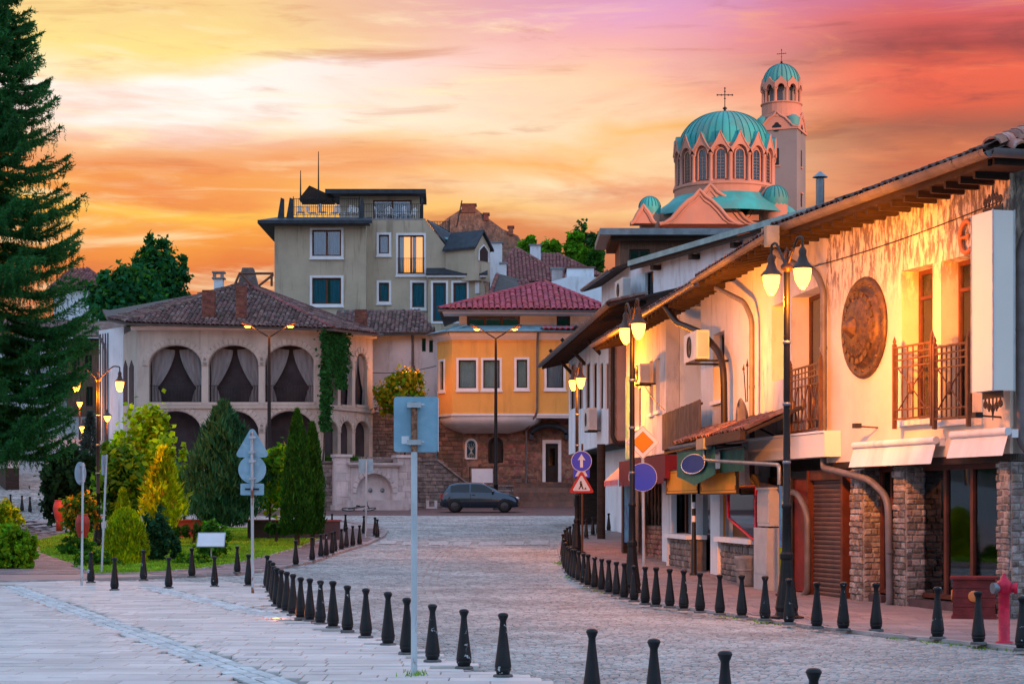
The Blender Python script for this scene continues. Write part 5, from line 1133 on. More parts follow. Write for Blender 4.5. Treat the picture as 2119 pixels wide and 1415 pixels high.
# roof
def wz(px, py, d): v = Wp(px, py, d); return v
E = [wz(222, 659, 98.5), wz(264, 668, 96.2), wz(690, 680, 96.2), wz(786, 692, 101.2), wz(800, 690, 111), wz(212, 640, 111)]; AP = wz(505, 586, 104.0)
def roof_face(par, pts, m, tw, tl, cap, name='roof_plane', under='roof_under', thick=.12, tiles=True):
    q = MB(); q.slab(pts, (0, 0, -thick)); rp_ = q.build(name, under, None); rp_.parent = par; rp_.matrix_basis = WM[par.name].inverted(); WM[rp_.name] = Matrix()
    if not tiles: return rp_
    a, b_ = Vector(pts[0]), Vector(pts[1]); ax = (b_-a).normalized(); nrm = (b_-a).cross(Vector(pts[2])-a).normalized(); nrm = nrm if nrm.z > 0 else -nrm; upv = nrm.cross(ax).normalized()
    if upv.z < 0: upv = -upv
    P2 = [((Vector(p)-a).dot(ax), (Vector(p)-a).dot(upv)) for p in pts]; us = [p[0] for p in P2]; vs = [p[1] for p in P2]; lo_ = min(us); 
    Ms = roof_tiles(a+ax*lo_, ax, upv, max(us)-lo_, max(vs), tw, tl, lambda u, v: inpoly(u+lo_, v, P2), .42, .016)
    pieces(rp_, 'tile', BT, m, Ms, cap); return rp_
roof_face(ho, [E[1], E[2], AP], 'tile_old', .23, .37, 300); roof_face(ho, [E[2], E[3], AP], 'tile_old', .23, .37, 200); roof_face(ho, [E[0], E[1], AP], 'tile_old', .23, .37, 150)
roof_face(ho, [E[3], E[4], E[5], E[0], AP], 'tile_old', .23, .37, 10, tiles=False)
def ridge(par, a, c, m, w=.26, l=.42, cap=60):
    d = (c-a).normalized(); hx_ = d.cross(Vector((0, 0, 1))).normalized(); hn_ = hx_.cross(d); Ms = []
    for k in range(int((c-a).length/l)):
        p_ = a+d*(k*l)+hn_*.03; Ms.append(Matrix(((hx_.x*w, d.x*l*1.15, hn_.x*w, p_.x), (hx_.y*w, d.y*l*1.15, hn_.y*w, p_.y), (hx_.z*w, d.z*l*1.15, hn_.z*w, p_.z), (0, 0, 0, 1))))
    W_ = WM[par.name].inverted(); pieces(par, 'ridge_tile', BT, m, [W_ @ m_ for m_ in Ms], cap)
ridge(ho, E[1], AP, 'tile_old'); ridge(ho, E[2], AP, 'tile_far'); ridge(ho, E[3], AP, 'tile_old')
def chimney(par, px0, px1, yt, yb, d, kind):
    a = Wp(px0, yb, d); c = Wp(px1, yt, d); w = c.x-a.x; Fc = Fr((a.x, a.y), (c.x, a.y), a.z); h = c.z-a.z
    if kind == 'brick':
        q = MB(); q.box(0, w, .0, w*.8, -.3, h); o = q.build('chimney', 'mortar_dark', par, Fc); pieces(o, 'brick', block(.06), 'brick', masonry(0, w, 0, h, .085, .2, .28, .02, 0, gap=.012), 90, frame=Fc)
        S = side(Fc, w); pieces(o, 'brick', block(.06), 'brick', masonry(0, w*.8, 0, h, .085, .2, .28, .02, 0, gap=.012), 60, frame=S)
    else:
        q = MB(); q.box(.1, w-.1, .1, w-.1, -.5, h*.6); o = q.build('chimney', 'stucco_cool', par, Fc); q = MB(); q.box(0, w, 0, w, h*.6, h*.68); q.box(0, w, 0, w, h*.92, h)
        for x in (.05, w-.22): q.box(x, x+.17, .05, .2, h*.68, h*.92)
        q.build('chimney_cap', 'concrete', o, Fc)
    return o
chimney(ho, 418, 443, 600, 660, 97.3, 'brick'); chimney(ho, 488, 508, 590, 660, 97.3, 'brick'); chimney(ho, 438, 464, 561, 600, 104.5, 'plain')
q = MB(); q.prism([(-.55, 0), (.55, 0), (.28, 1.0), (-.28, 1.0)], 0, .7); o = q.build('chimney_stack', 'grey_stone', ho); o.matrix_basis = WM[ho.name].inverted() @ Matrix.Translation(wz(512, 592, 104.3)); WM[o.name] = Matrix()
# ivy on the corner is a plant of its own (below); lean roof frame behind the ridge
t = thing('roof_frame', 'bare timber roof frame rising behind the tiled ridge', 'roof frame', (0, 0, 0))
for a, c in ((wz(482, 598, 103), wz(497, 564, 103)), (wz(497, 564, 103), wz(520, 590, 103)), (wz(497, 566, 103), wz(566, 566, 103)), (wz(535, 592, 103), wz(566, 568, 103)), (wz(562, 566, 103), wz(562, 592, 103))): q = MB(); q.tube([a, c], .07, 5); q.build('beam', 'wood', t)
# ================================================================== WHITE HOUSE BETWEEN
FK = Fr(tuple(Wp(700, 0, 108)[:2]), tuple(Wp(906, 0, 108)[:2]), 1.6); hk = thing('white_house', 'plain white house with brown tiled roof between arched and yellow houses', 'house', frame=FK); zk = FK.uz(830, 690)[1]
ws = [FK.rc(873, 881, 700, 727), FK.rc(888, 896, 704, 729)]
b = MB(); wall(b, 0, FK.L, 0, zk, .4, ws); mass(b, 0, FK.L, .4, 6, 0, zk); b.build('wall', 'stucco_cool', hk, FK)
for w_ in ws: window(hk, FK, w_, .1, 'frame_dark', .04, 1, 1, glass='glass_dark')
roof_face(hk, [wz(686, 692, 107.2), wz(903, 688, 107.2), wz(868, 641, 111), wz(700, 641, 111)], 'tile_old', .23, .37, 300); chimney(hk, 734, 758, 640, 676, 107.2, 'brick')
gutter(hk, FK, [(-.2, -.75, zk+.02), (FK.L-.1, -.75, zk+.02)], .09, 'zinc'); pipe(hk, FK, [FK.pt(853, 692, .6), FK.pt(854, 705, .12), FK.pt(854, 780, .12)], .07)
# low garden wall with tile coping
FGW = Fr(tuple(Wp(766, 0, 103.5)[:2]), tuple(Wp(902, 0, 104.2)[:2]), 2.0); t = thing('garden_wall', 'low stone garden wall with red tile coping beside the arched house', 'wall', frame=FGW)
zt_ = FGW.uz(800, 852)[1]; b = MB(); b.box(0, FGW.L, .05, .5, 0, zt_); b.build('core', 'mortar_dark', t, FGW); pieces(t, 'stone', block(.12), 'grey_stone', masonry(0, FGW.L, 0, zt_, .2, .3, .6, .05, .05), 160, frame=FGW)
pieces(t, 'coping_tile', BT, 'tile_far', [T(.12+k*.24, -.08, zt_+.02, rx=R(18), sx=.25, sy=.6, sz=.2) for k in range(int(FGW.L/.24))], frame=FGW)
# ================================================================== RETAINING WALL, FOUNTAIN
FR_ = Fr(tuple(Wp(655, 0, 96.4)[:2]), tuple(Wp(1062, 0, 101.5)[:2]), 1.45); rw = thing('retaining_wall', 'grey brown stone retaining wall behind the parked car', 'wall', frame=FR_)
zr = [FR_.uz(660, 955)[1], FR_.uz(880, 950)[1], FR_.uz(985, 1003)[1], FR_.uz(1062, 1003)[1]]; ur_ = [0, FR_.uz(905, 0)[0], FR_.uz(972, 0)[0], FR_.L]
def rtop(u): return zr[0]+(zr[1]-zr[0])*min(1, u/ur_[1]) if u < ur_[1] else (zr[1]+(zr[2]-zr[1])*(u-ur_[1])/(ur_[2]-ur_[1]) if u < ur_[2] else zr[2])
b = MB(); b.prism([(0, -.2)]+[(u, rtop(u)-.04) for u in ur_]+[(FR_.L, -.2)], .05, .5); b.build('core', 'mortar_dark', rw, FR_)
pieces(rw, 'stone', block(.1), 'grey_stone', masonry(0, FR_.L, -.1, max(zr), .21, .28, .62, .06, .05, excl=lambda u, z, a, c: z+c > rtop(u)+.02), 300, frame=FR_)
for a, c in zip(ur_, ur_[1:]): q = MB(); q.slab([(a, -.08, rtop(a)+.02), (c, -.08, rtop(c-.001)+.02), (c, .4, rtop(c-.001)+.02), (a, .4, rtop(a)+.02)], (0, 0, -.1)); q.build('coping', 'grey_stone', rw, FR_)
terr = MB(); terr.box(0, ur_[1], 1.0, 6, zr[0]-.5, zr[0]+.02); terr.build('terrace', 'brick_paving', rw, FR_)
for k in range(3): q = MB(); q.box(1.0, 6.2, .5+k*.3, .85+k*.3, zr[0]-.1+k*.13, zr[0]+.05+k*.13); q.build('terrace_step', 'grey_stone', rw, FR_)
FFo = Fr(tuple(Wp(697, 0, 96.2)[:2]), tuple(Wp(851, 0, 97.9)[:2]), gz(-6, 96)); fo = thing('wall_fountain', 'white stone wall fountain with arched niche and two spouts', 'fountain', frame=FFo); L_ = FFo.L
zt_ = FFo.uz(770, 946)[1]; zc_ = FFo.uz(770, 962)[1]
for a, c in ((.0, .72), (L_-.72, L_)):
    q = MB(); q.box(a, c, .06, .7, 0, zt_); pr = q.build('pier', 'white_stone', fo, FFo); pieces(pr, 'ashlar', block(.04), 'white_stone', masonry(a, c, .28, zt_, .36, .36, .7, .03, .06, gap=.012, rot=0), frame=FFo)
    q = MB(); q.box(a-.08, c+.08, -.06, .7, zt_, zt_+.14); q.build('pier_cap', 'white_stone', pr, FFo); q = MB(); q.box(a-.1, c+.06, -.1, .7, 0, .26); q.build('plinth', 'white_stone', pr, FFo)
um = L_/2; rn = FFo.uz(824, 0)[0]-um if False else .98
b = MB(); archwall(b, .72, L_-.72, 0, zc_, .3, [(um-rn, um+rn, .35, .85, .85+rn)]); b.build('back_wall', 'white_stone', fo, FFo)
q = MB(); q.box(.72, L_-.72, .3, .5, 0, zc_); q.build('niche_back', 'white_stone', fo, FFo)
q = MB(); q.box(.55, L_-.55, -.22, .3, zc_, zc_+.12); q.box(.62, L_-.62, -.14, .3, zc_-.08, zc_); q.build('cornice', 'white_stone', fo, FFo)
pieces(fo, 'arch_stone', block(.1), 'white_stone', [T(um-(rn+.1)*math.cos(PI*(i+.5)/13), 0, .85+(rn+.1)*math.sin(PI*(i+.5)/13), 0, PI*(i+.5)/13-PI/2, 0, PI*rn/13, .06, .2) for i in range(13)], frame=FFo)
q = MB(); q.box(.5, L_-.5, -.95, 0, 0, .12); q.box(.5, L_-.5, -.95, -.78, .12, .5); q.box(.5, .68, -.78, 0, .12, .5); q.box(L_-.68, L_-.5, -.78, 0, .12, .5); q.build('basin', 'white_stone', fo, FFo)
for x in (um-.1, um+.55): q = MB(); q.lathe([(0, 0), (.12, 0), (.1, .03), (.05, .05), (0, .05)], 10, T=T(x, .3, 1.0, rx=PI/2)); q.tube([(x, .3, 1.0), (x, .08, .98)], .025, 6); q.build('spout', 'zinc', fo, FFo)
p = Wp(895, 1034, 99.5); q = MB(); q.box(-.28, .28, -.1, .1, 0, .1); q.box(-.28, -.14, -.1, .1, .1, .42); q.box(.14, .28, -.1, .1, .1, .42); tag(q.build('stone_trough', 'white_stone', None, loc=(p.x, 98.6, gz(p.x, 98.6))), 'small white stone trough at the foot of the wall behind the car', 'trough')
# ================================================================== YELLOW HOUSE
FH = Fr(tuple(Wp(905, 0, 104.5)[:2]), tuple(Wp(1275, 0, 104.5)[:2]), 1.5); hy = thing('yellow_house', 'yellow house with canted bay, red tiled roof and brown stone ground floor', 'house', frame=FH)
FHf = Fr(tuple(Wp(936, 0, 103)[:2]), tuple(Wp(1110, 0, 103)[:2]), 1.5); FHl = Fr(tuple(Wp(905, 0, 104.6)[:2]), tuple(Wp(936, 0, 103)[:2]), 1.5); FHr = Fr(tuple(Wp(1110, 0, 103)[:2]), tuple(Wp(1275, 0, 103.6)[:2]), 1.5)
zy0 = FHf.uz(1020, 858)[1]; zy1 = FHf.uz(1020, 703)[1]
def bay(F, wins, cols, nm='bay_wall'):
    b = MB(); wall(b, 0, F.L, zy0, zy1, .3, wins); b.build(nm, 'yellow_wall', hy, F)
    for w_, cl in zip(wins, cols): window(hy, F, w_, .12, 'frame_dark', .06, cl, 1, glass='glass', trim='white_trim', sill=.09, tw=.12, curtain=('curtain_white', [(.05, .95)]) if cl else None, depth=.7)
    q = MB(); q.box(-.03, F.L+.03, -.05, .3, zy0-.05, zy0+.06); q.build('base_moulding', 'white_trim', hy, F)
    q = MB(); q.prism([(0, 0)], 0, 0) if False else None
    q = MB(); q.add([(-.05, -.02, zy1), (F.L+.05, -.02, zy1), (F.L+.12, -.22, zy1+.18), (-.12, -.22, zy1+.18), (F.L+.2, -.42, zy1+.40), (-.2, -.42, zy1+.40), (F.L+.2, .4, zy1+.40), (-.2, .4, zy1+.40)], [(0, 1, 2, 3), (3, 2, 4, 5), (5, 4, 6, 7)], 0, True); q.build('cornice', 'white_trim', hy, F)
    den = MB().box(-.05, .05, -.06, 0, -.08, 0); pieces(hy, 'dentil', den, 'yellow_wall', [T(.1+k*.2, 0, zy1-.03) for k in range(int((F.L-.1)/.2))], frame=F)
    q = MB(); q.slab([(-.25, -.5, zy1+.44), (F.L+.25, -.5, zy1+.44), (F.L, .9, zy1+.85), (0, .9, zy1+.85)], (0, 0, -.05)); q.build('lead_roof', 'zinc_blue', hy, F); gutter(hy, F, [(-.22, -.52, zy1+.42), (F.L+.22, -.52, zy1+.42)], .08, 'zinc')
bay(FHf, [FHf.rc(949, 985, 745, 803), FHf.rc(1000, 1034, 745, 803), FHf.rc(1069, 1091, 744, 802)], [1, 1, 1])
bay(FHl, [FHl.rc(911, 919, 748, 806)], [1]); bay(FHr, [FHr.rc(1131, 1166, 744, 802)], [1])
# cove under the bay
q = MB(); n = 8
prof = [(u, y, z) for u, y, z in ((0, 0, 0),)]
cx0 = FHf.uz(936, 858)[0]; a0, a1 = FHf.uz(958, 893)[0], FHf.uz(1052, 893)[0]; zc0 = FHf.uz(1000, 893)[1]
vs = []; 
for k in range(n+1):
    f = k/n; cv = math.sin(f*PI/2); zz = zy0-.05+(zc0-zy0)*(1-math.cos(f*PI/2)) if False else zy0-.05-(zy0-zc0)*f**.8
    e_ = f**2.2; vs += [(-.75+(a0+.75)*e_, 1.55, zz), (-.0+(a0+.2)*e_, .02+1.2*e_*.8, zz), (FHf.L+(a1-FHf.L-.2)*e_, .02+1.2*e_*.8, zz), (FHf.L+.3+(a1-FHf.L-.3)*e_, 1.55, zz)]
q.add(vs, [(4*k+j, 4*k+4+j, 4*k+5+j, 4*k+1+j) for k in range(n) for j in range(3)], 0, True); q.build('bay_cove', 'white_trim', hy, FHf)
q = MB(); q.box(0, FHr.L, .0, 1.4, zy0-.16, zy0-.05); q.build('jetty_soffit', 'white_trim', hy, FHr)
# stone ground floor
zg = zy0; aw_ = AR(FH, 964, 986, 909, 921, 949); ad_ = AR(FH, 1013, 1039, 906, 920, 955); dr = FH.rc(1124, 1160, 913, 997)
b = MB(); archwall(b, 0, dr[0], 0, zg, .4, [aw_, ad_]); b.box(dr[0], dr[1], 0, .4, dr[3], zg); b.box(dr[0], dr[1], 0, .4, 0, dr[2]); b.box(dr[1], FH.L, 0, .4, 0, zg); b.build('ground_wall', 'rough_render', hy, FH)
def in_open(u, z, hu, hz): return any(a-hu < u < c+hu and bb-hz < z < t_+hz for a, c, bb, t_ in ((aw_[0]-.15, aw_[1]+.15, aw_[2]-.1, aw_[4]+.15), (ad_[0], ad_[1], ad_[2], ad_[4]), (dr[0]-.2, dr[1]+.2, 0, dr[3]+.2)))
pieces(hy, 'stone', block(.1), 'brown_stone', masonry(0, FH.uz(958, 0)[0], 0, zg-.3, .24, .3, .62, .05, 0, in_open)+masonry(FH.uz(958, 0)[0], FH.uz(1110, 0)[0], 0, zg*.36, .24, .3, .62, .04, 0, in_open), 300, frame=FH)
pieces(hy, 'stone', block(.25), 'red_stone', masonry(FH.uz(990, 0)[0], FH.L, 1.3, zg-.2, .17, .2, .42, .03, 0, lambda u, z, a, c: in_open(u, z, a, c) or random.random() < .25, rot=.2), 200, frame=FH)
def arch_frame(r, m, nm, w=.12):
    ua, ub, zb, zs, zc = r; pts = [(ua, zb), (ub, zb), (ub, zs)]+[((ua+ub)/2+(ub-ua)/2*math.cos(a), zs+(zc-zs)*math.sin(a)) for a in [PI*k/10 for k in range(1, 10)]]+[(ua, zs)]
    q = MB(); q.prism(pts, .2, .24); o = q.build(nm, m, hy, FH); q = MB(); q.tube([(x, -.01, z) for x, z in pts+[pts[0]]], .07, 6, cap=False); q.build('surround', 'white_trim' if m != 'frame_dark' else 'frame_dark', o, FH); return o
o = arch_frame(aw_, 'glass_dark', 'arched_window')
for k in range(5): q = MB(); x = aw_[0]+(aw_[1]-aw_[0])*k/4; q.tube([(x, .16, aw_[2]), (aw_[0]+(aw_[1]-aw_[0])*(1-k/4), .16, aw_[3]+.1)], .012, 4); q.build('lattice_bar', 'sign_white', o, FH)
arch_frame(ad_, 'frame_dark', 'arched_shutter')
q = MB(); q.box(dr[0]+.13, dr[1]-.13, .2, .26, dr[2], dr[3]-.12); do = q.build('door', 'frame_dark', hy, FH)
q = MB(); q.box(dr[0]-.04, dr[0]+.13, -.05, .3, dr[2], dr[3]+.08); q.box(dr[1]-.13, dr[1]+.04, -.05, .3, dr[2], dr[3]+.08); q.box(dr[0]+.13, dr[1]-.13, -.05, .3, dr[3]-.1, dr[3]+.08); q.build('door_frame', 'white_trim', do, FH)
q = MB(); q.box(dr[0]+.3, dr[1]-.3, .18, .2, dr[2]+.9, dr[3]-.35); q.build('pane', 'glass_dark', do, FH); q = MB(); q.box(dr[0]+.3, dr[1]-.3, .17, .2, dr[2]+.2, dr[2]+.65); q.build('panel', 'wood_dark', do, FH)
hc = FH.uz(1136, 900)[0]; q = MB(); hw_ = 1.0; pts = [(hc-hw_*1.05, 0)]+[(hc-hw_*math.cos(PI*k/12)*1.05, .55*math.sin(PI*k/12)+.28) for k in range(13)]+[(hc+hw_*1.05, 0)]; inn = [(hc+hw_*.85*math.cos(PI*k/12), .40*math.sin(PI*k/12)+.18) for k in range(13)]
zh = dr[3]+.12; o_ = []
vs = [(x, -.75, zh+z) for x, z in pts[1:14]]+[(x, -.75, zh+z) for x, z in inn[::-1]]; n = 13
q.add([(x, y, z) for y in (-.75, .0) for (x, _y, z) in vs], [(k, k+1, n+k+1, n+k) for k in range(n-1)]+[(k, 2*n+k, 2*n+k+1, k+1) for k in range(n-1)]+[(n+k+1, 3*n+k+1, 3*n+k, n+k) for k in range(n-1)], 0, True); q.box(hc-1.07, hc-.82, -.75, 0, zh-.05, zh+.3); q.box(hc+.82, hc+1.07, -.75, 0, zh-.05, zh+.3); q.build('door_hood', 'roof_dark', hy, FH)
for k in range(6): q = MB(); q.box(FH.uz(1062, 0)[0]-.0, FH.uz(1185, 0)[0], -2.3+k*.36, -1.93+k*.36 if k < 5 else -.02, 0, .12+(dr[2]-.04)*(k/5.0)*.9); q.build('entrance_step', 'brown_stone', hy, FH)
q = MB(); q.box(FH.uz(1185, 0)[0], FH.L+1, -1.2, -.05, 0, dr[2]+.4); q.build('stair_wall', 'brown_stone', hy, FH)
pipe(hy, FHr, [(.0, -.5, zy1+.35), (.02, -.15, zy1-.2), (.02, -.12, zy0+.1), (-.3, .3, zy0-.5), (-.4, .9, zy0-.7), (-.4, 1.2, .5)], .06)
# attic storey and red roof
FHa = Fr(tuple(Wp(950, 0, 105.2)[:2]), tuple(Wp(1275, 0, 105.2)[:2]), 1.5); za0, za1 = zy1+.3, FHa.uz(1050, 634)[1]; wa = FHa.rc(966, 1076, 650, 681); da = FHa.rc(1152, 1180, 646, 674)
b = MB(); wall(b, 0, FHa.L, za0, za1, .3, [wa, da]); b.box(0, .3, .3, 5, za0, za1); b.box(0, FHa.L, 4.8, 5, 0, za1); b.build('attic_wall', 'stucco_cool', hy, FHa)
window(hy, FHa, wa, .1, 'frame_brown', .09, 3, 1, glass='glass'); window(hy, FHa, da, .1, 'frame_dark', .08, 1, 1, glass='glass_dark')
eL, eR, eA, eB = wz(908, 640, 103.2), wz(1268, 636, 103.6), wz(1127, 585, 107.6), wz(1270, 634, 112); eR.z = eL.z; eB.z = eL.z; eC = Vector((eL.x, 112, eL.z))
roof_face(hy, [eL, eR, eA], 'tile_red', .30, .33, 300); roof_face(hy, [eR, eB, eA], 'tile_red', .30, .33, 60); roof_face(hy, [eC, eL, eA], 'tile_red', .30, .33, 60, tiles=False); ridge(hy, eL, eA, 'tile_red', .3, .4); ridge(hy, eR, eA, 'tile_red', .3, .4)
gq = MB(); gq.tube([eL+Vector((-.05, -.08, -.05)), eR+Vector((.05, -.08, -.05))], .09, 9, cap=False, half=True); g_ = gq.build('gutter', 'zinc', hy); g_.matrix_basis = WM[hy.name].inverted()
q = MB(); q.slab([eL+Vector((.2, .02, -.13)), eR+Vector((-.2, .02, -.13)), Vector((eR.x-.2, 105.4, eR.z-.13)), Vector((eL.x+.2, 105.4, eL.z-.13))], (0, 0, -.04)); g_ = q.build('soffit', 'white_trim', hy); g_.matrix_basis = WM[hy.name].inverted()
q = MB(); q.box(FHr.L*.05, FHr.L, -.3, 1.0, zy1+.62, zy1+.68); q.build('terrace_edge', 'zinc_blue', hy, FHr)
pieces(hy, 'tile', BT, 'tile_red', roof_tiles((0.3, -.45, zy1+.47), (1, 0, 0), (0, 1, .3), FHr.L-.3, .7, .30, .33), frame=FHr)
# blank board on iron fence
p = Wp(998, 1000, 101); t = thing('notice_board', 'blank white notice board in an iron frame above the stone wall', 'sign', (p.x, 100.9, FR_.z0+zr[2])); q = MB(); q.box(-.55, .55, -.03, .0, .12, .85); q.build('board', 'sign_white', t)
q = MB()
for x in (-.68, .66): q.box(x, x+.04, -.03, .01, 0, .95)
q.box(-.68, .70, -.02, .0, .90, .94); q.build('frame', 'iron', t)
# ================================================================== HOTEL
FG = Fr(tuple(Wp(568, 0, 130)[:2]), tuple(Wp(757, 0, 130)[:2]), 1.8); FG2 = Fr(tuple(Wp(757, 0, 131.2)[:2]), tuple(Wp(1012, 0, 131.2)[:2]), 1.8); ht = thing('hotel', 'beige hotel with white framed windows, roof terrace and dark mansard', 'hotel', frame=FG)
zt1 = FG.uz(660, 462)[1]; gw1 = [FG.rc(646, 706, 476, 530), FG.rc(646, 706, 575, 629)]
b = MB(); wall(b, 0, FG.L, 0, zt1, .4, gw1); b.box(0, .4, .4, 9, 0, zt1); b.box(FG.L-.4, FG.L, .4, 1.3, 0, zt1); b.box(0, FG.L, 9, 9.3, 0, zt1); b.build('wall', 'beige', ht, FG)
for w_ in gw1: window(ht, FG, w_, .14, 'frame_brown', .10, 2, 1, glass='glass', trim='white_trim', sill=.14, tw=.16, curtain=('curtain_blue', [(.04, .5), (.62, .96)]))
z2 = lambda y: FG2.uz(880, y)[1]
gw2 = [FG2.rc(784, 805, 486, 525), FG2.rc(784, 805, 585, 624), FG2.rc(824, 877, 487, 566), FG2.rc(853, 878, 585, 636)]
zt2 = z2(456); b = MB(); uM = FG2.uz(880, 0)[0]; wall(b, 0, uM, 0, zt2, .4, gw2); b.build('wall', 'beige', ht, FG2)
b = MB(); b.prism([(uM, 0), (FG2.uz(970, 0)[0], 0), (FG2.uz(960, 0)[0], z2(556)), (uM, zt2)], 0, .4); b.build('gable_wall', 'beige', ht, FG2)
for k, w_ in enumerate(gw2): window(ht, FG2, w_, .14, 'frame_brown', .09, 2 if k == 2 else 1, 1, glass='glass', trim='white_trim', sill=.12, tw=.15, curtain=('curtain_blue', [(.05, .95)]) if k != 2 else ('curtain_white', [(.03, .22), (.55, .7)]), back='window_glow' if k == 2 else 'interior', name='window' if k != 2 else 'balcony_door', label='lit orange balcony door' if k == 2 else None)
r = FG2.rc(822, 879, 534, 566, .1); railing(ht, FG2, r[0], r[1], r[2], r[3], -.12, 14, 'iron', posts=False)
for k, (a, c) in enumerate(((646, 706), (783, 806), (851, 880))):
    pass
# lower bay with two tall windows
FG3 = Fr(tuple(Wp(886, 0, 130.3)[:2]), tuple(Wp(1000, 0, 130.3)[:2]), 1.8); gb = [FG3.rc(896, 923, 585, 665), FG3.rc(938, 966, 585, 665)]; zb3 = FG3.uz(930, 574)[1]
b = MB(); wall(b, 0, FG3.L, 0, zb3, .4, gb); b.box(0, .3, .4, 3, 0, zb3); b.box(FG3.L-.3, FG3.L, .4, 6, 0, zb3); b.build('bay_wall', 'beige', ht, FG3)
for w_ in gb: window(ht, FG3, w_, .12, 'frame_brown', .1, 1, 1, trim='white_trim', tw=.14, curtain=('curtain_blue', [(.03, .97)]))
q = MB(); q.box(-.1, FG3.L+.2, -.25, .4, zb3, zb3+.2); q.build('bay_cornice', 'white_trim', ht, FG3)
q = MB(); q.add([(-.15, -.3, zb3+.2), (FG3.L+.3, -.3, zb3+.2), (FG3.L+.3, .9, zb3+.75), (-.15, .9, zb3+.75)], [(0, 1, 2, 3)]); q.box(-.15, FG3.L+.3, -.32, -.28, zb3+.12, zb3+.24); q.build('bay_roof', 'roof_dark', ht, FG3)
q = MB(); q.box(FG3.uz(983, 0)[0], FG3.uz(992, 0)[0], -.06, 0, FG3.uz(0, 607)[1], FG3.uz(0, 583)[1]); q.build('pilaster', 'white_trim', ht, FG3)
# mansard slope and dormer on the right
um_, uq = FG2.uz(884, 0)[0], FG2.uz(962, 0)[0]
q = MB(); q.slab([(um_, -.05, zt2+.05), (FG2.uz(965, 0)[0], -.05, z2(556)), (FG2.uz(985, 0)[0], 3, z2(556)), (FG2.uz(985, 0)[0], 3, z2(500)), (um_+.8, 3, zt2+.05)], (0, .0, -.1)); q.build('mansard', 'roof_dark', ht, FG2)
q = MB(); q.prism([(FG2.uz(906, 0)[0], z2(494)), (FG2.uz(985, 0)[0], z2(494)), (FG2.uz(985, 0)[0], z2(556)), (FG2.uz(955, 0)[0], z2(556))], .9, 3.0); q.build('mansard_side', 'roof_dark', ht, FG2)
q = MB(); q.box(FG2.uz(904, 0)[0], FG2.uz(988, 0)[0], .4, 4, z2(494), z2(494)+.15); q.build('flat_roof', 'zinc_blue', ht, FG2)
FGd = Fr(tuple(Wp(983, 0, 129.6)[:2]), tuple(Wp(1014, 0, 131.0)[:2]), 1.8); dz = lambda y: FGd.uz(998, y)[1]; L_ = FGd.L
q = MB(); q.prism([(0, dz(582)), (L_, dz(582)), (L_, dz(512)), (L_*.45, dz(483)), (0, dz(512))], 0, 2.5); dm = q.build('dormer', 'beige', ht, FGd)
q = MB(); q.prism([(L_*.28, dz(540)), (L_*.8, dz(540)), (L_*.8, dz(520)), (L_*.54, dz(510)), (L_*.28, dz(520))], -.04, -.005); q.build('dormer_window', 'frame_dark', dm, FGd); q = MB(); q.tube([(L_*.22, -.05, dz(541)), (L_*.22, -.05, dz(519)), (L_*.54, -.05, dz(507)), (L_*.86, -.05, dz(519)), (L_*.86, -.05, dz(541))], .06, 5); q.build('surround', 'white_trim', dm, FGd)
for a, c in (((-.2, dz(515)-.1), (L_*.45, dz(480))), ((L_*.45, dz(480)), (L_+.2, dz(515)-.1))): q = MB(); q.slab([(a[0], -.2, a[1]), (c[0], -.2, c[1]), (c[0], 2.6, c[1]), (a[0], 2.6, a[1])], (0, 0, .14)); q.build('dormer_roof', 'roof_dark', dm, FGd)
# eaves, terrace, penthouse
q = MB(); q.slab([(-1.0, -1.1, zt1+.05), (FG.L+.5, -1.1, zt1+.05), (FG.L+.3, 1.0, zt1+.55), (0, 1.0, zt1+.55), (0, 8, zt1+.55), (-1.0, 8, zt1+.05)], (0, 0, -.22)); q.build('eave_roof', 'roof_dark', ht, FG)
q = MB(); q.box(-.9, FG.L+.3, -1.0, 0, zt1-.19, zt1-.15); q.build('soffit', 'roof_under', ht, FG)
q = MB(); q.box(.3, FG.L, .6, 8.8, zt1+.35, zt1+.5); q.build('terrace_floor', 'concrete', ht, FG); q = MB(); q.box(0, uM, .0, 7.5, zt2, zt2+.12); q.build('terrace_floor', 'concrete', ht, FG2)
def hrail(F, x0, x1, y0, y1, yy, n): r_ = F.rc(x0, x1, y0, y1, -yy); railing(ht, F, r_[0], r_[1], r_[2], r_[3], yy, n, 'iron', posts=True, name='terrace_railing', w=.03, rails=((r_[2]+r_[3])*.5,), r=.018)
hrail(FG, 607, 744, 411, 446, .6, 34); hrail(FG2, 752, 875, 422, 454, .1, 32)
FGs = side(FG2, uM); 
b0 = FG2.W @ Vector((uM, .2, zt2)); q = MB()
sw = thing('x', 'x', 'x') if False else None
r0 = z2(452)
for k, (x0, x1) in enumerate(((878, 930),)): r_ = FG2.rc(x0, x1, 458, 492, -2.6); railing(ht, FG2, r_[0], r_[1], r_[2], r_[3], 2.6, 16, 'iron', posts=True, name='terrace_railing', w=.03, r=.018)
for (x0, x1) in ((574, 588), (592, 607), (742, 752), (868, 876)):
    F_ = FG if x1 < 757 else FG2; a = F_.rc(x0, x1, 412, 452, -.5); q = MB(); q.prism([(a[0], a[2]), (a[1], a[2]), (a[1], a[3]), ((a[0]*.5+a[1]*.5), a[3]+.1)], .5, .62); q.build('parapet_panel', 'roof_dark', ht, F_)
pw = FG.rc(705, 878, 404, 452, -3.2); FP = Fr(tuple(Wp(703, 0, 134)[:2]), tuple(Wp(868, 0, 134)[:2]), 1.8); zp0, zp1 = FP.uz(790, 460)[1], FP.uz(790, 406)[1]; pwn = FP.rc(772, 852, 414, 455)
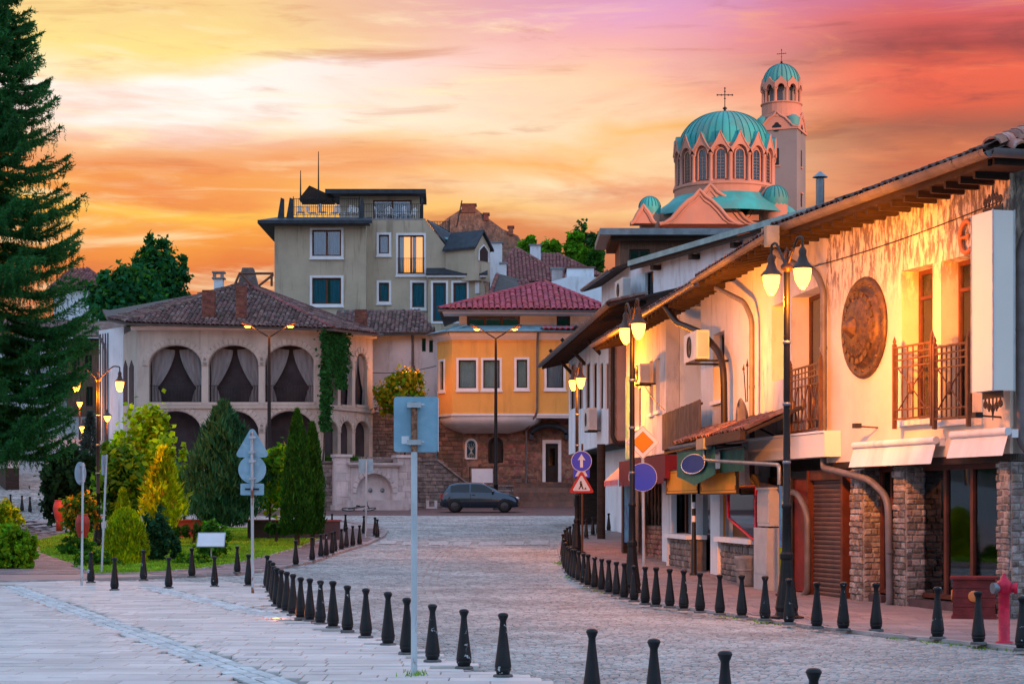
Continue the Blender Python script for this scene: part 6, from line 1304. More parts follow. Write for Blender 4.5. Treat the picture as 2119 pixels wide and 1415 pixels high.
b = MB(); wall(b, 0, FP.L, zp0, zp1, .3, [pwn]); b.box(0, .3, .3, 4, zp0, zp1); b.box(0, FP.L, 4, 4.2, zp0, zp1); b.build('penthouse_wall', 'beige', ht, FP); window(ht, FP, pwn, .1, 'frame_brown', .1, 2, 1, glass='glass', curtain=('curtain_white', [(.5, .95)]))
q = MB(); q.slab([(-.9, -1.2, zp1), (FP.L+.5, -1.2, zp1), (FP.L+.3, 4.5, zp1+.1), (-.6, 4.5, zp1+.1)], (0, 0, .30)); q.build('penthouse_roof', 'roof_dark', ht, FP)
q = MB(); a = [Wp(*p, 133.5) for p in ((618, 412), (640, 384), (686, 405), (686, 412))]; q.slab(a, (0, 2.5, 0)); o = q.build('trellis_roof', 'wood_dark', ht); o.matrix_basis = WM[ht.name].inverted()
for (x, yt) in ((622, 353), (659, 314)):
    q = MB(); a = Wp(x, 412, 133); c_ = Wp(x, yt, 133); q.tube([a, c_], [.06, .025], 6); o = q.build('mast', 'iron', ht); o.matrix_basis = WM[ht.name].inverted()
def chair(p, rz, lab):
    t = thing('terrace_chair', lab, 'chair', p, rz, 'white terrace chairs'); q = MB(); q.box(-.25, .25, -.25, .25, .42, .46); q.build('seat', 'white_trim', t)
    q = MB(); q.tube([(-.25, .25, .46), (-.27, .3, .8), (0, .34, .95), (.27, .3, .8), (.25, .25, .46)], .03, 5); q.box(-.12, .12, .29, .32, .46, .9); q.build('backrest', 'white_trim', t)
    for sx_ in (-1, 1):
        for sy_ in (-1, 1): q = MB(); q.tube([(sx_*.25, sy_*.25, 0), (sx_*.22, sy_*.22, .43)], .022, 5); q.build('leg', 'white_trim', t)
    return t
cp = None
for k, x in enumerate((622, 645, 668, 692, 716, 733, 786, 808, 830, 850)):
    F_ = 130+1.4 if x < 750 else 131.2+1.0; zz = 1.8+(zt1+.5 if x < 750 else zt2+.12); loc = (Wp(x, 0, F_).x, F_+.3*(k % 2), zz); lb_ = '%s white chair from the left on the hotel roof terrace' % ORD[k]
    if cp is None: cp = chair(loc, .3, lb_)
    else: dup(cp, loc, k*1.3, lb_, 'white terrace chairs')
# ================================================================== CHURCH
DC = 220.0; mpp = DC/FPX; cc = Wp(1500, 425, DC); cz = lambda y: EYE+(HY-y)*mpp
ch = thing('cathedral', 'cathedral with ribbed green copper dome on an arcaded pink drum', 'church', (cc.x, DC, 0))
b = MB(); b.box(-8.2, 8.0, -4, 12, 1.5, cz(452)); b.build('nave', 'church_pink', ch)
b = MB(); b.lathe([(8.4, cz(455)), (7.9, cz(440)), (6.6, cz(424)), (5.9, cz(412))], 32); b.build('skirt_roof', 'copper', ch)
b = MB(); b.lathe([(5.75, cz(425)), (5.75, cz(398)), (5.9, cz(396)), (5.9, cz(392)), (5.7, cz(390)), (5.3, cz(390)), (5.3, cz(312))], 48, sm=False); dr_ = b.build('drum', 'church_pink', ch)
NB = 16; zs_, zb_, zg_ = cz(338), cz(386), cz(310)
for k in range(NB):
    a = 2*PI*(k+.5)/NB-PI/2; TT = T(5.32*math.cos(a), 5.32*math.sin(a), 0, rz=a+PI/2)
    w = .44; pts = [(-w, zb_), (w, zb_)]+[(w*math.cos(q_), zs_+.15+w*1.1*math.sin(q_)) for q_ in [PI*i/8 for i in range(9)]]
    q = MB(); q.prism(pts, -.06, .02, T=TT); wn = q.build('drum_window', 'glass_dark', ch)
    q = MB()
    for zz in [zb_+.35*i for i in range(1, 8)]: q.box(-w, w, -.09, -.06, zz-.02, zz+.02, T=TT)
    q.box(-.02, .02, -.10, -.06, zb_, zs_+.5, T=TT); q.build('glazing_bars', 'church_grey', wn, kind='stuff')
    q = MB(); q.tube([(-w-.1, -.08, zb_)]+[((w+.1)*-math.cos(q_), -.08, zs_+.15+(w+.1)*1.1*math.sin(q_)) for q_ in [PI*i/8 for i in range(9)]]+[(w+.1, -.08, zb_)], .10, 5, T=TT); q.build('window_arch', 'church_pink', wn)
    # pointed ogee gable over each bay, with a moulded edge
    W2 = 1.12; og = [(-W2, cz(326)), (-W2*.82, cz(322)), (-W2*.5, cz(312)), (-W2*.2, cz(300)), (0, cz(290)), (W2*.2, cz(300)), (W2*.5, cz(312)), (W2*.82, cz(322)), (W2, cz(326))]
    cut = [(.8*math.cos(q_), zs_+.15+1.0*math.sin(q_)) for q_ in [PI*i/8 for i in range(9)]]
    q = MB(); n = 9; ins = cut[::-1]
    vs = [(x, -.42, z) for x, z in og]+[(x, -.42, z) for x, z in ins]+[(x, .1, z) for x, z in og]+[(x, .1, z) for x, z in ins]
    q.add(vs, [(i+9, i+10, i+1, i) for i in range(8)]+[(i, i+1, i+19, i+18) for i in range(8)]+[(i+10, i+9, i+27, i+28) for i in range(8)], 0, False, TT); gb_ = q.build('gable', 'church_pink', ch)
    q = MB(); q.tube([(x, -.42, z) for x, z in og], .09, 5, T=TT); q.build('gable_moulding', 'church_pink', gb_)
    q = MB(); q.add([(x, -.45, z+.12) for x, z in og]+[(x*.7, 1.2, z+.25) for x, z in og], [(i, i+1, i+10, i+9) for i in range(8)], 0, True, TT); q.build('gable_roof', 'copper', gb_)
    a2 = 2*PI*k/NB-PI/2; q = MB(); q.lathe([(.26, zb_-.25), (.26, zb_), (.19, zb_+.05), (.19, zs_-.05), (.30, zs_+.12), (.30, zs_+.25)], 8, T=T(5.52*math.cos(a2), 5.52*math.sin(a2))); q.build('column', 'church_pink', ch)
z0_, RD, HD = cz(312), 5.3, cz(233)-cz(312)
def dprof(rd, hd, z0, n=14): return [(rd*math.cos(PI/2*i/n)**.92 if i < n else 0.0, z0+hd*math.sin(PI/2*i/n)) for i in range(n+1)]
NR = 40; seg = MB(); seg.lathe(dprof(RD, HD, 0), 2, a0=-PI/NR*.94, a1=PI/NR*.94)
dome_ = MB(); dome_.lathe(dprof(RD-.05, HD-.05, z0_), 40); do_ = dome_.build('dome', 'church_seam', ch)
pieces(do_, 'copper_panel', seg, 'copper', [T(0, 0, z0_, rz=2*PI*(k+.5)/NR) for k in range(NR)])
rib = MB(); rib.tube([(r_+.05, 0, z) for r_, z in dprof(RD, HD, 0)], .032, 4); pieces(do_, 'rib', rib, 'church_seam', [T(0, 0, z0_, rz=2*PI*k/NR) for k in range(NR)])
def cross(par, x, y, z, h, s=1.0):
    q = MB(); q.lathe([(.9*s, z-.2), (.85*s, z), (.25*s, z+.15), (.12*s, z+.2), (.12*s, z+.3*s), (.28*s, z+.45*s), (.12*s, z+.62*s), (.06*s, z+.65*s)], 12, T=T(x, y)); o = q.build('cross_base', 'iron', par)
    q = MB(); zc = z+h*.72; q.tube([(x, y, z+.5*s), (x, y, z+h)], .055*s, 5); q.tube([(x-.85*s, y, zc), (x+.85*s, y, zc)], .055*s, 5)
    for dx, dz_ in ((-.85, 0), (.85, 0), (0, h-(zc-z)), (-.4, .0), (.4, 0), (0, .4), (0, -.4)): q.lathe([(0, -.13*s), (.13*s, 0), (0, .13*s)], 6, T=T(x+dx*s, y, zc+(dz_ if dz_ else 0)))
    q.build('cross', 'iron', o)
cross(ch, 0, 0, z0_+HD, cz(183)-cz(233), 1.0)
def ogee(par, xc, y, w, z0, z1, depth, m='church_pink', roof='copper', out=.25):
    pr = [(-1, 0), (-.86, .03), (-.7, .16), (-.5, .45), (-.3, .68), (-.14, .80), (0, 1)]; pr = pr+[(-x, z) for x, z in pr[-2::-1]]
    og = [(xc+x*w, z0+z*(z1-z0)) for x, z in pr]; q = MB(); q.prism(og, y, y+depth); o = q.build('ogee_gable', m, par)
    for sc_, r_, dy in ((1.0, .22, .0), (.84, .10, -.05)): q = MB(); q.tube([(xc+(x-xc)*sc_, y+dy, z0+(z-z0)*sc_) for x, z in og], r_, 5); q.build('moulding', m, o)
    q = MB(); q.add([(x*1.0, y-.1, z+.2) for x, z in og]+[(x, y+depth, z+.2) for x, z in og], [(i, i+1, i+1+len(og), i+len(og)) for i in range(len(og)-1)], 0, True); q.build('gable_roof', roof, o); return o
ogee(ch, (1458-1500)*mpp, -6.5, 5.4, cz(482), cz(400), 3.0); ogee(ch, (1433-1500)*mpp, -8.6, 4.4, cz(486), cz(418), 2.0); ogee(ch, (1575-1500)*mpp, -5.0, 3.0, cz(470), cz(402), 3.0); ogee(ch, (1322-1500)*mpp, -7.5, 1.4, cz(482), cz(445), 2.0)
for px, py, r_ in ((1338, 446, 22), (1592, 428, 26)):
    q = MB(); x = (px-1500)*mpp; rr = r_*mpp; q.lathe([(rr*.8, cz(py)-1.6), (rr, cz(py)-.3), (rr*1.02, cz(py)+.1)]+[(rr*math.cos(PI/2*i/8), cz(py)+.1+rr*math.sin(PI/2*i/8)*1.05) for i in range(1, 9)], 18, T=T(x, -5)); sd = q.build('small_dome', 'copper', ch)
    rb = MB(); rb.tube([(rr*1.02*math.cos(PI/2*i/8), 0, rr*math.sin(PI/2*i/8)*1.05) for i in range(9)], .04, 4); pieces(sd, 'rib', rb, 'church_seam', [T(x, -5, cz(py)+.1, rz=2*PI*k/18) for k in range(18)])
    q = MB(); q.lathe([(rr*.95, 10), (rr*.95, cz(py)-.2)], 16, T=T(x, -5)); q.build('turret', 'church_pink', ch)
# bell tower
DT = 235.0; mt = DT/FPX; tz = lambda y: EYE+(HY-y)*mt; tc = Wp(1622, 0, DT)
tw_ = thing('bell_tower', 'square bell tower with arcaded belfry and small green copper dome', 'tower', (tc.x, DT+2, 0), R(-21)); s_ = 2.45
def trect(b_, s, z0, z1): b_.box(-s, s, -s, s, z0, z1)
b = MB(); trect(b, s_, 1, tz(268)); b.build('shaft', 'church_grey', tw_)
b = MB(); trect(b, s_+.18, tz(270), tz(266)); b.build('string_course', 'church_pink', tw_)
for k in range(4):
    RZ = Matrix.Rotation(k*PI/2, 4, 'Z'); pr = [(-1, 0), (-.8, .05), (-.62, .3), (-.4, .6), (-.15, .78), (0, 1), (.15, .78), (.4, .6), (.62, .3), (.8, .05), (1, 0)]
    q = MB(); og = [(x*(s_+.1), tz(266)+z*(tz(232)-tz(266))) for x, z in pr]; q.prism(og, -s_-.08, -s_+.5, T=RZ); g_ = q.build('tower_gable', 'church_pink', tw_)
    q = MB(); q.tube([(x, -s_-.1, z) for x, z in og], .16, 5, T=RZ); q.build('gable_moulding', 'church_pink', g_)
    q = MB()
    for dx, dz_ in ((-.28, 0), (.28, 0), (0, .28), (0, -.28), (0, 0)): q.lathe([(0, 0), (.3, 0)], 12, T=RZ @ T(dx, -s_-.10-.004*abs(dz_*9+dx*5), tz(266)+.1+dz_, rx=PI/2))
    q.build('quatrefoil', 'sign_black', g_)
    q = MB(); q.box(-.25, .25, -s_-.03, -s_+.05, tz(343), tz(308), T=RZ); sw_ = q.build('slit_window', 'sign_black', tw_); q = MB(); q.box(-.4, .4, -s_-.14, -s_, tz(346), tz(343), T=RZ); q.build('sill', 'church_pink', sw_)
    q = MB(); q.box(-.35, .35, -s_-.03, -s_+.05, tz(425), tz(400), T=RZ); sw_ = q.build('slit_window', 'sign_black', tw_); q = MB(); q.box(-.5, .5, -s_-.2, -s_, tz(399), tz(396), T=RZ); q.build('hood', 'church_pink', sw_)
    q = MB(); q.lathe([(.75, tz(262)), (.75, tz(248)), (.7, tz(244)), (.4, tz(240)), (0, tz(238))], 12, T=RZ @ T(-s_+.55, -s_+.55)); q.build('corner_turret', 'copper', tw_)
rb_ = 2.42; b = MB(); b.lathe([(rb_+.05, tz(270)), (rb_+.05, tz(244)), (rb_+.2, tz(242)), (rb_+.2, tz(238)), (rb_, tz(236)), (rb_, tz(214)), (rb_+.15, tz(212)), (rb_+.15, tz(210)), (0, tz(210))], 24, sm=False); b.build('belfry_base', 'church_pink', tw_)
b = MB(); b.lathe([(1.5, tz(212)), (1.5, tz(176))], 16); b.build('belfry_core', 'church_grey', tw_)
for k in range(10):
    a = 2*PI*k/10+.2; q = MB(); q.lathe([(.30, tz(211)), (.22, tz(208)), (.20, tz(186)), (.33, tz(183)), (.33, tz(181))], 8, T=T((rb_-.2)*math.cos(a), (rb_-.2)*math.sin(a))); q.build('column', 'church_pink', tw_)
    a2 = a+PI/10; TT = T((rb_-.15)*math.cos(a2), (rb_-.15)*math.sin(a2), 0, rz=a2+PI/2); W2 = .76; q = MB(); og = [(-W2, tz(181)), (-W2, tz(171)), (-W2*.5, tz(166)), (0, tz(158)), (W2*.5, tz(166)), (W2, tz(171)), (W2, tz(181))]; ins = [(-.45*math.cos(PI*i/6), tz(183)+.55*math.sin(PI*i/6)) for i in range(7)]
    q.add([(x, -.2, z) for x, z in og]+[(x, -.2, z) for x, z in ins]+[(x, .3, z) for x, z in og]+[(x, .3, z) for x, z in ins], [(i+7, i+8, i+1, i) for i in range(6)]+[(i, i+1, i+15, i+14) for i in range(6)]+[(i+8, i+7, i+21, i+22) for i in range(6)], 0, False, TT); q.build('belfry_arch', 'church_pink', tw_)
q = MB(); q.lathe([(.0, .9), (.25, .85), (.35, .4), (.6, 0), (0, 0)], 12, T=T(0, 0, tz(200))); q.build('bell', 'bronze', tw_)
hd2 = tz(126)-tz(170); b = MB(); b.lathe(dprof(rb_-.12, hd2, tz(170), 10), 30); dt_ = b.build('dome', 'copper', tw_); rb = MB(); rb.tube([(r_+.03, 0, z) for r_, z in dprof(rb_-.12, hd2, 0, 10)], .05, 4); pieces(dt_, 'rib', rb, 'church_seam', [T(0, 0, tz(170), rz=2*PI*k/24) for k in range(24)])
cross(tw_, 0, 0, tz(126), tz(95)-tz(126), .62)
# ================================================================== ROOFS AND WALLS FURTHER BACK
def back_gable(name, lab, poly, d, depth, m, cat='house'):
    pts = [Wp(x, y, d) for x, y in poly]; t = thing(name, lab, cat, (0, 0, 0)); q = MB(); q.prism([(p.x, p.z) for p in pts]+[(pts[-1].x, 1), (pts[0].x, 1)], d, d+depth); q.build('wall', m, t); return t
t = back_gable('gabled_house', 'old bare brown gable wall with chimneys behind the hotel', [(898, 476), (925, 452), (956, 432), (985, 432), (1010, 452), (1040, 474), (1072, 488), (1092, 520)], 178, 9, 'rough_render')
for x0, x1, yt, yb in ((955, 984, 424, 440), (1001, 1011, 443, 456), (1052, 1062, 470, 486)):
    a, c = Wp(x0, yb, 177.8), Wp(x1, yt, 177.8); q = MB(); q.box(a.x, c.x, 177.8, 179, a.z, c.z); q.box(a.x-.1, c.x+.1, 177.7, 179.1, c.z, c.z+.12); q.build('chimney', 'brick', t)
q = MB(); q.tube([Wp(945, 470, 177), Wp(956, 415, 177)], .06, 5); q.build('mast', 'iron', t)
def hiproof(name, lab, eave, apex, d0, d1, m, wm='stucco_cool', tw=.28, tl=.40, cap=300, cat='house'):
    """eave: two pixel points at depth d0, apex: list of pixel points at depth d1 along the ridge from left to right"""
    a, c = Wp(*eave[0], d0), Wp(*eave[1], d0); A = [Wp(*p, d1) for p in apex]; t = thing(name, lab, cat, (0, 0, 0))
    roof_face(t, [a, c]+A[::-1], m, tw, tl, cap)
    bk = 2*d1-d0; a2, c2 = Vector((a.x, bk, a.z)), Vector((c.x, bk, c.z)); q = MB(); q.slab([c, c2, A[-1]], (0, 0, -.1)); q.build('roof_side', m, t); q = MB(); q.slab([a2, a, A[0]], (0, 0, -.1)); q.build('roof_side', m, t); q = MB(); q.slab([c2, a2]+A, (0, 0, -.1)); q.build('roof_back', m, t)
    q = MB(); q.box(a.x+.3, c.x-.3, d0+.5, bk-.5, 1, min(a.z, c.z)-.08); q.build('wall', wm, t)
    for r0, r1 in ((a, A[0]), (c, A[-1])): ridge(t, r0, r1, 'tile_far', .3, .5, 30)
    return t
t1 = hiproof('tiled_house', 'house with weathered red hipped tile roof left of the leafy trees', ((1012, 588), (1180, 580)), ((1066, 513),), 140, 149, 'tile_far')
t2 = hiproof('tiled_house', 'house with long red tile roof sloping down to the right before the trees', ((1100, 566), (1248, 572)), ((1112, 521), (1150, 525)), 150, 157, 'tile_far')
t3 = hiproof('tiled_house', 'low dark red roofed house just above the yellow house ridge', ((1012, 618), (1110, 608)), ((1030, 566), (1086, 580)), 124, 130, 'tile_far')
def plain_block(name, lab, x0, x1, yt, d, dep, m, cat, capm=None):
    a, c = Wp(x0, yt, d), Wp(x1, yt, d); t = thing(name, lab, cat, (a.x, d, 0)); q = MB(); q.box(0, c.x-a.x, 0, dep, 1, a.z); q.build('body', m, t); q = MB(); q.box(-.1, c.x-a.x+.1, -.1, dep+.1, a.z, a.z+.1); q.build('cap', capm or 'zinc', t); return t
plain_block('firewall', 'white rendered firewall above the yellow house roof', 1173, 1229, 555, 122, 3, 'stucco_cool', 'wall', 'tile_far')
plain_block('chimney_block', 'pale chimney block beside the hotel dormer', 1014, 1039, 503, 138, 1.2, 'stucco_cool', 'chimney'); plain_block('chimney_block', 'pale square chimney block among the red roofs before trees', 1097, 1119, 508, 151, 1, 'stucco_cool', 'chimney'); plain_block('chimney_block', 'small whitewashed brick chimney left of the white firewall', 1142, 1164, 557, 123, .8, 'white_stone', 'chimney')
plain_block('chimney_block', 'tiny white chimney on the low dark red roof', 1036, 1048, 546, 131, .5, 'stucco_cool', 'chimney')
t = thing('white_side_house', 'white house sloping wall to the right behind the yellow roof', 'house', (0, 0, 0)); q = MB(); pts = [Wp(x, y, 118) for x, y in ((1120, 590), (1150, 580), (1180, 572), (1285, 575), (1285, 680), (1120, 660))]; q.prism([(p.x, p.z) for p in pts], 118, 121); q.build('wall', 'stucco_cool', t)
# houses up the left street, mostly behind the spruce
t = hiproof('tiled_house', 'red roofed house on the hillside behind the spruce', ((100, 598), (228, 592)), ((152, 556), (180, 556)), 150, 156, 'tile_far')
def street_house(name, lab, x0, x1, yt, d, dep, m, wins):
    F_ = Fr(tuple(Wp(x0, 0, d)[:2]), tuple(Wp(x1, 0, d)[:2]), 1.0); t = thing(name, lab, 'house', frame=F_); zt = F_.uz((x0+x1)/2, yt)[1]; W_ = [F_.rc(*w) for w in wins]
    b = MB(); wall(b, 0, F_.L, 0, zt, .4, W_); mass(b, 0, F_.L, .4, dep, 0, zt); b.build('wall', m, t, F_)
    for w_ in W_: window(t, F_, w_, .12, 'wood_dark', .08, 2, 1, glass='glass_dark')
    q = MB(); q.slab([(-.5, -.7, zt), (F_.L+.7, -.7, zt), (F_.L+.7, dep, zt+1.5), (-.5, dep, zt+1.5)], (0, 0, .12)); q.build('roof', 'tile_old', t, F_); return t
street_house('street_house', 'white house half hidden by the spruce on the left street', -60, 118, 690, 122, 8, 'stucco_cool', [(20, 40, 740, 790), (62, 84, 740, 790), (20, 40, 840, 890)])
street_house('street_house', 'dark timbered house beside the street up the slope', 138, 206, 700, 118, 6, 'wood', [(150, 165, 735, 770), (175, 190, 735, 770), (178, 192, 800, 840)])
F_ = Fr(tuple(Wp(-70, 0, 96)[:2]), tuple(Wp(14, 0, 82)[:2]), gz(-22, 85)); t = thing('boundary_wall', 'pale street wall with dark plinth at the left edge', 'wall', frame=F_); q = MB(); q.box(0, F_.L, 0, .5, 0, 2.6); q.build('wall', 'stucco', t, F_); q = MB(); q.box(-.05, F_.L+.1, -.06, .5, -.5, .55); q.build('plinth', 'wood_dark', t, F_)
p = G(6, 1098, .0); t = thing('gate_pier', 'pinkish stone gate pier with moulded cap at the left edge', 'pier', (p.x-.1, p.y, gz(p.x, p.y))); q = MB(); q.box(-.35, .18, -.2, .2, 0, .75); q.build('shaft', 'white_stone', t); q = MB(); q.box(-.4, .26, -.28, .28, .75, .83); q.box(-.38, .22, -.24, .24, .83, .9); q.build('cap', 'concrete', t)
# ================================================================== PLANTS
def quads(name, V, m, par): return bulk_mesh(name, V.reshape(-1, 3), [(0, 1, 2, 3)], len(V), 4, m, par)
def unit(a): return a/np.maximum(1e-9, np.linalg.norm(a, axis=-1, keepdims=True))
def leaves(C, out, size, asp=1.6, up=.25, rnd=.9):
    n = len(C); nrm = unit(out+np.array([0, 0, up])+RNG.normal(0, rnd, (n, 3))); t = unit(np.cross(nrm, RNG.normal(0, 1, (n, 3)))); b = np.cross(nrm, t)
    s = size*RNG.uniform(.6, 1.3, n)[:, None]
    return np.stack([C-t*s*asp*.5, C-b*s*.5+nrm*s*.12, C+t*s*asp*.5, C+b*s*.5+nrm*s*.12], 1)
def ell_points(ells, n, clump, shell):
    vol = np.array([e_[3]*e_[5] for e_ in ells]); cnt = (n*vol/vol.sum()).astype(int); P = []; O = []
    for (cx, cy, cz_, rx, ry, rz), k in zip(ells, cnt):
        m = max(6, k//45); d = unit(RNG.normal(0, 1, (m, 3))); r = RNG.uniform(shell, 1.0, m)[:, None]; cen = d*r
        i = RNG.integers(0, m, k); p = cen[i]+RNG.normal(0, clump, (k, 3))*RNG.uniform(.5, 1.4, m)[i][:, None]
        P.append(p*np.array([rx, ry, rz])+np.array([cx, cy, cz_])); O.append(unit(p))
    return np.concatenate(P), np.concatenate(O)
def plant(name, lab, cat, px0, px1, yt, yb, d, m, n, size, ells=None, trunk=.0, clump=.16, shell=.55, asp=1.6, group=None, m2=None, ztop=None, deep=.8, extra_base=0.0):
    """leafy plant filling the given extent at distance d; ells in unit coordinates of that extent (x -1..1, y -1..1, z 0..1)"""
    xc = (px0+px1)/2; w = (px1-px0)/2*d/FPX; p = Wp(xc, 0, d); zb = EYE+(HY-yb)*d/FPX; zt = EYE+(HY-yt)*d/FPX; h = zt-zb; g0 = gz(p.x, d)+extra_base
    t = thing(name, lab, cat, (p.x, d, g0), 0, group)
    E_ = [(e_[0]*w, e_[1]*w*deep, zb-g0+e_[2]*h, e_[3]*w, e_[4]*w*deep, e_[5]*h) for e_ in (ells or [(0, 0, .5, 1, 1, .5)])]
    P, O = ell_points(E_, n, clump, shell); keep = P[:, 2] > .01; P, O = P[keep], O[keep]
    if m2:
        k = RNG.random(len(P)) < .35; quads('foliage', leaves(P[k], O[k], size, asp), m2, t); P, O = P[~k], O[~k]
    quads('foliage', leaves(P, O, size, asp), m, t)
    if trunk or zb-g0 > .15:
        r = trunk or .05; q = MB(); q.tube([(0, 0, -.1), (w*.06, 0, (zb-g0+h*.45)*.5), (0, 0, zb-g0+h*.6)], [r*1.2, r, r*.4], 7)
        for k in range(5):
            a = k*1.3; zz = zb-g0+h*(.15+.1*k); q.tube([(0, 0, zz), (w*.5*math.cos(a), w*.4*math.sin(a), zz+h*.25)], [r*.5, r*.12], 5)
        q.build('trunk', 'bark', t)
    return t
def conifer(name, lab, px0, px1, yt, yb, d, m, n, ln, prof, updir=.6, m2=None, group=None, wd=.22, rag=.12, flutes=7, extra=0.0, cat='shrub', share=.4):
    xc = (px0+px1)/2; w = (px1-px0)/2*d/FPX; p = Wp(xc, 0, d); zb = EYE+(HY-yb)*d/FPX; zt = EYE+(HY-yt)*d/FPX; h = zt-zb; g0 = gz(p.x, d)+extra; zb -= g0
    t = thing(name, lab, cat, (p.x, d, g0), 0, group); f = RNG.random(n)**.85; a = RNG.uniform(0, 2*PI, n)
    R_ = np.interp(f, [q[0] for q in prof], [q[1] for q in prof])*w
    lump = 1+rag*np.sin(a*flutes+f*9)*np.cos(f*23+a*2)+rag*.7*np.sin(a*3+f*6.5+1)*np.sin(f*11+a)+rag*.5*RNG.normal(0, 1, n)
    stray = RNG.random(n) < .025; lump = np.where(stray, np.abs(lump)+.10+rag*.5, lump)
    r = R_*lump*np.sqrt(RNG.uniform(.45, 1.0, n)); C = np.c_[np.cos(a)*r, np.sin(a)*r, zb+f*h]
    C[:, 2] = np.maximum(C[:, 2], .02); out = np.c_[np.cos(a), np.sin(a), np.zeros(n)]
    dr = unit(out*(1-updir)+np.array([0, 0, updir])+RNG.normal(0, .28, (n, 3))); L = (ln*RNG.uniform(.5, 1.3, n)*np.where(stray, 1.5, 1))[:, None]
    sd = unit(np.cross(dr, out+RNG.normal(0, .6, (n, 3))))*L*wd; V = np.stack([C-dr*L*.3, C+sd, C+dr*L, C-sd], 1)
    if m2:
        k = (RNG.random(n) < share) & (f > .25); quads('foliage', V[k], m2, t); V = V[~k]
    quads('foliage', V, m, t); q = MB(); q.tube([(0, 0, -.1), (0, 0, zb+h*.8)], [.07+.02*w, .015], 6); q.build('trunk', 'bark', t); return t
# --- tall spruce at the left edge
def spruce(px, d, H, slope, lab, seed=3):
    rg = random.Random(seed); p = Wp(px, 0, d); g0 = gz(p.x, d); t = thing('spruce_tree', lab, 'tree', (p.x, d, g0)); tips = []; bq = MB(); z = 3.0; V = []
    def twig(a, b_, wide, nn):
        dr = b_-a; L = dr.length
        if L < 1e-4: return
        dr /= L; s0 = dr.orthogonal().normalized(); s1 = dr.cross(s0)
        for i in range(nn):
            f = (i+rg.random())/nn; an = rg.random()*6.28; o_ = s0*math.cos(an)+s1*math.sin(an); c = a+dr*L*f; e_ = c+(dr*.75+o_*.75)*wide*rg.uniform(.7, 1.2); sd = dr.cross(o_)*wide*.17
            V.append((c-sd, c+sd, e_+sd*.35, e_-sd*.35))
    while z < H-.15:
        L0 = min(slope*(H-z), 1.25+.24*z)
        for k in range(9 if z < H*.8 else 7):
            az = rg.random()*6.28; L = L0*rg.uniform(.72, 1.1)+.12; dx, dy = math.cos(az), math.sin(az); pts = []
            for i in range(8):
                f = i/7; zz = z-.30*L*math.sin(f*2.2)*.75+.24*L*f*f; pts.append(Vector((dx*L*f, dy*L*f, zz)))
            bq.tube(pts[:7], [.035*(1-.1*i)*(.4+.16*L) for i in range(7)], 4, cap=False); m_ = max(5, int(L*9)); sd = Vector((-dy, dx, 0))
            for i in range(m_):
                f = .12+.88*(i+rg.random()*.6)/m_; j = min(6, int(f*7)); c = pts[j].lerp(pts[j+1], f*7-j)
                for s in (-1, 1):
                    l2 = (.16+.40*(1-f)*min(1.2, L*.5))*rg.uniform(.7, 1.25); tip = c+(sd*s*.8+Vector((dx, dy, 0))*.75)*l2+Vector((0, 0, -.16*l2+.05)); twig(c, tip, .095, int(11+26*l2))
                    if rg.random() < .55: twig(tip, tip+Vector((rg.gauss(0, .03), rg.gauss(0, .03), -rg.uniform(.12, .42)*min(1, L*.5))), .07, 9)
                if rg.random() < .5: twig(c, c+Vector((0, 0, -rg.uniform(.15, .45)*min(1, L*.5))), .075, 9)
            twig(pts[-2], pts[-1]+Vector((dx*.12, dy*.12, .05)), .08, 14)
        z += .30 if z < H*.6 else .24
    quads('foliage', np.array([[tuple(v) for v in q_] for q_ in V]), 'leaf_spruce', t); bq.build('branches', 'bark', t, kind='stuff')
    q = MB(); q.tube([(0, 0, -.3), (0, 0, H*.5), (0, 0, H)], [.28, .17, .02], 9); q.build('trunk', 'bark', t); return t
spruce(-22, 50, 18.6, .235, 'tall dark spruce tree with drooping branches at the left edge')
# --- garden
plant('lime_bush', 'tall bright lime green maple bush in front of the arched house', 'bush', 238, 396, 836, 1082, 66, 'leaf_lime', 5200, .17, [(-.1, 0, .55, .75, .8, .43), (.25, 0, .35, .7, .8, .33), (-.45, 0, .45, .55, .6, .4), (.5, 0, .42, .45, .5, .25), (-.3, 0, .85, .3, .4, .14), (.1, 0, .84, .28, .4, .14)], .07, asp=1.25, m2='leaf_hedge')
plant('green_bush', 'darker green leafy bush left of the lime bush behind the lamp post', 'bush', 190, 300, 925, 1075, 62.5, 'leaf_mid', 3200, .15, [(0, 0, .5, .9, .9, .48), (-.3, 0, .72, .5, .6, .3)], .05, m2='leaf_bright')
plant('dark_bush', 'deep dark green yew mass under the spruce', 'bush', 92, 205, 915, 1078, 68, 'leaf_dark', 4200, .16, [(0, 0, .5, 1, 1, .5), (-.5, 0, .4, .5, .6, .4)], .06)
conifer('golden_cypress', 'amber tipped feathery cypress before the lime bush', 300, 374, 930, 1092, 58, 'leaf_gold', 4200, .17, [(0, .5), (.25, .95), (.5, .75), (.75, .42), (1, .06)], .62, 'leaf_yellow', rag=.45, flutes=5, share=.18)
conifer('golden_thuja', 'round golden green thuja ball beside the lamp post', 215, 303, 1054, 1181, 48.5, 'leaf_gold', 9000, .085, [(0, .78), (.15, .98), (.4, 1), (.65, .93), (.85, .68), (.96, .38), (1, .12)], .8, 'leaf_hedge', rag=.08, flutes=17, extra=.075)
conifer('small_thuja', 'small dark gold cone thuja behind the round thuja', 236, 273, 1012, 1100, 58, 'leaf_hedge', 2200, .10, [(0, .9), (.3, 1), (.7, .6), (1, .05)], .8, rag=.1, flutes=11)
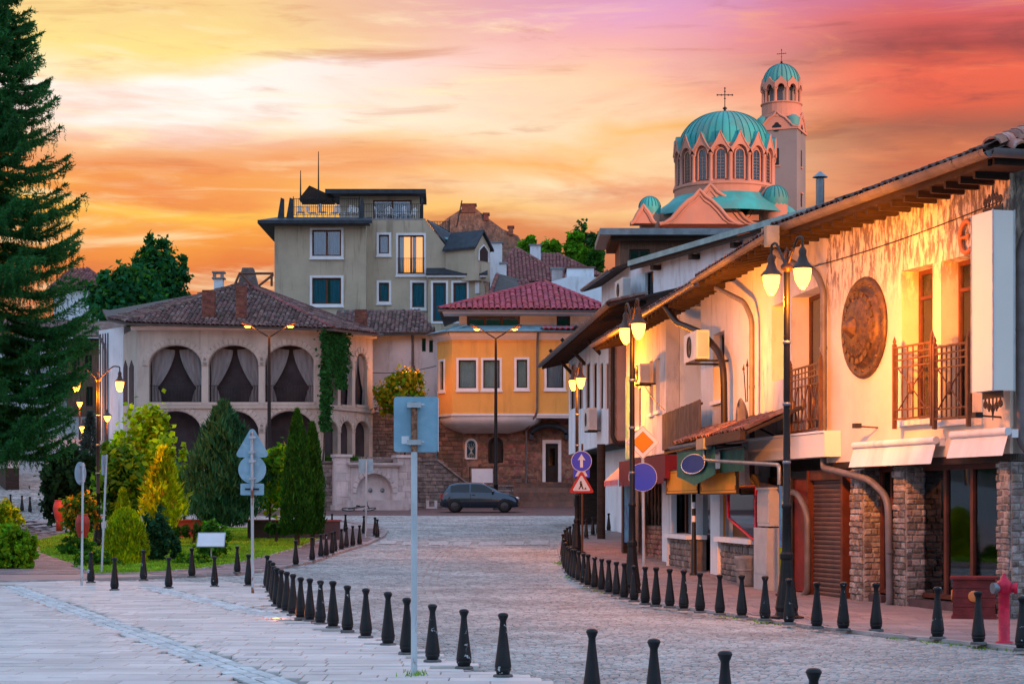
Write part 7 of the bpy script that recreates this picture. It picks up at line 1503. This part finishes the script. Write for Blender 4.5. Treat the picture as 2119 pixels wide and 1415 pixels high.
plant('holly_shrub', 'dark blue green holly shrub right of the golden thuja', 'shrub', 288, 372, 1047, 1180, 50, 'leaf_shrub', 4200, .075, [(-.1, 0, .62, .75, .8, .4), (.35, 0, .35, .65, .7, .36), (-.3, 0, .3, .6, .7, .32)], .03, m2='leaf_juniper', clump=.12)
plant('low_juniper', 'low spreading juniper mat at the foot of the lamp post', 'shrub', 145, 248, 1137, 1184, 47.5, 'leaf_mid', 4200, .06, [(0, 0, .35, 1, 1.2, .6), (-.5, 0, .4, .5, .8, .5)], m2='leaf_hedge', clump=.1, extra_base=.06)
plant('low_juniper', 'low spreading juniper mat left of the info board', 'shrub', 352, 436, 1141, 1176, 48.5, 'leaf_mid', 2600, .06, [(0, 0, .35, 1, 1.2, .6)], m2='leaf_hedge', clump=.1, extra_base=.07)
plant('low_juniper', 'dark low juniper mat beside the near red jar', 'shrub', 118, 196, 1108, 1142, 53, 'leaf_mid', 2000, .06, [(0, 0, .4, 1, 1.2, .6)], clump=.1, extra_base=.07)
conifer('blue_juniper', 'large feathery blue green juniper behind the triangular sign', 396, 530, 836, 1088, 62, 'leaf_juniper', 17000, .20, [(0, .55), (.12, .9), (.35, 1), (.55, .86), (.78, .52), (.93, .22), (1, .05)], .78, 'leaf_shrub', rag=.32, flutes=6, wd=.13)
conifer('column_thuja', 'slim dark thuja top left of the blue juniper', 428, 458, 844, 1070, 69, 'leaf_thuja', 3000, .11, [(0, 1), (.5, .95), (.8, .7), (1, .1)], .85, rag=.1)
conifer('column_thuja', 'taller of the twin columnar thujas on the lawn', 582, 648, 849, 1106, 58.5, 'leaf_thuja', 15000, .10, [(0, .86), (.12, 1), (.45, .9), (.75, .55), (.92, .26), (1, .04)], .82, 'leaf_mid', rag=.12, flutes=13, extra=.06, cat='tree')
conifer('column_thuja', 'shorter of the twin columnar thujas on the lawn', 622, 671, 876, 1104, 59.3, 'leaf_thuja', 10000, .10, [(0, .86), (.12, 1), (.45, .95), (.75, .65), (.92, .34), (1, .05)], .82, 'leaf_mid', rag=.12, flutes=11, extra=.06, cat='tree')
plant('young_tree', 'young yellow green tree between sign post and thujas', 'tree', 512, 600, 908, 1062, 63, 'leaf_bright', 1900, .15, [(.2, 0, .45, .7, .7, .42), (.45, 0, .78, .4, .4, .22), (-.6, 0, .72, .32, .3, .14)], .035, m2='leaf_gold', asp=2)
plant('small_shrub', 'small rounded shrub behind the info board', 'shrub', 408, 473, 1084, 1155, 51.5, 'leaf_mid', 1500, .075, None, m2='leaf_bright', extra_base=.07, asp=2)
plant('flower_shrub', 'yellow and orange flowering shrub between the red jars', 'shrub', 132, 204, 1024, 1108, 57, 'leaf_mid', 2600, .085, None, m2='leaf_amber', extra_base=.05)
plant('hedge', 'bright green clipped hedge by the garden path at the left edge', 'hedge', -40, 80, 1082, 1182, 46.5, 'leaf_hedge', 8500, .07, [(-.2, 0, .42, .85, 1, .55), (.4, 0, .38, .6, .9, .52), (.2, 0, .7, .55, .7, .28)], m2='leaf_bright', clump=.1, extra_base=.05)
plant('hedge', 'further clipped hedge behind the gate pier', 'hedge', -40, 48, 1034, 1096, 56, 'leaf_hedge', 4200, .075, [(-.2, 0, .4, .9, 1, .6), (.3, 0, .35, .7, .9, .5)], m2='leaf_gold', clump=.1)
for k, (a, c_, yt, yb, d, lb_) in enumerate(((360, 440, 1084, 1110, 60, 'dark clipped box hedge left of the blue juniper base'), (548, 594, 1080, 1106, 61, 'dark clipped box hedge left of the thujas'))):
    plant('box_hedge', lb_, 'hedge', a, c_, yt, yb, d, 'leaf_thuja', 1800, .06, [(x, 0, .5, .36, .9, .55) for x in (-.7, -.25, .25, .7)], clump=.15, extra_base=.05)
conifer('blue_spruce', 'small brownish blue spruce beside the lantern up the street', 164, 210, 850, 985, 76, 'leaf_bluespruce', 3600, .14, [(0, 1), (.3, .85), (.7, .4), (1, .04)], .1, rag=.3, flutes=5, cat='tree')
plant('amber_bush', 'yellow leafed bush glowing under the wall lantern', 'bush', 776, 893, 768, 862, 101, 'leaf_yellow', 3200, .16, [(0, 0, .45, .9, .8, .5), (.2, 0, .75, .5, .5, .25), (-.5, 0, .4, .5, .6, .4)], m2='leaf_bright', trunk=.06)
# ivy on the arched house corner
t = thing('ivy', 'green ivy spilling down the corner of the arched house', 'ivy', (FIR.p0.x, FIR.p0.y, 1.2))
pp = []
for _ in range(4200):
    f = random.random()
    if f < .62: px, py = random.gauss(694, 12), random.gauss(716, 24)
    elif f < .75: px, py = random.gauss(705, 6), random.uniform(740, 805)
    else: px, py = random.gauss(675+4*math.sin(py*.05 if False else _*.01), 5), random.uniform(745, 892)
    if py < 678: continue
    v = Wp(px, py, 96.4+max(0, (px-672))*.042); pp.append((v.x-FIR.p0.x, v.y-FIR.p0.y-random.random()*.35, v.z-1.2))
pp = np.array(pp); quads('foliage', leaves(pp, np.tile(np.array([.2, -1, .2]), (len(pp), 1)), .17, 1.3), 'leaf_ivy', t)
q = MB(); q.tube([(-.1, -.12, .2), (.15, -.1, 3.5), (.3, -.1, 8.2)], .05, 6); q.build('stem', 'bark', t)
# background trees
plant('broad_tree', 'broad dark green tree behind the arched house roof', 'tree', 178, 345, 548, 700, 135, 'leaf_far', 6500, .30, [(0, 0, .45, .8, .8, .45), (.3, 0, .65, .6, .6, .35), (-.5, 0, .6, .5, .5, .3)], .25, m2='leaf_mid')
plant('broad_tree', 'taller open crowned tree rising above the arched house', 'tree', 248, 396, 484, 690, 150, 'leaf_far', 5200, .30, [(.1, 0, .5, .75, .7, .42), (-.05, 0, .85, .42, .4, .16), (.55, 0, .5, .4, .4, .3), (-.3, 0, .65, .4, .4, .25)], .25, clump=.13, m2='leaf_mid')
plant('birch_tree', 'drooping birch with thin crown left of the cathedral', 'tree', 1160, 1252, 460, 580, 165, 'leaf_shrub', 3600, .26, [(0, 0, .5, .8, .8, .48), (.1, 0, .8, .45, .45, .2), (.6, 0, .4, .35, .4, .4)], .2, clump=.12, m2='leaf_bright')
for k, (a, c_, yt, yb, m_, lb_) in enumerate(((1165, 1215, 482, 560, 'leaf_bright', 'bright green tree in front of the birch'), (1105, 1170, 496, 560, 'leaf_bright', 'low bright green tree left of the birch'), (1072, 1115, 488, 535, 'leaf_bright', 'small yellow green tree beside the brown gable'), (1212, 1252, 515, 570, 'leaf_mid', 'dark small tree under the birch by the timber penthouse'))):
    plant('bright_tree', lb_, 'tree', a, c_, yt, yb, 160, m_, 1700, .26, [(0, 0, .45, .9, .9, .5), (.2, 0, .7, .45, .5, .3)], .15, clump=.14)
pts = [(FR_.W @ Vector((random.gauss(1.6, .5), random.gauss(.9, .2), zr[0]+.05)))[:] for _ in range(160)]
tag(blades('terrace_grass', pts, .35, None, 'leaf_mid', .03, 6), 'tuft of grass growing on the terrace below the arched house', 'grass')
pts = [tuple(p_)[:2]+(gz(p_.x, p_.y)+.03,) for p_ in [G(857+random.gauss(0, 8), 1402+random.gauss(0, 2)) for _ in range(16)]]
tag(blades('post_weeds', pts, .055, None, 'grass', .008, 4), 'few weeds round the foot of the big sign post', 'weeds')
# ================================================================== ROAD SIGNS
def post(t, h, r=.03, m='steel_worn', rz=0): q = MB(); q.tube([(0, 0, 0), (0, 0, h)], r, 10); q.build('post', m, t)
def disc_poly(r, n=28): return [(r*math.cos(2*PI*k/n), r*math.sin(2*PI*k/n)) for k in range(n)]
def tri_poly(r, rd=.18): 
    out = []
    for k in range(3):
        a = PI/2+2*PI*k/3; c = (r*(1-rd)*math.cos(a), r*(1-rd)*math.sin(a))
        for j in range(-2, 3): b_ = a+j*PI/6*1.0; out.append((c[0]+r*rd*math.cos(b_), c[1]+r*rd*math.sin(b_)))
    return out
def rect_poly(w, h, c=.05):
    out = []
    for sx_, sy_, a0 in ((1, 1, 0), (-1, 1, 90), (-1, -1, 180), (1, -1, 270)):
        for j in range(4): a = R(a0+30*j); out.append((sx_*(w/2-c)+c*math.cos(a), sy_*(h/2-c)+c*math.sin(a)))
    return out
def plate(t, poly, z, y, m, name='plate', th=.006, x=0, par=None): q = MB(); q.prism([(x+u, z+v) for u, v in poly], y-th, y); return q.build(name, m, par or t)
def clamps(t, zs, y=.0, w=.07):
    for z in zs: q = MB(); q.box(-w, w, -.045, .045, z-.025, z+.025); q.tube([(w, -.03, z), (w+.03, -.03, z)], .014, 5); q.build('clamp', 'steel', t)
def gp(px, py, h=0): p = G(px, py, h); return (p.x, p.y, gz(p.x, p.y)+h)
# back of the large rectangular sign
p = gp(857, 1402); t = thing('road_sign', 'rust streaked post with back of a large blue grey square sign', 'road sign', p, R(3)); s = p[1]/FPX; zz = lambda y: EYE+(HY-y)*p[1]/FPX-p[2]
q = MB(); q.tube([(0, 0, 0), (0, 0, zz(935))], .031, 10); q.build('post', 'steel_worn', t); q = MB(); q.tube([(0, 0, zz(935)), (0, 0, zz(832))], .0312, 10); q.build('post_top', 'rust', t)
plate(t, rect_poly(92*s, 115*s, .03), (zz(820)+zz(935))/2, .05, 'sign_back', 'panel', .004, x=4*s); clamps(t, (zz(838), zz(915)))
q = MB(); q.box(-26*s, -10*s, .04, .0465, zz(918), zz(902)); q.build('sticker', 'sign_white', t); q = MB(); q.box(49.4*s, 50.6*s, .02, .052, zz(934), zz(823)); q.build('edge', 'sign_white', t)
# triangle, disc and plate seen from behind
p = gp(521, 1230); t = thing('road_sign', 'post with backs of a triangle, a disc and a small plate', 'road sign', p, R(-2)); s = p[1]/FPX; zz = lambda y: EYE+(HY-y)*p[1]/FPX-p[2]
q = MB(); q.tube([(.02, 0, 0), (0, 0, zz(893))], .028, 10); q.build('post', 'steel_worn', t); q = MB(); q.tube([(.02, 0, 0), (.018, 0, .14)], .0285, 10); q.build('post_foot', 'rust', t)
plate(t, tri_poly(37*s), zz(924), .05, 'sign_back', 'triangle_plate'); plate(t, disc_poly(29*s), zz(971), .05, 'sign_back', 'disc_plate'); plate(t, rect_poly(49*s, 24*s, .02), zz(1012), .05, 'sign_back', 'small_plate')
clamps(t, (zz(905), zz(935), zz(954), zz(990)), w=.05); q = MB(); q.box(-.13, .13, .02, .045, zz(1013), zz(1010)); q.build('rail', 'iron', t)
# edge-on disc and bare post at the left
p = gp(169, 1214); t = thing('road_sign', 'leaning thin post with a disc sign turned almost edge on', 'road sign', p, R(74)); s = p[1]/FPX; zz = lambda y: EYE+(HY-y)*p[1]/FPX-p[2]
q = MB(); q.tube([(0, .0, 0), (0, -.03, zz(957))], .024, 9); q.build('post', 'steel_worn', t); plate(t, disc_poly(.235), zz(979), .03, 'sign_back', 'disc_plate'); clamps(t, (zz(962), zz(995)), w=.04)
p = gp(210, 1192); t = thing('road_sign', 'slim leaning post with a narrow sign turned edge on near the lamp', 'road sign', p, R(86)); zz = lambda y: EYE+(HY-y)*p[1]/FPX-p[2]
q = MB(); q.tube([(0, 0, 0), (0, -.12, zz(940))], .024, 9); q.build('post', 'steel_worn', t); plate(t, rect_poly(.45, .45, .03), zz(962), -.06, 'sign_back', 'panel')
p = gp(757, 1112, .05); t = thing('road_sign', 'thin pinkish post with back of a small square sign before the fountain', 'road sign', p); s = p[1]/FPX; zz = lambda y: EYE+(HY-y)*p[1]/FPX-p[2]
q = MB(); q.tube([(0, 0, 0), (.02, 0, zz(952))], .03, 9); q.build('post', 'steel_worn', t); plate(t, rect_poly(30*s, 30*s, .03), zz(964), .06, 'sign_back', 'panel')
# priority diamond over a plain blue disc
p = gp(1333, 1222, .04); t = thing('road_sign', 'amber and white diamond sign above a plain blue disc', 'road sign', p, R(2)); s = p[1]/FPX; zz = lambda y: EYE+(HY-y)*p[1]/FPX-p[2]
q = MB(); q.tube([(0, 0, 0), (-.03, 0, zz(890))], .03, 10); q.build('post', 'steel', t); dia = lambda r: [(0, -r), (r, 0), (0, r), (-r, 0)]
def dround(r, c): 
    out = []
    for k in range(4):
        a = PI/2*k; 
        for j in range(-2, 3): b_ = a+j*PI/8; out.append(((r-c*1.414)*math.cos(a)+c*math.cos(b_), (r-c*1.414)*math.sin(a)+c*math.sin(b_)))
    return out
zd = zz(915); o = plate(t, dround(35.5*s, .02), zd, -.032, 'sign_white', 'diamond_plate', x=-.03); plate(t, dround(33.8*s, .02), zd, -.0385, 'sign_black', 'black_edge', .003, x=-.03, par=o); plate(t, dround(33*s, .02), zd, -.0420, 'sign_white', 'white_field', .003, x=-.03, par=o); plate(t, dround(22.6*s, .008), zd, -.0455, 'sign_black', 'black_edge', .003, x=-.03, par=o); plate(t, dround(21.6*s, .006), zd, -.049, 'sign_amber', 'amber_field', .003, x=-.03, par=o)
o = plate(t, disc_poly(29.5*s, 36), zz(987), -.034, 'sign_white', 'disc_plate', x=-.03); plate(t, disc_poly(28.6*s, 36), zz(987), -.041, 'sign_blue', 'blue_field', .003, x=-.03, par=o)
# arrow disc, crossing plate and road works triangle
p = gp(1205, 1150, .04); t = thing('road_sign', 'blue arrow disc over a crossing plate and a red bordered triangle', 'road sign', p, R(2)); s = p[1]/FPX; zz = lambda y: EYE+(HY-y)*p[1]/FPX-p[2]
q = MB(); q.tube([(0, 0, 0), (0, 0, zz(918))], .03, 10); q.build('post', 'iron_warm', t); x0 = -2*s
zc_ = zz(954); o = plate(t, disc_poly(21.5*s, 32), zc_, -.05, 'sign_white', 'disc_plate', x=x0); plate(t, disc_poly(20.3*s, 32), zc_, -.058, 'sign_blue', 'blue_field', .003, x=x0, par=o)
plate(t, [(-3*s, -13*s), (3*s, -13*s), (3*s, 3*s), (8*s, 2*s), (0, 15*s), (-8*s, 2*s), (-3*s, 3*s)], zc_, -.062, 'sign_white', 'arrow', .003, x=x0, par=o)
zc_ = zz(972); o = plate(t, rect_poly(34*s, 32*s, .02), zc_, -.034, 'sign_blue', 'crossing_plate', x=x0); plate(t, [(-13*s, -13*s), (13*s, -13*s), (0, 12*s)], zc_, -.041, 'sign_white', 'white_triangle', .003, x=x0, par=o)
zc_ = zz(1004); o = plate(t, tri_poly(28*s, .12), zc_, -.066, 'sign_red', 'triangle_plate', x=x0); plate(t, tri_poly(20*s, .12), zc_, -.074, 'sign_white', 'white_field', .003, x=x0, par=o)
q = MB(); f = s
q.prism([(x0-1.5*f+a*f, zc_+b_*f) for a, b_ in ((-1.6, 9), (1.6, 9), (2, 6), (0, 5), (-2, 6))], -.081, -.078)
q.prism([(x0+a*f, zc_+b_*f) for a, b_ in ((-4, 5), (1, 5), (2, -1), (4.5, -8), (2, -8), (-.5, -2), (-4, -8), (-6.5, -8), (-3, -1))], -.081, -.078); q.prism([(x0+a*f, zc_+b_*f) for a, b_ in ((5, -8), (11, -8), (8, -4))], -.081, -.078); q.build('pictogram', 'sign_black', o, kind='stuff')
q = MB(); q.box(.06, .13, -.06, .02, zz(868), zz(850)) if False else None
# tall post among the shop fronts
p = gp(1436, 1190, .04); t = thing('iron_post', 'dark green iron post with torn stickers beside the shop door', 'post', p); q = MB(); q.lathe([(.10, 0), (.10, .05), (.07, .08), (.065, .8), (.05, .82), (.045, 2.55), (0, 2.56)], 10); q.build('shaft', 'iron', t)
for z in (1.2, 1.5, 2.0): q = MB(); q.lathe([(.0505, z), (.0505, z+.14)], 10, a0=PI*.9, a1=PI*1.7); q.build('sticker', 'sign_white', t)
# info board
p = gp(437, 1164, .07); t = thing('info_board', 'tilted white information board on a short post on the lawn', 'board', p, R(3)); q = MB(); q.tube([(0, 0, 0), (0, 0, .48)], .02, 8); q.build('post', 'steel', t); q = MB(); q.box(-.33, .33, -.24, .24, -.012, .012, T=T(0, 0, .58, rx=R(42))); q.build('panel', 'sign_white', t); q = MB()
for a, c_, b_, d_ in ((-.35, .35, -.26, -.24), (-.35, .35, .24, .26), (-.35, -.33, -.24, .24), (.33, .35, -.24, .24)): q.box(a, c_, b_, d_, -.018, .018, T=T(0, 0, .58, rx=R(42)))
q.build('frame', 'steel', t)
# red jars
for px, yb, w, h, d, lb_ in ((123, 1079, 26, 45, 61, 'red clay jar further up by the garden path'), (171, 1113, 30, 49, 55, 'nearer red clay jar below the flowering shrub')):
    p = Wp(px, 0, d); g0 = gz(p.x, d); zb = EYE+(HY-yb)*d/FPX; s = d/FPX; t = thing('clay_jar', lb_, 'jar', (p.x, d, zb), 0, 'red clay jars'); hh = h*s; r = w*s/2
    q = MB(); q.lathe([(0, -.3), (r*.55, -.3), (r*.55, 0), (r*.8, hh*.25), (r, hh*.55), (r*.95, hh*.75), (r*.7, hh*.95)], 20); q.build('body', 'pot_red', t); q = MB(); q.lathe([(r*.68, hh*.94), (r*.76, hh*.96), (r*.76, hh), (r*.6, hh), (r*.58, hh*.85), (0, hh*.85)], 20); q.build('rim', 'pot_red', t)
    q = MB(); q.lathe([(r*1.0, hh*.60), (r*1.02, hh*.615), (r*1.0, hh*.63)], 20); q.build('groove', 'marble_red', t)
# low marble edging walls
for a, c_, yt, yb, d, m_, lb_ in ((358, 424, 1074, 1087, 64, 'marble_red', 'low red marble bench left of the blue juniper'), (512, 702, 1075, 1108, 63.5, 'dark_marble', 'low dark marble wall behind the twin thujas')):
    A_, B_ = Wp(a, yb, d), Wp(c_, yt, d); t = thing('low_wall', lb_, 'low wall', (A_.x, d, gz(A_.x, d)+.05)); hh = max(.25, B_.z-gz(A_.x, d)-.05); q = MB(); q.box(0, B_.x-A_.x, 0, .4, 0, hh-.06); q.build('body', m_, t); q = MB(); q.box(-.04, B_.x-A_.x+.04, -.04, .44, hh-.06, hh); q.build('coping', 'marble_red', t)
# ================================================================== LANTERNS UP THE STREET, WALL LANTERN, GROUND LIGHT
def small_lantern(px, py, d, yb, lab, watts, twin=False):
    p = Wp(px, py, d); b_ = Wp(px, yb, d); t = thing('lantern', lab, 'street lamp', (p.x, d, b_.z), 0, 'small street lanterns'); h = p.z-b_.z
    q = MB(); q.tube([(0, 0, -.5), (0, 0, h-.2)], [.07, .045], 8); q.build('post', 'iron_brown', t)
    for x in ((-.22, .22) if twin else (0,)):
        q = MB(); q.lathe([(.07, h-.22), (.17, h+.02), (0, h+.02)], 6, T=T(x), sm=False); q.build('glass', 'lamp_glow', t); q = MB(); q.lathe([(.24, h+.03), (.14, h+.12), (.06, h+.2), (.06, h+.3), (0, h+.38)], 6, T=T(x), sm=False); q.build('cap', 'iron_brown', t)
    lamp_light('lantern_light', (p.x, d-.3, p.z-.2), watts, t)
small_lantern(172, 884, 82, 965, 'lit street lantern on a post beside the dark bush', 90); small_lantern(222, 862, 90, 960, 'upper lit lantern left of the lime bush', 90); small_lantern(165, 833, 104, 930, 'farthest lit lantern up the left street', 110); small_lantern(848, 770, 102.3, 850, 'twin lantern above the yellow bush on the white wall', 120, True)
p = gp(571, 1283); t = thing('ground_light', 'small lit spotlight set flush in the plaza paving', 'light', (p[0], p[1], .03)); q = MB(); q.lathe([(.075, 0), (.085, .008), (.085, .012), (.06, .014)], 16); q.build('ring', 'steel', t); q = MB(); q.lathe([(.06, .012), (.0, .016)], 16); q.build('lens', 'lamp_glow_soft', t); lamp_light('ground_lamp', (p[0], p[1], .14), 2.2, t, .03)
# ================================================================== CAR
gc = gz(-1.5, 93.6); cp_ = Wp(994.5, 0, 93.6); car = thing('hatchback_car', 'dark blue grey three door hatchback parked before the stone wall', 'car', (cp_.x, 93.6, gc+.0), R(-1))
S_ = [(-1.90, .42, .56, .57, .62, .55), (-1.86, .28, .78, .80, .72, .60), (-1.74, .22, .88, .98, .77, .58), (-1.52, .20, .90, 1.30, .79, .56), (-1.2, .20, .91, 1.385, .80, .57), (-.4, .20, .91, 1.42, .805, .58), (.15, .20, .91, 1.40, .805, .57), (.55, .20, .91, 1.19, .805, .60), (.98, .20, .90, .94, .80, .70), (1.3, .21, .84, .87, .79, .66), (1.62, .22, .75, .78, .77, .60), (1.82, .26, .63, .65, .70, .52), (1.90, .36, .50, .51, .58, .45)]
q = MB(); vs = []; k_ = 13
for x, zl, zbt, zt, w, wt in S_:
    hf = [(w*.9, zl), (w, zl+.1), (w*1.01, (zl+zbt)/2), (w*.98, zbt), (wt*1.02, zbt+(zt-zbt)*.93), (wt*.7, zt), (0, zt+.012)]
    ring = [(x, -a, z) for a, z in hf]+[(x, a, z) for a, z in hf[-2::-1]]; vs += ring
q.add(vs, [(i*k_+j, i*k_+j+1, (i+1)*k_+j+1, (i+1)*k_+j) for i in range(len(S_)-1) for j in range(k_-1)]+[(0, *range(k_-1, 0, -1)), tuple((len(S_)-1)*k_+j for j in range(k_))], 0, True)
q.build('body', 'car_paint', car)
def sp_(x):
    for a, b_ in zip(S_, S_[1:]):
        if a[0] <= x <= b_[0]: f = (x-a[0])/(b_[0]-a[0]); return [a[i]+(b_[i]-a[i])*f for i in range(6)]
def gl(x, f, s, o=.012): _, zl, zbt, zt, w, wt = sp_(x); y = w*.98+(wt*1.02-w*.98)*f/.93; return (x, s*(y+o), zbt+(zt-zbt)*f)
for s in (-1, 1):
    for xs, nm in (((-1.42, -1.0, -.52), 'rear_side_window'), ((-.44, 0, .45), 'door_window')):
        q = MB(); n = len(xs); tp = .84; V_ = [gl(x, .08, s) for x in (xs if nm != 'door_window' else (-.44, .1, .74))]+[gl(x, tp, s) for x in (xs if nm != 'door_window' else (-.44, 0, .28))]
        fs = [(j, j+1, n+j+1, n+j) for j in range(n-1)]; q.add(V_, fs if s < 0 else [f[::-1] for f in fs]); q.build(nm, 'car_glass', car)
    q = MB(); q.box(-1.1, 1.05, s*.805-.012, s*.805+.012, .42, .47); q.build('side_moulding', 'rubber', car)
    q = MB(); q.box(-.40, -.24, s*.80-.012, s*.80+.02, .80, .83); q.build('door_handle', 'rubber', car)
    q = MB(); q.lathe([(0, -.09), (.055, -.05), (.06, .05), (0, .09)], 8, T=T(.62, s*.90, .97, rx=PI/2)); q.build('wing_mirror', 'car_paint', car)
    q = MB(); q.box(-1.905, -1.80, s*.70-.04, s*.70+.06*s if s > 0 else s*.70+.04, .62, .86); q.build('tail_light', 'tail_red', car)
    q = MB(); q.lathe([(0, -.14), (.10, -.10), (.11, .05), (0, .12)], 10, T=T(1.76, s*.60, .64, ry=R(70), sx=.75)); q.build('headlight', 'lamp_clear', car)
    q = MB(); q.box(-.47, -.455, s*.803-.008, s*.803+.008, .26, .9); q.build('door_gap', 'rubber', car)
    for x in (-1.22, 1.17):
        q = MB(); q.lathe([(.335, -.02), (.335, .012), (.0, .012)], 24, T=T(x, s*.80, .30, rx=PI/2*(1 if s < 0 else -1))); q.build('wheel_arch', 'rubber', car)
        q = MB(); q.lathe([(.16, -.1), (.26, -.1), (.29, -.07), (.29, .07), (.26, .1), (.19, .1), (.18, .08)], 24, T=T(x, s*.745, .29, rx=PI/2*(1 if s < 0 else -1))); w_ = q.build('wheel', 'rubber', car); q = MB(); q.lathe([(.19, .085), (.17, .1), (.08, .095), (.05, .11), (0, .11)], 20, T=T(x, s*.745, .29, rx=PI/2*(1 if s < 0 else -1))); q.build('hubcap', 'hubcap', w_)
q = MB(); q.add([gl(.97, .3, -1, -.05), gl(.97, .3, 1, -.05), (.27, .50, 1.37), (.27, -.50, 1.37)], [(0, 1, 2, 3)]); q.build('windscreen', 'car_glass', car)
q = MB(); q.add([(-1.79, .5, .98), (-1.79, -.5, .98), (-1.56, -.48, 1.29), (-1.56, .48, 1.29)], [(0, 1, 2, 3)]); q.build('rear_window', 'car_glass', car)
for x0, x1 in ((-1.93, -1.78), (1.80, 1.94)): q = MB(); q.box(x0, x1, -.72, .72, .30, .46); q.build('bumper', 'car_paint', car)
# ================================================================== FALLEN BICYCLE
p = Wp(742, 0, 94.6); bk = thing('bicycle', 'black bicycle lying on the paving before the fountain', 'bicycle', (p.x, 94.6, gz(p.x, 94.6)+.01), R(-8)); tor = lambda R0, r0, n=22: [(R0+r0*math.cos(a), r0*math.sin(a)) for a in [2*PI*k/6 for k in range(7)]]
for x, tl in ((-.52, 5), (.55, -7)):
    q = MB(); q.lathe(tor(.31, .022), 24, T=T(x, 0, .08, rx=R(12), ry=R(tl))); w_ = q.build('wheel', 'rubber', bk)
    for k in range(8): q = MB(); a = PI*k/8; q.tube([(x-.3*math.cos(a), -.3*math.sin(a), .08-.06*math.sin(a)), (x+.3*math.cos(a), .3*math.sin(a), .08+.06*math.sin(a))], .004, 3); q.build('spoke', 'steel', w_)
q = MB()
for a, b_ in (((-.52, 0, .1), (-.1, -.05, .14)), ((-.52, 0, .1), (-.15, .3, .2)), ((-.1, -.05, .14), (-.15, .35, .22)), ((-.1, -.05, .14), (.4, .32, .24)), ((-.15, .3, .2), (.38, .38, .25)), ((.38, .42, .26), (.55, 0, .1))): q.tube([a, b_], .02, 6)
q.build('frame', 'iron', bk); q = MB(); q.tube([(.3, .45, .55), (.36, .45, .28), (.42, .44, .05)], .014, 6); q.build('handlebar', 'iron', bk); q = MB(); q.tube([(-.2, .42, .24), (-.02, .42, .24)], [.06, .03], 6); q.build('saddle', 'rubber', bk)
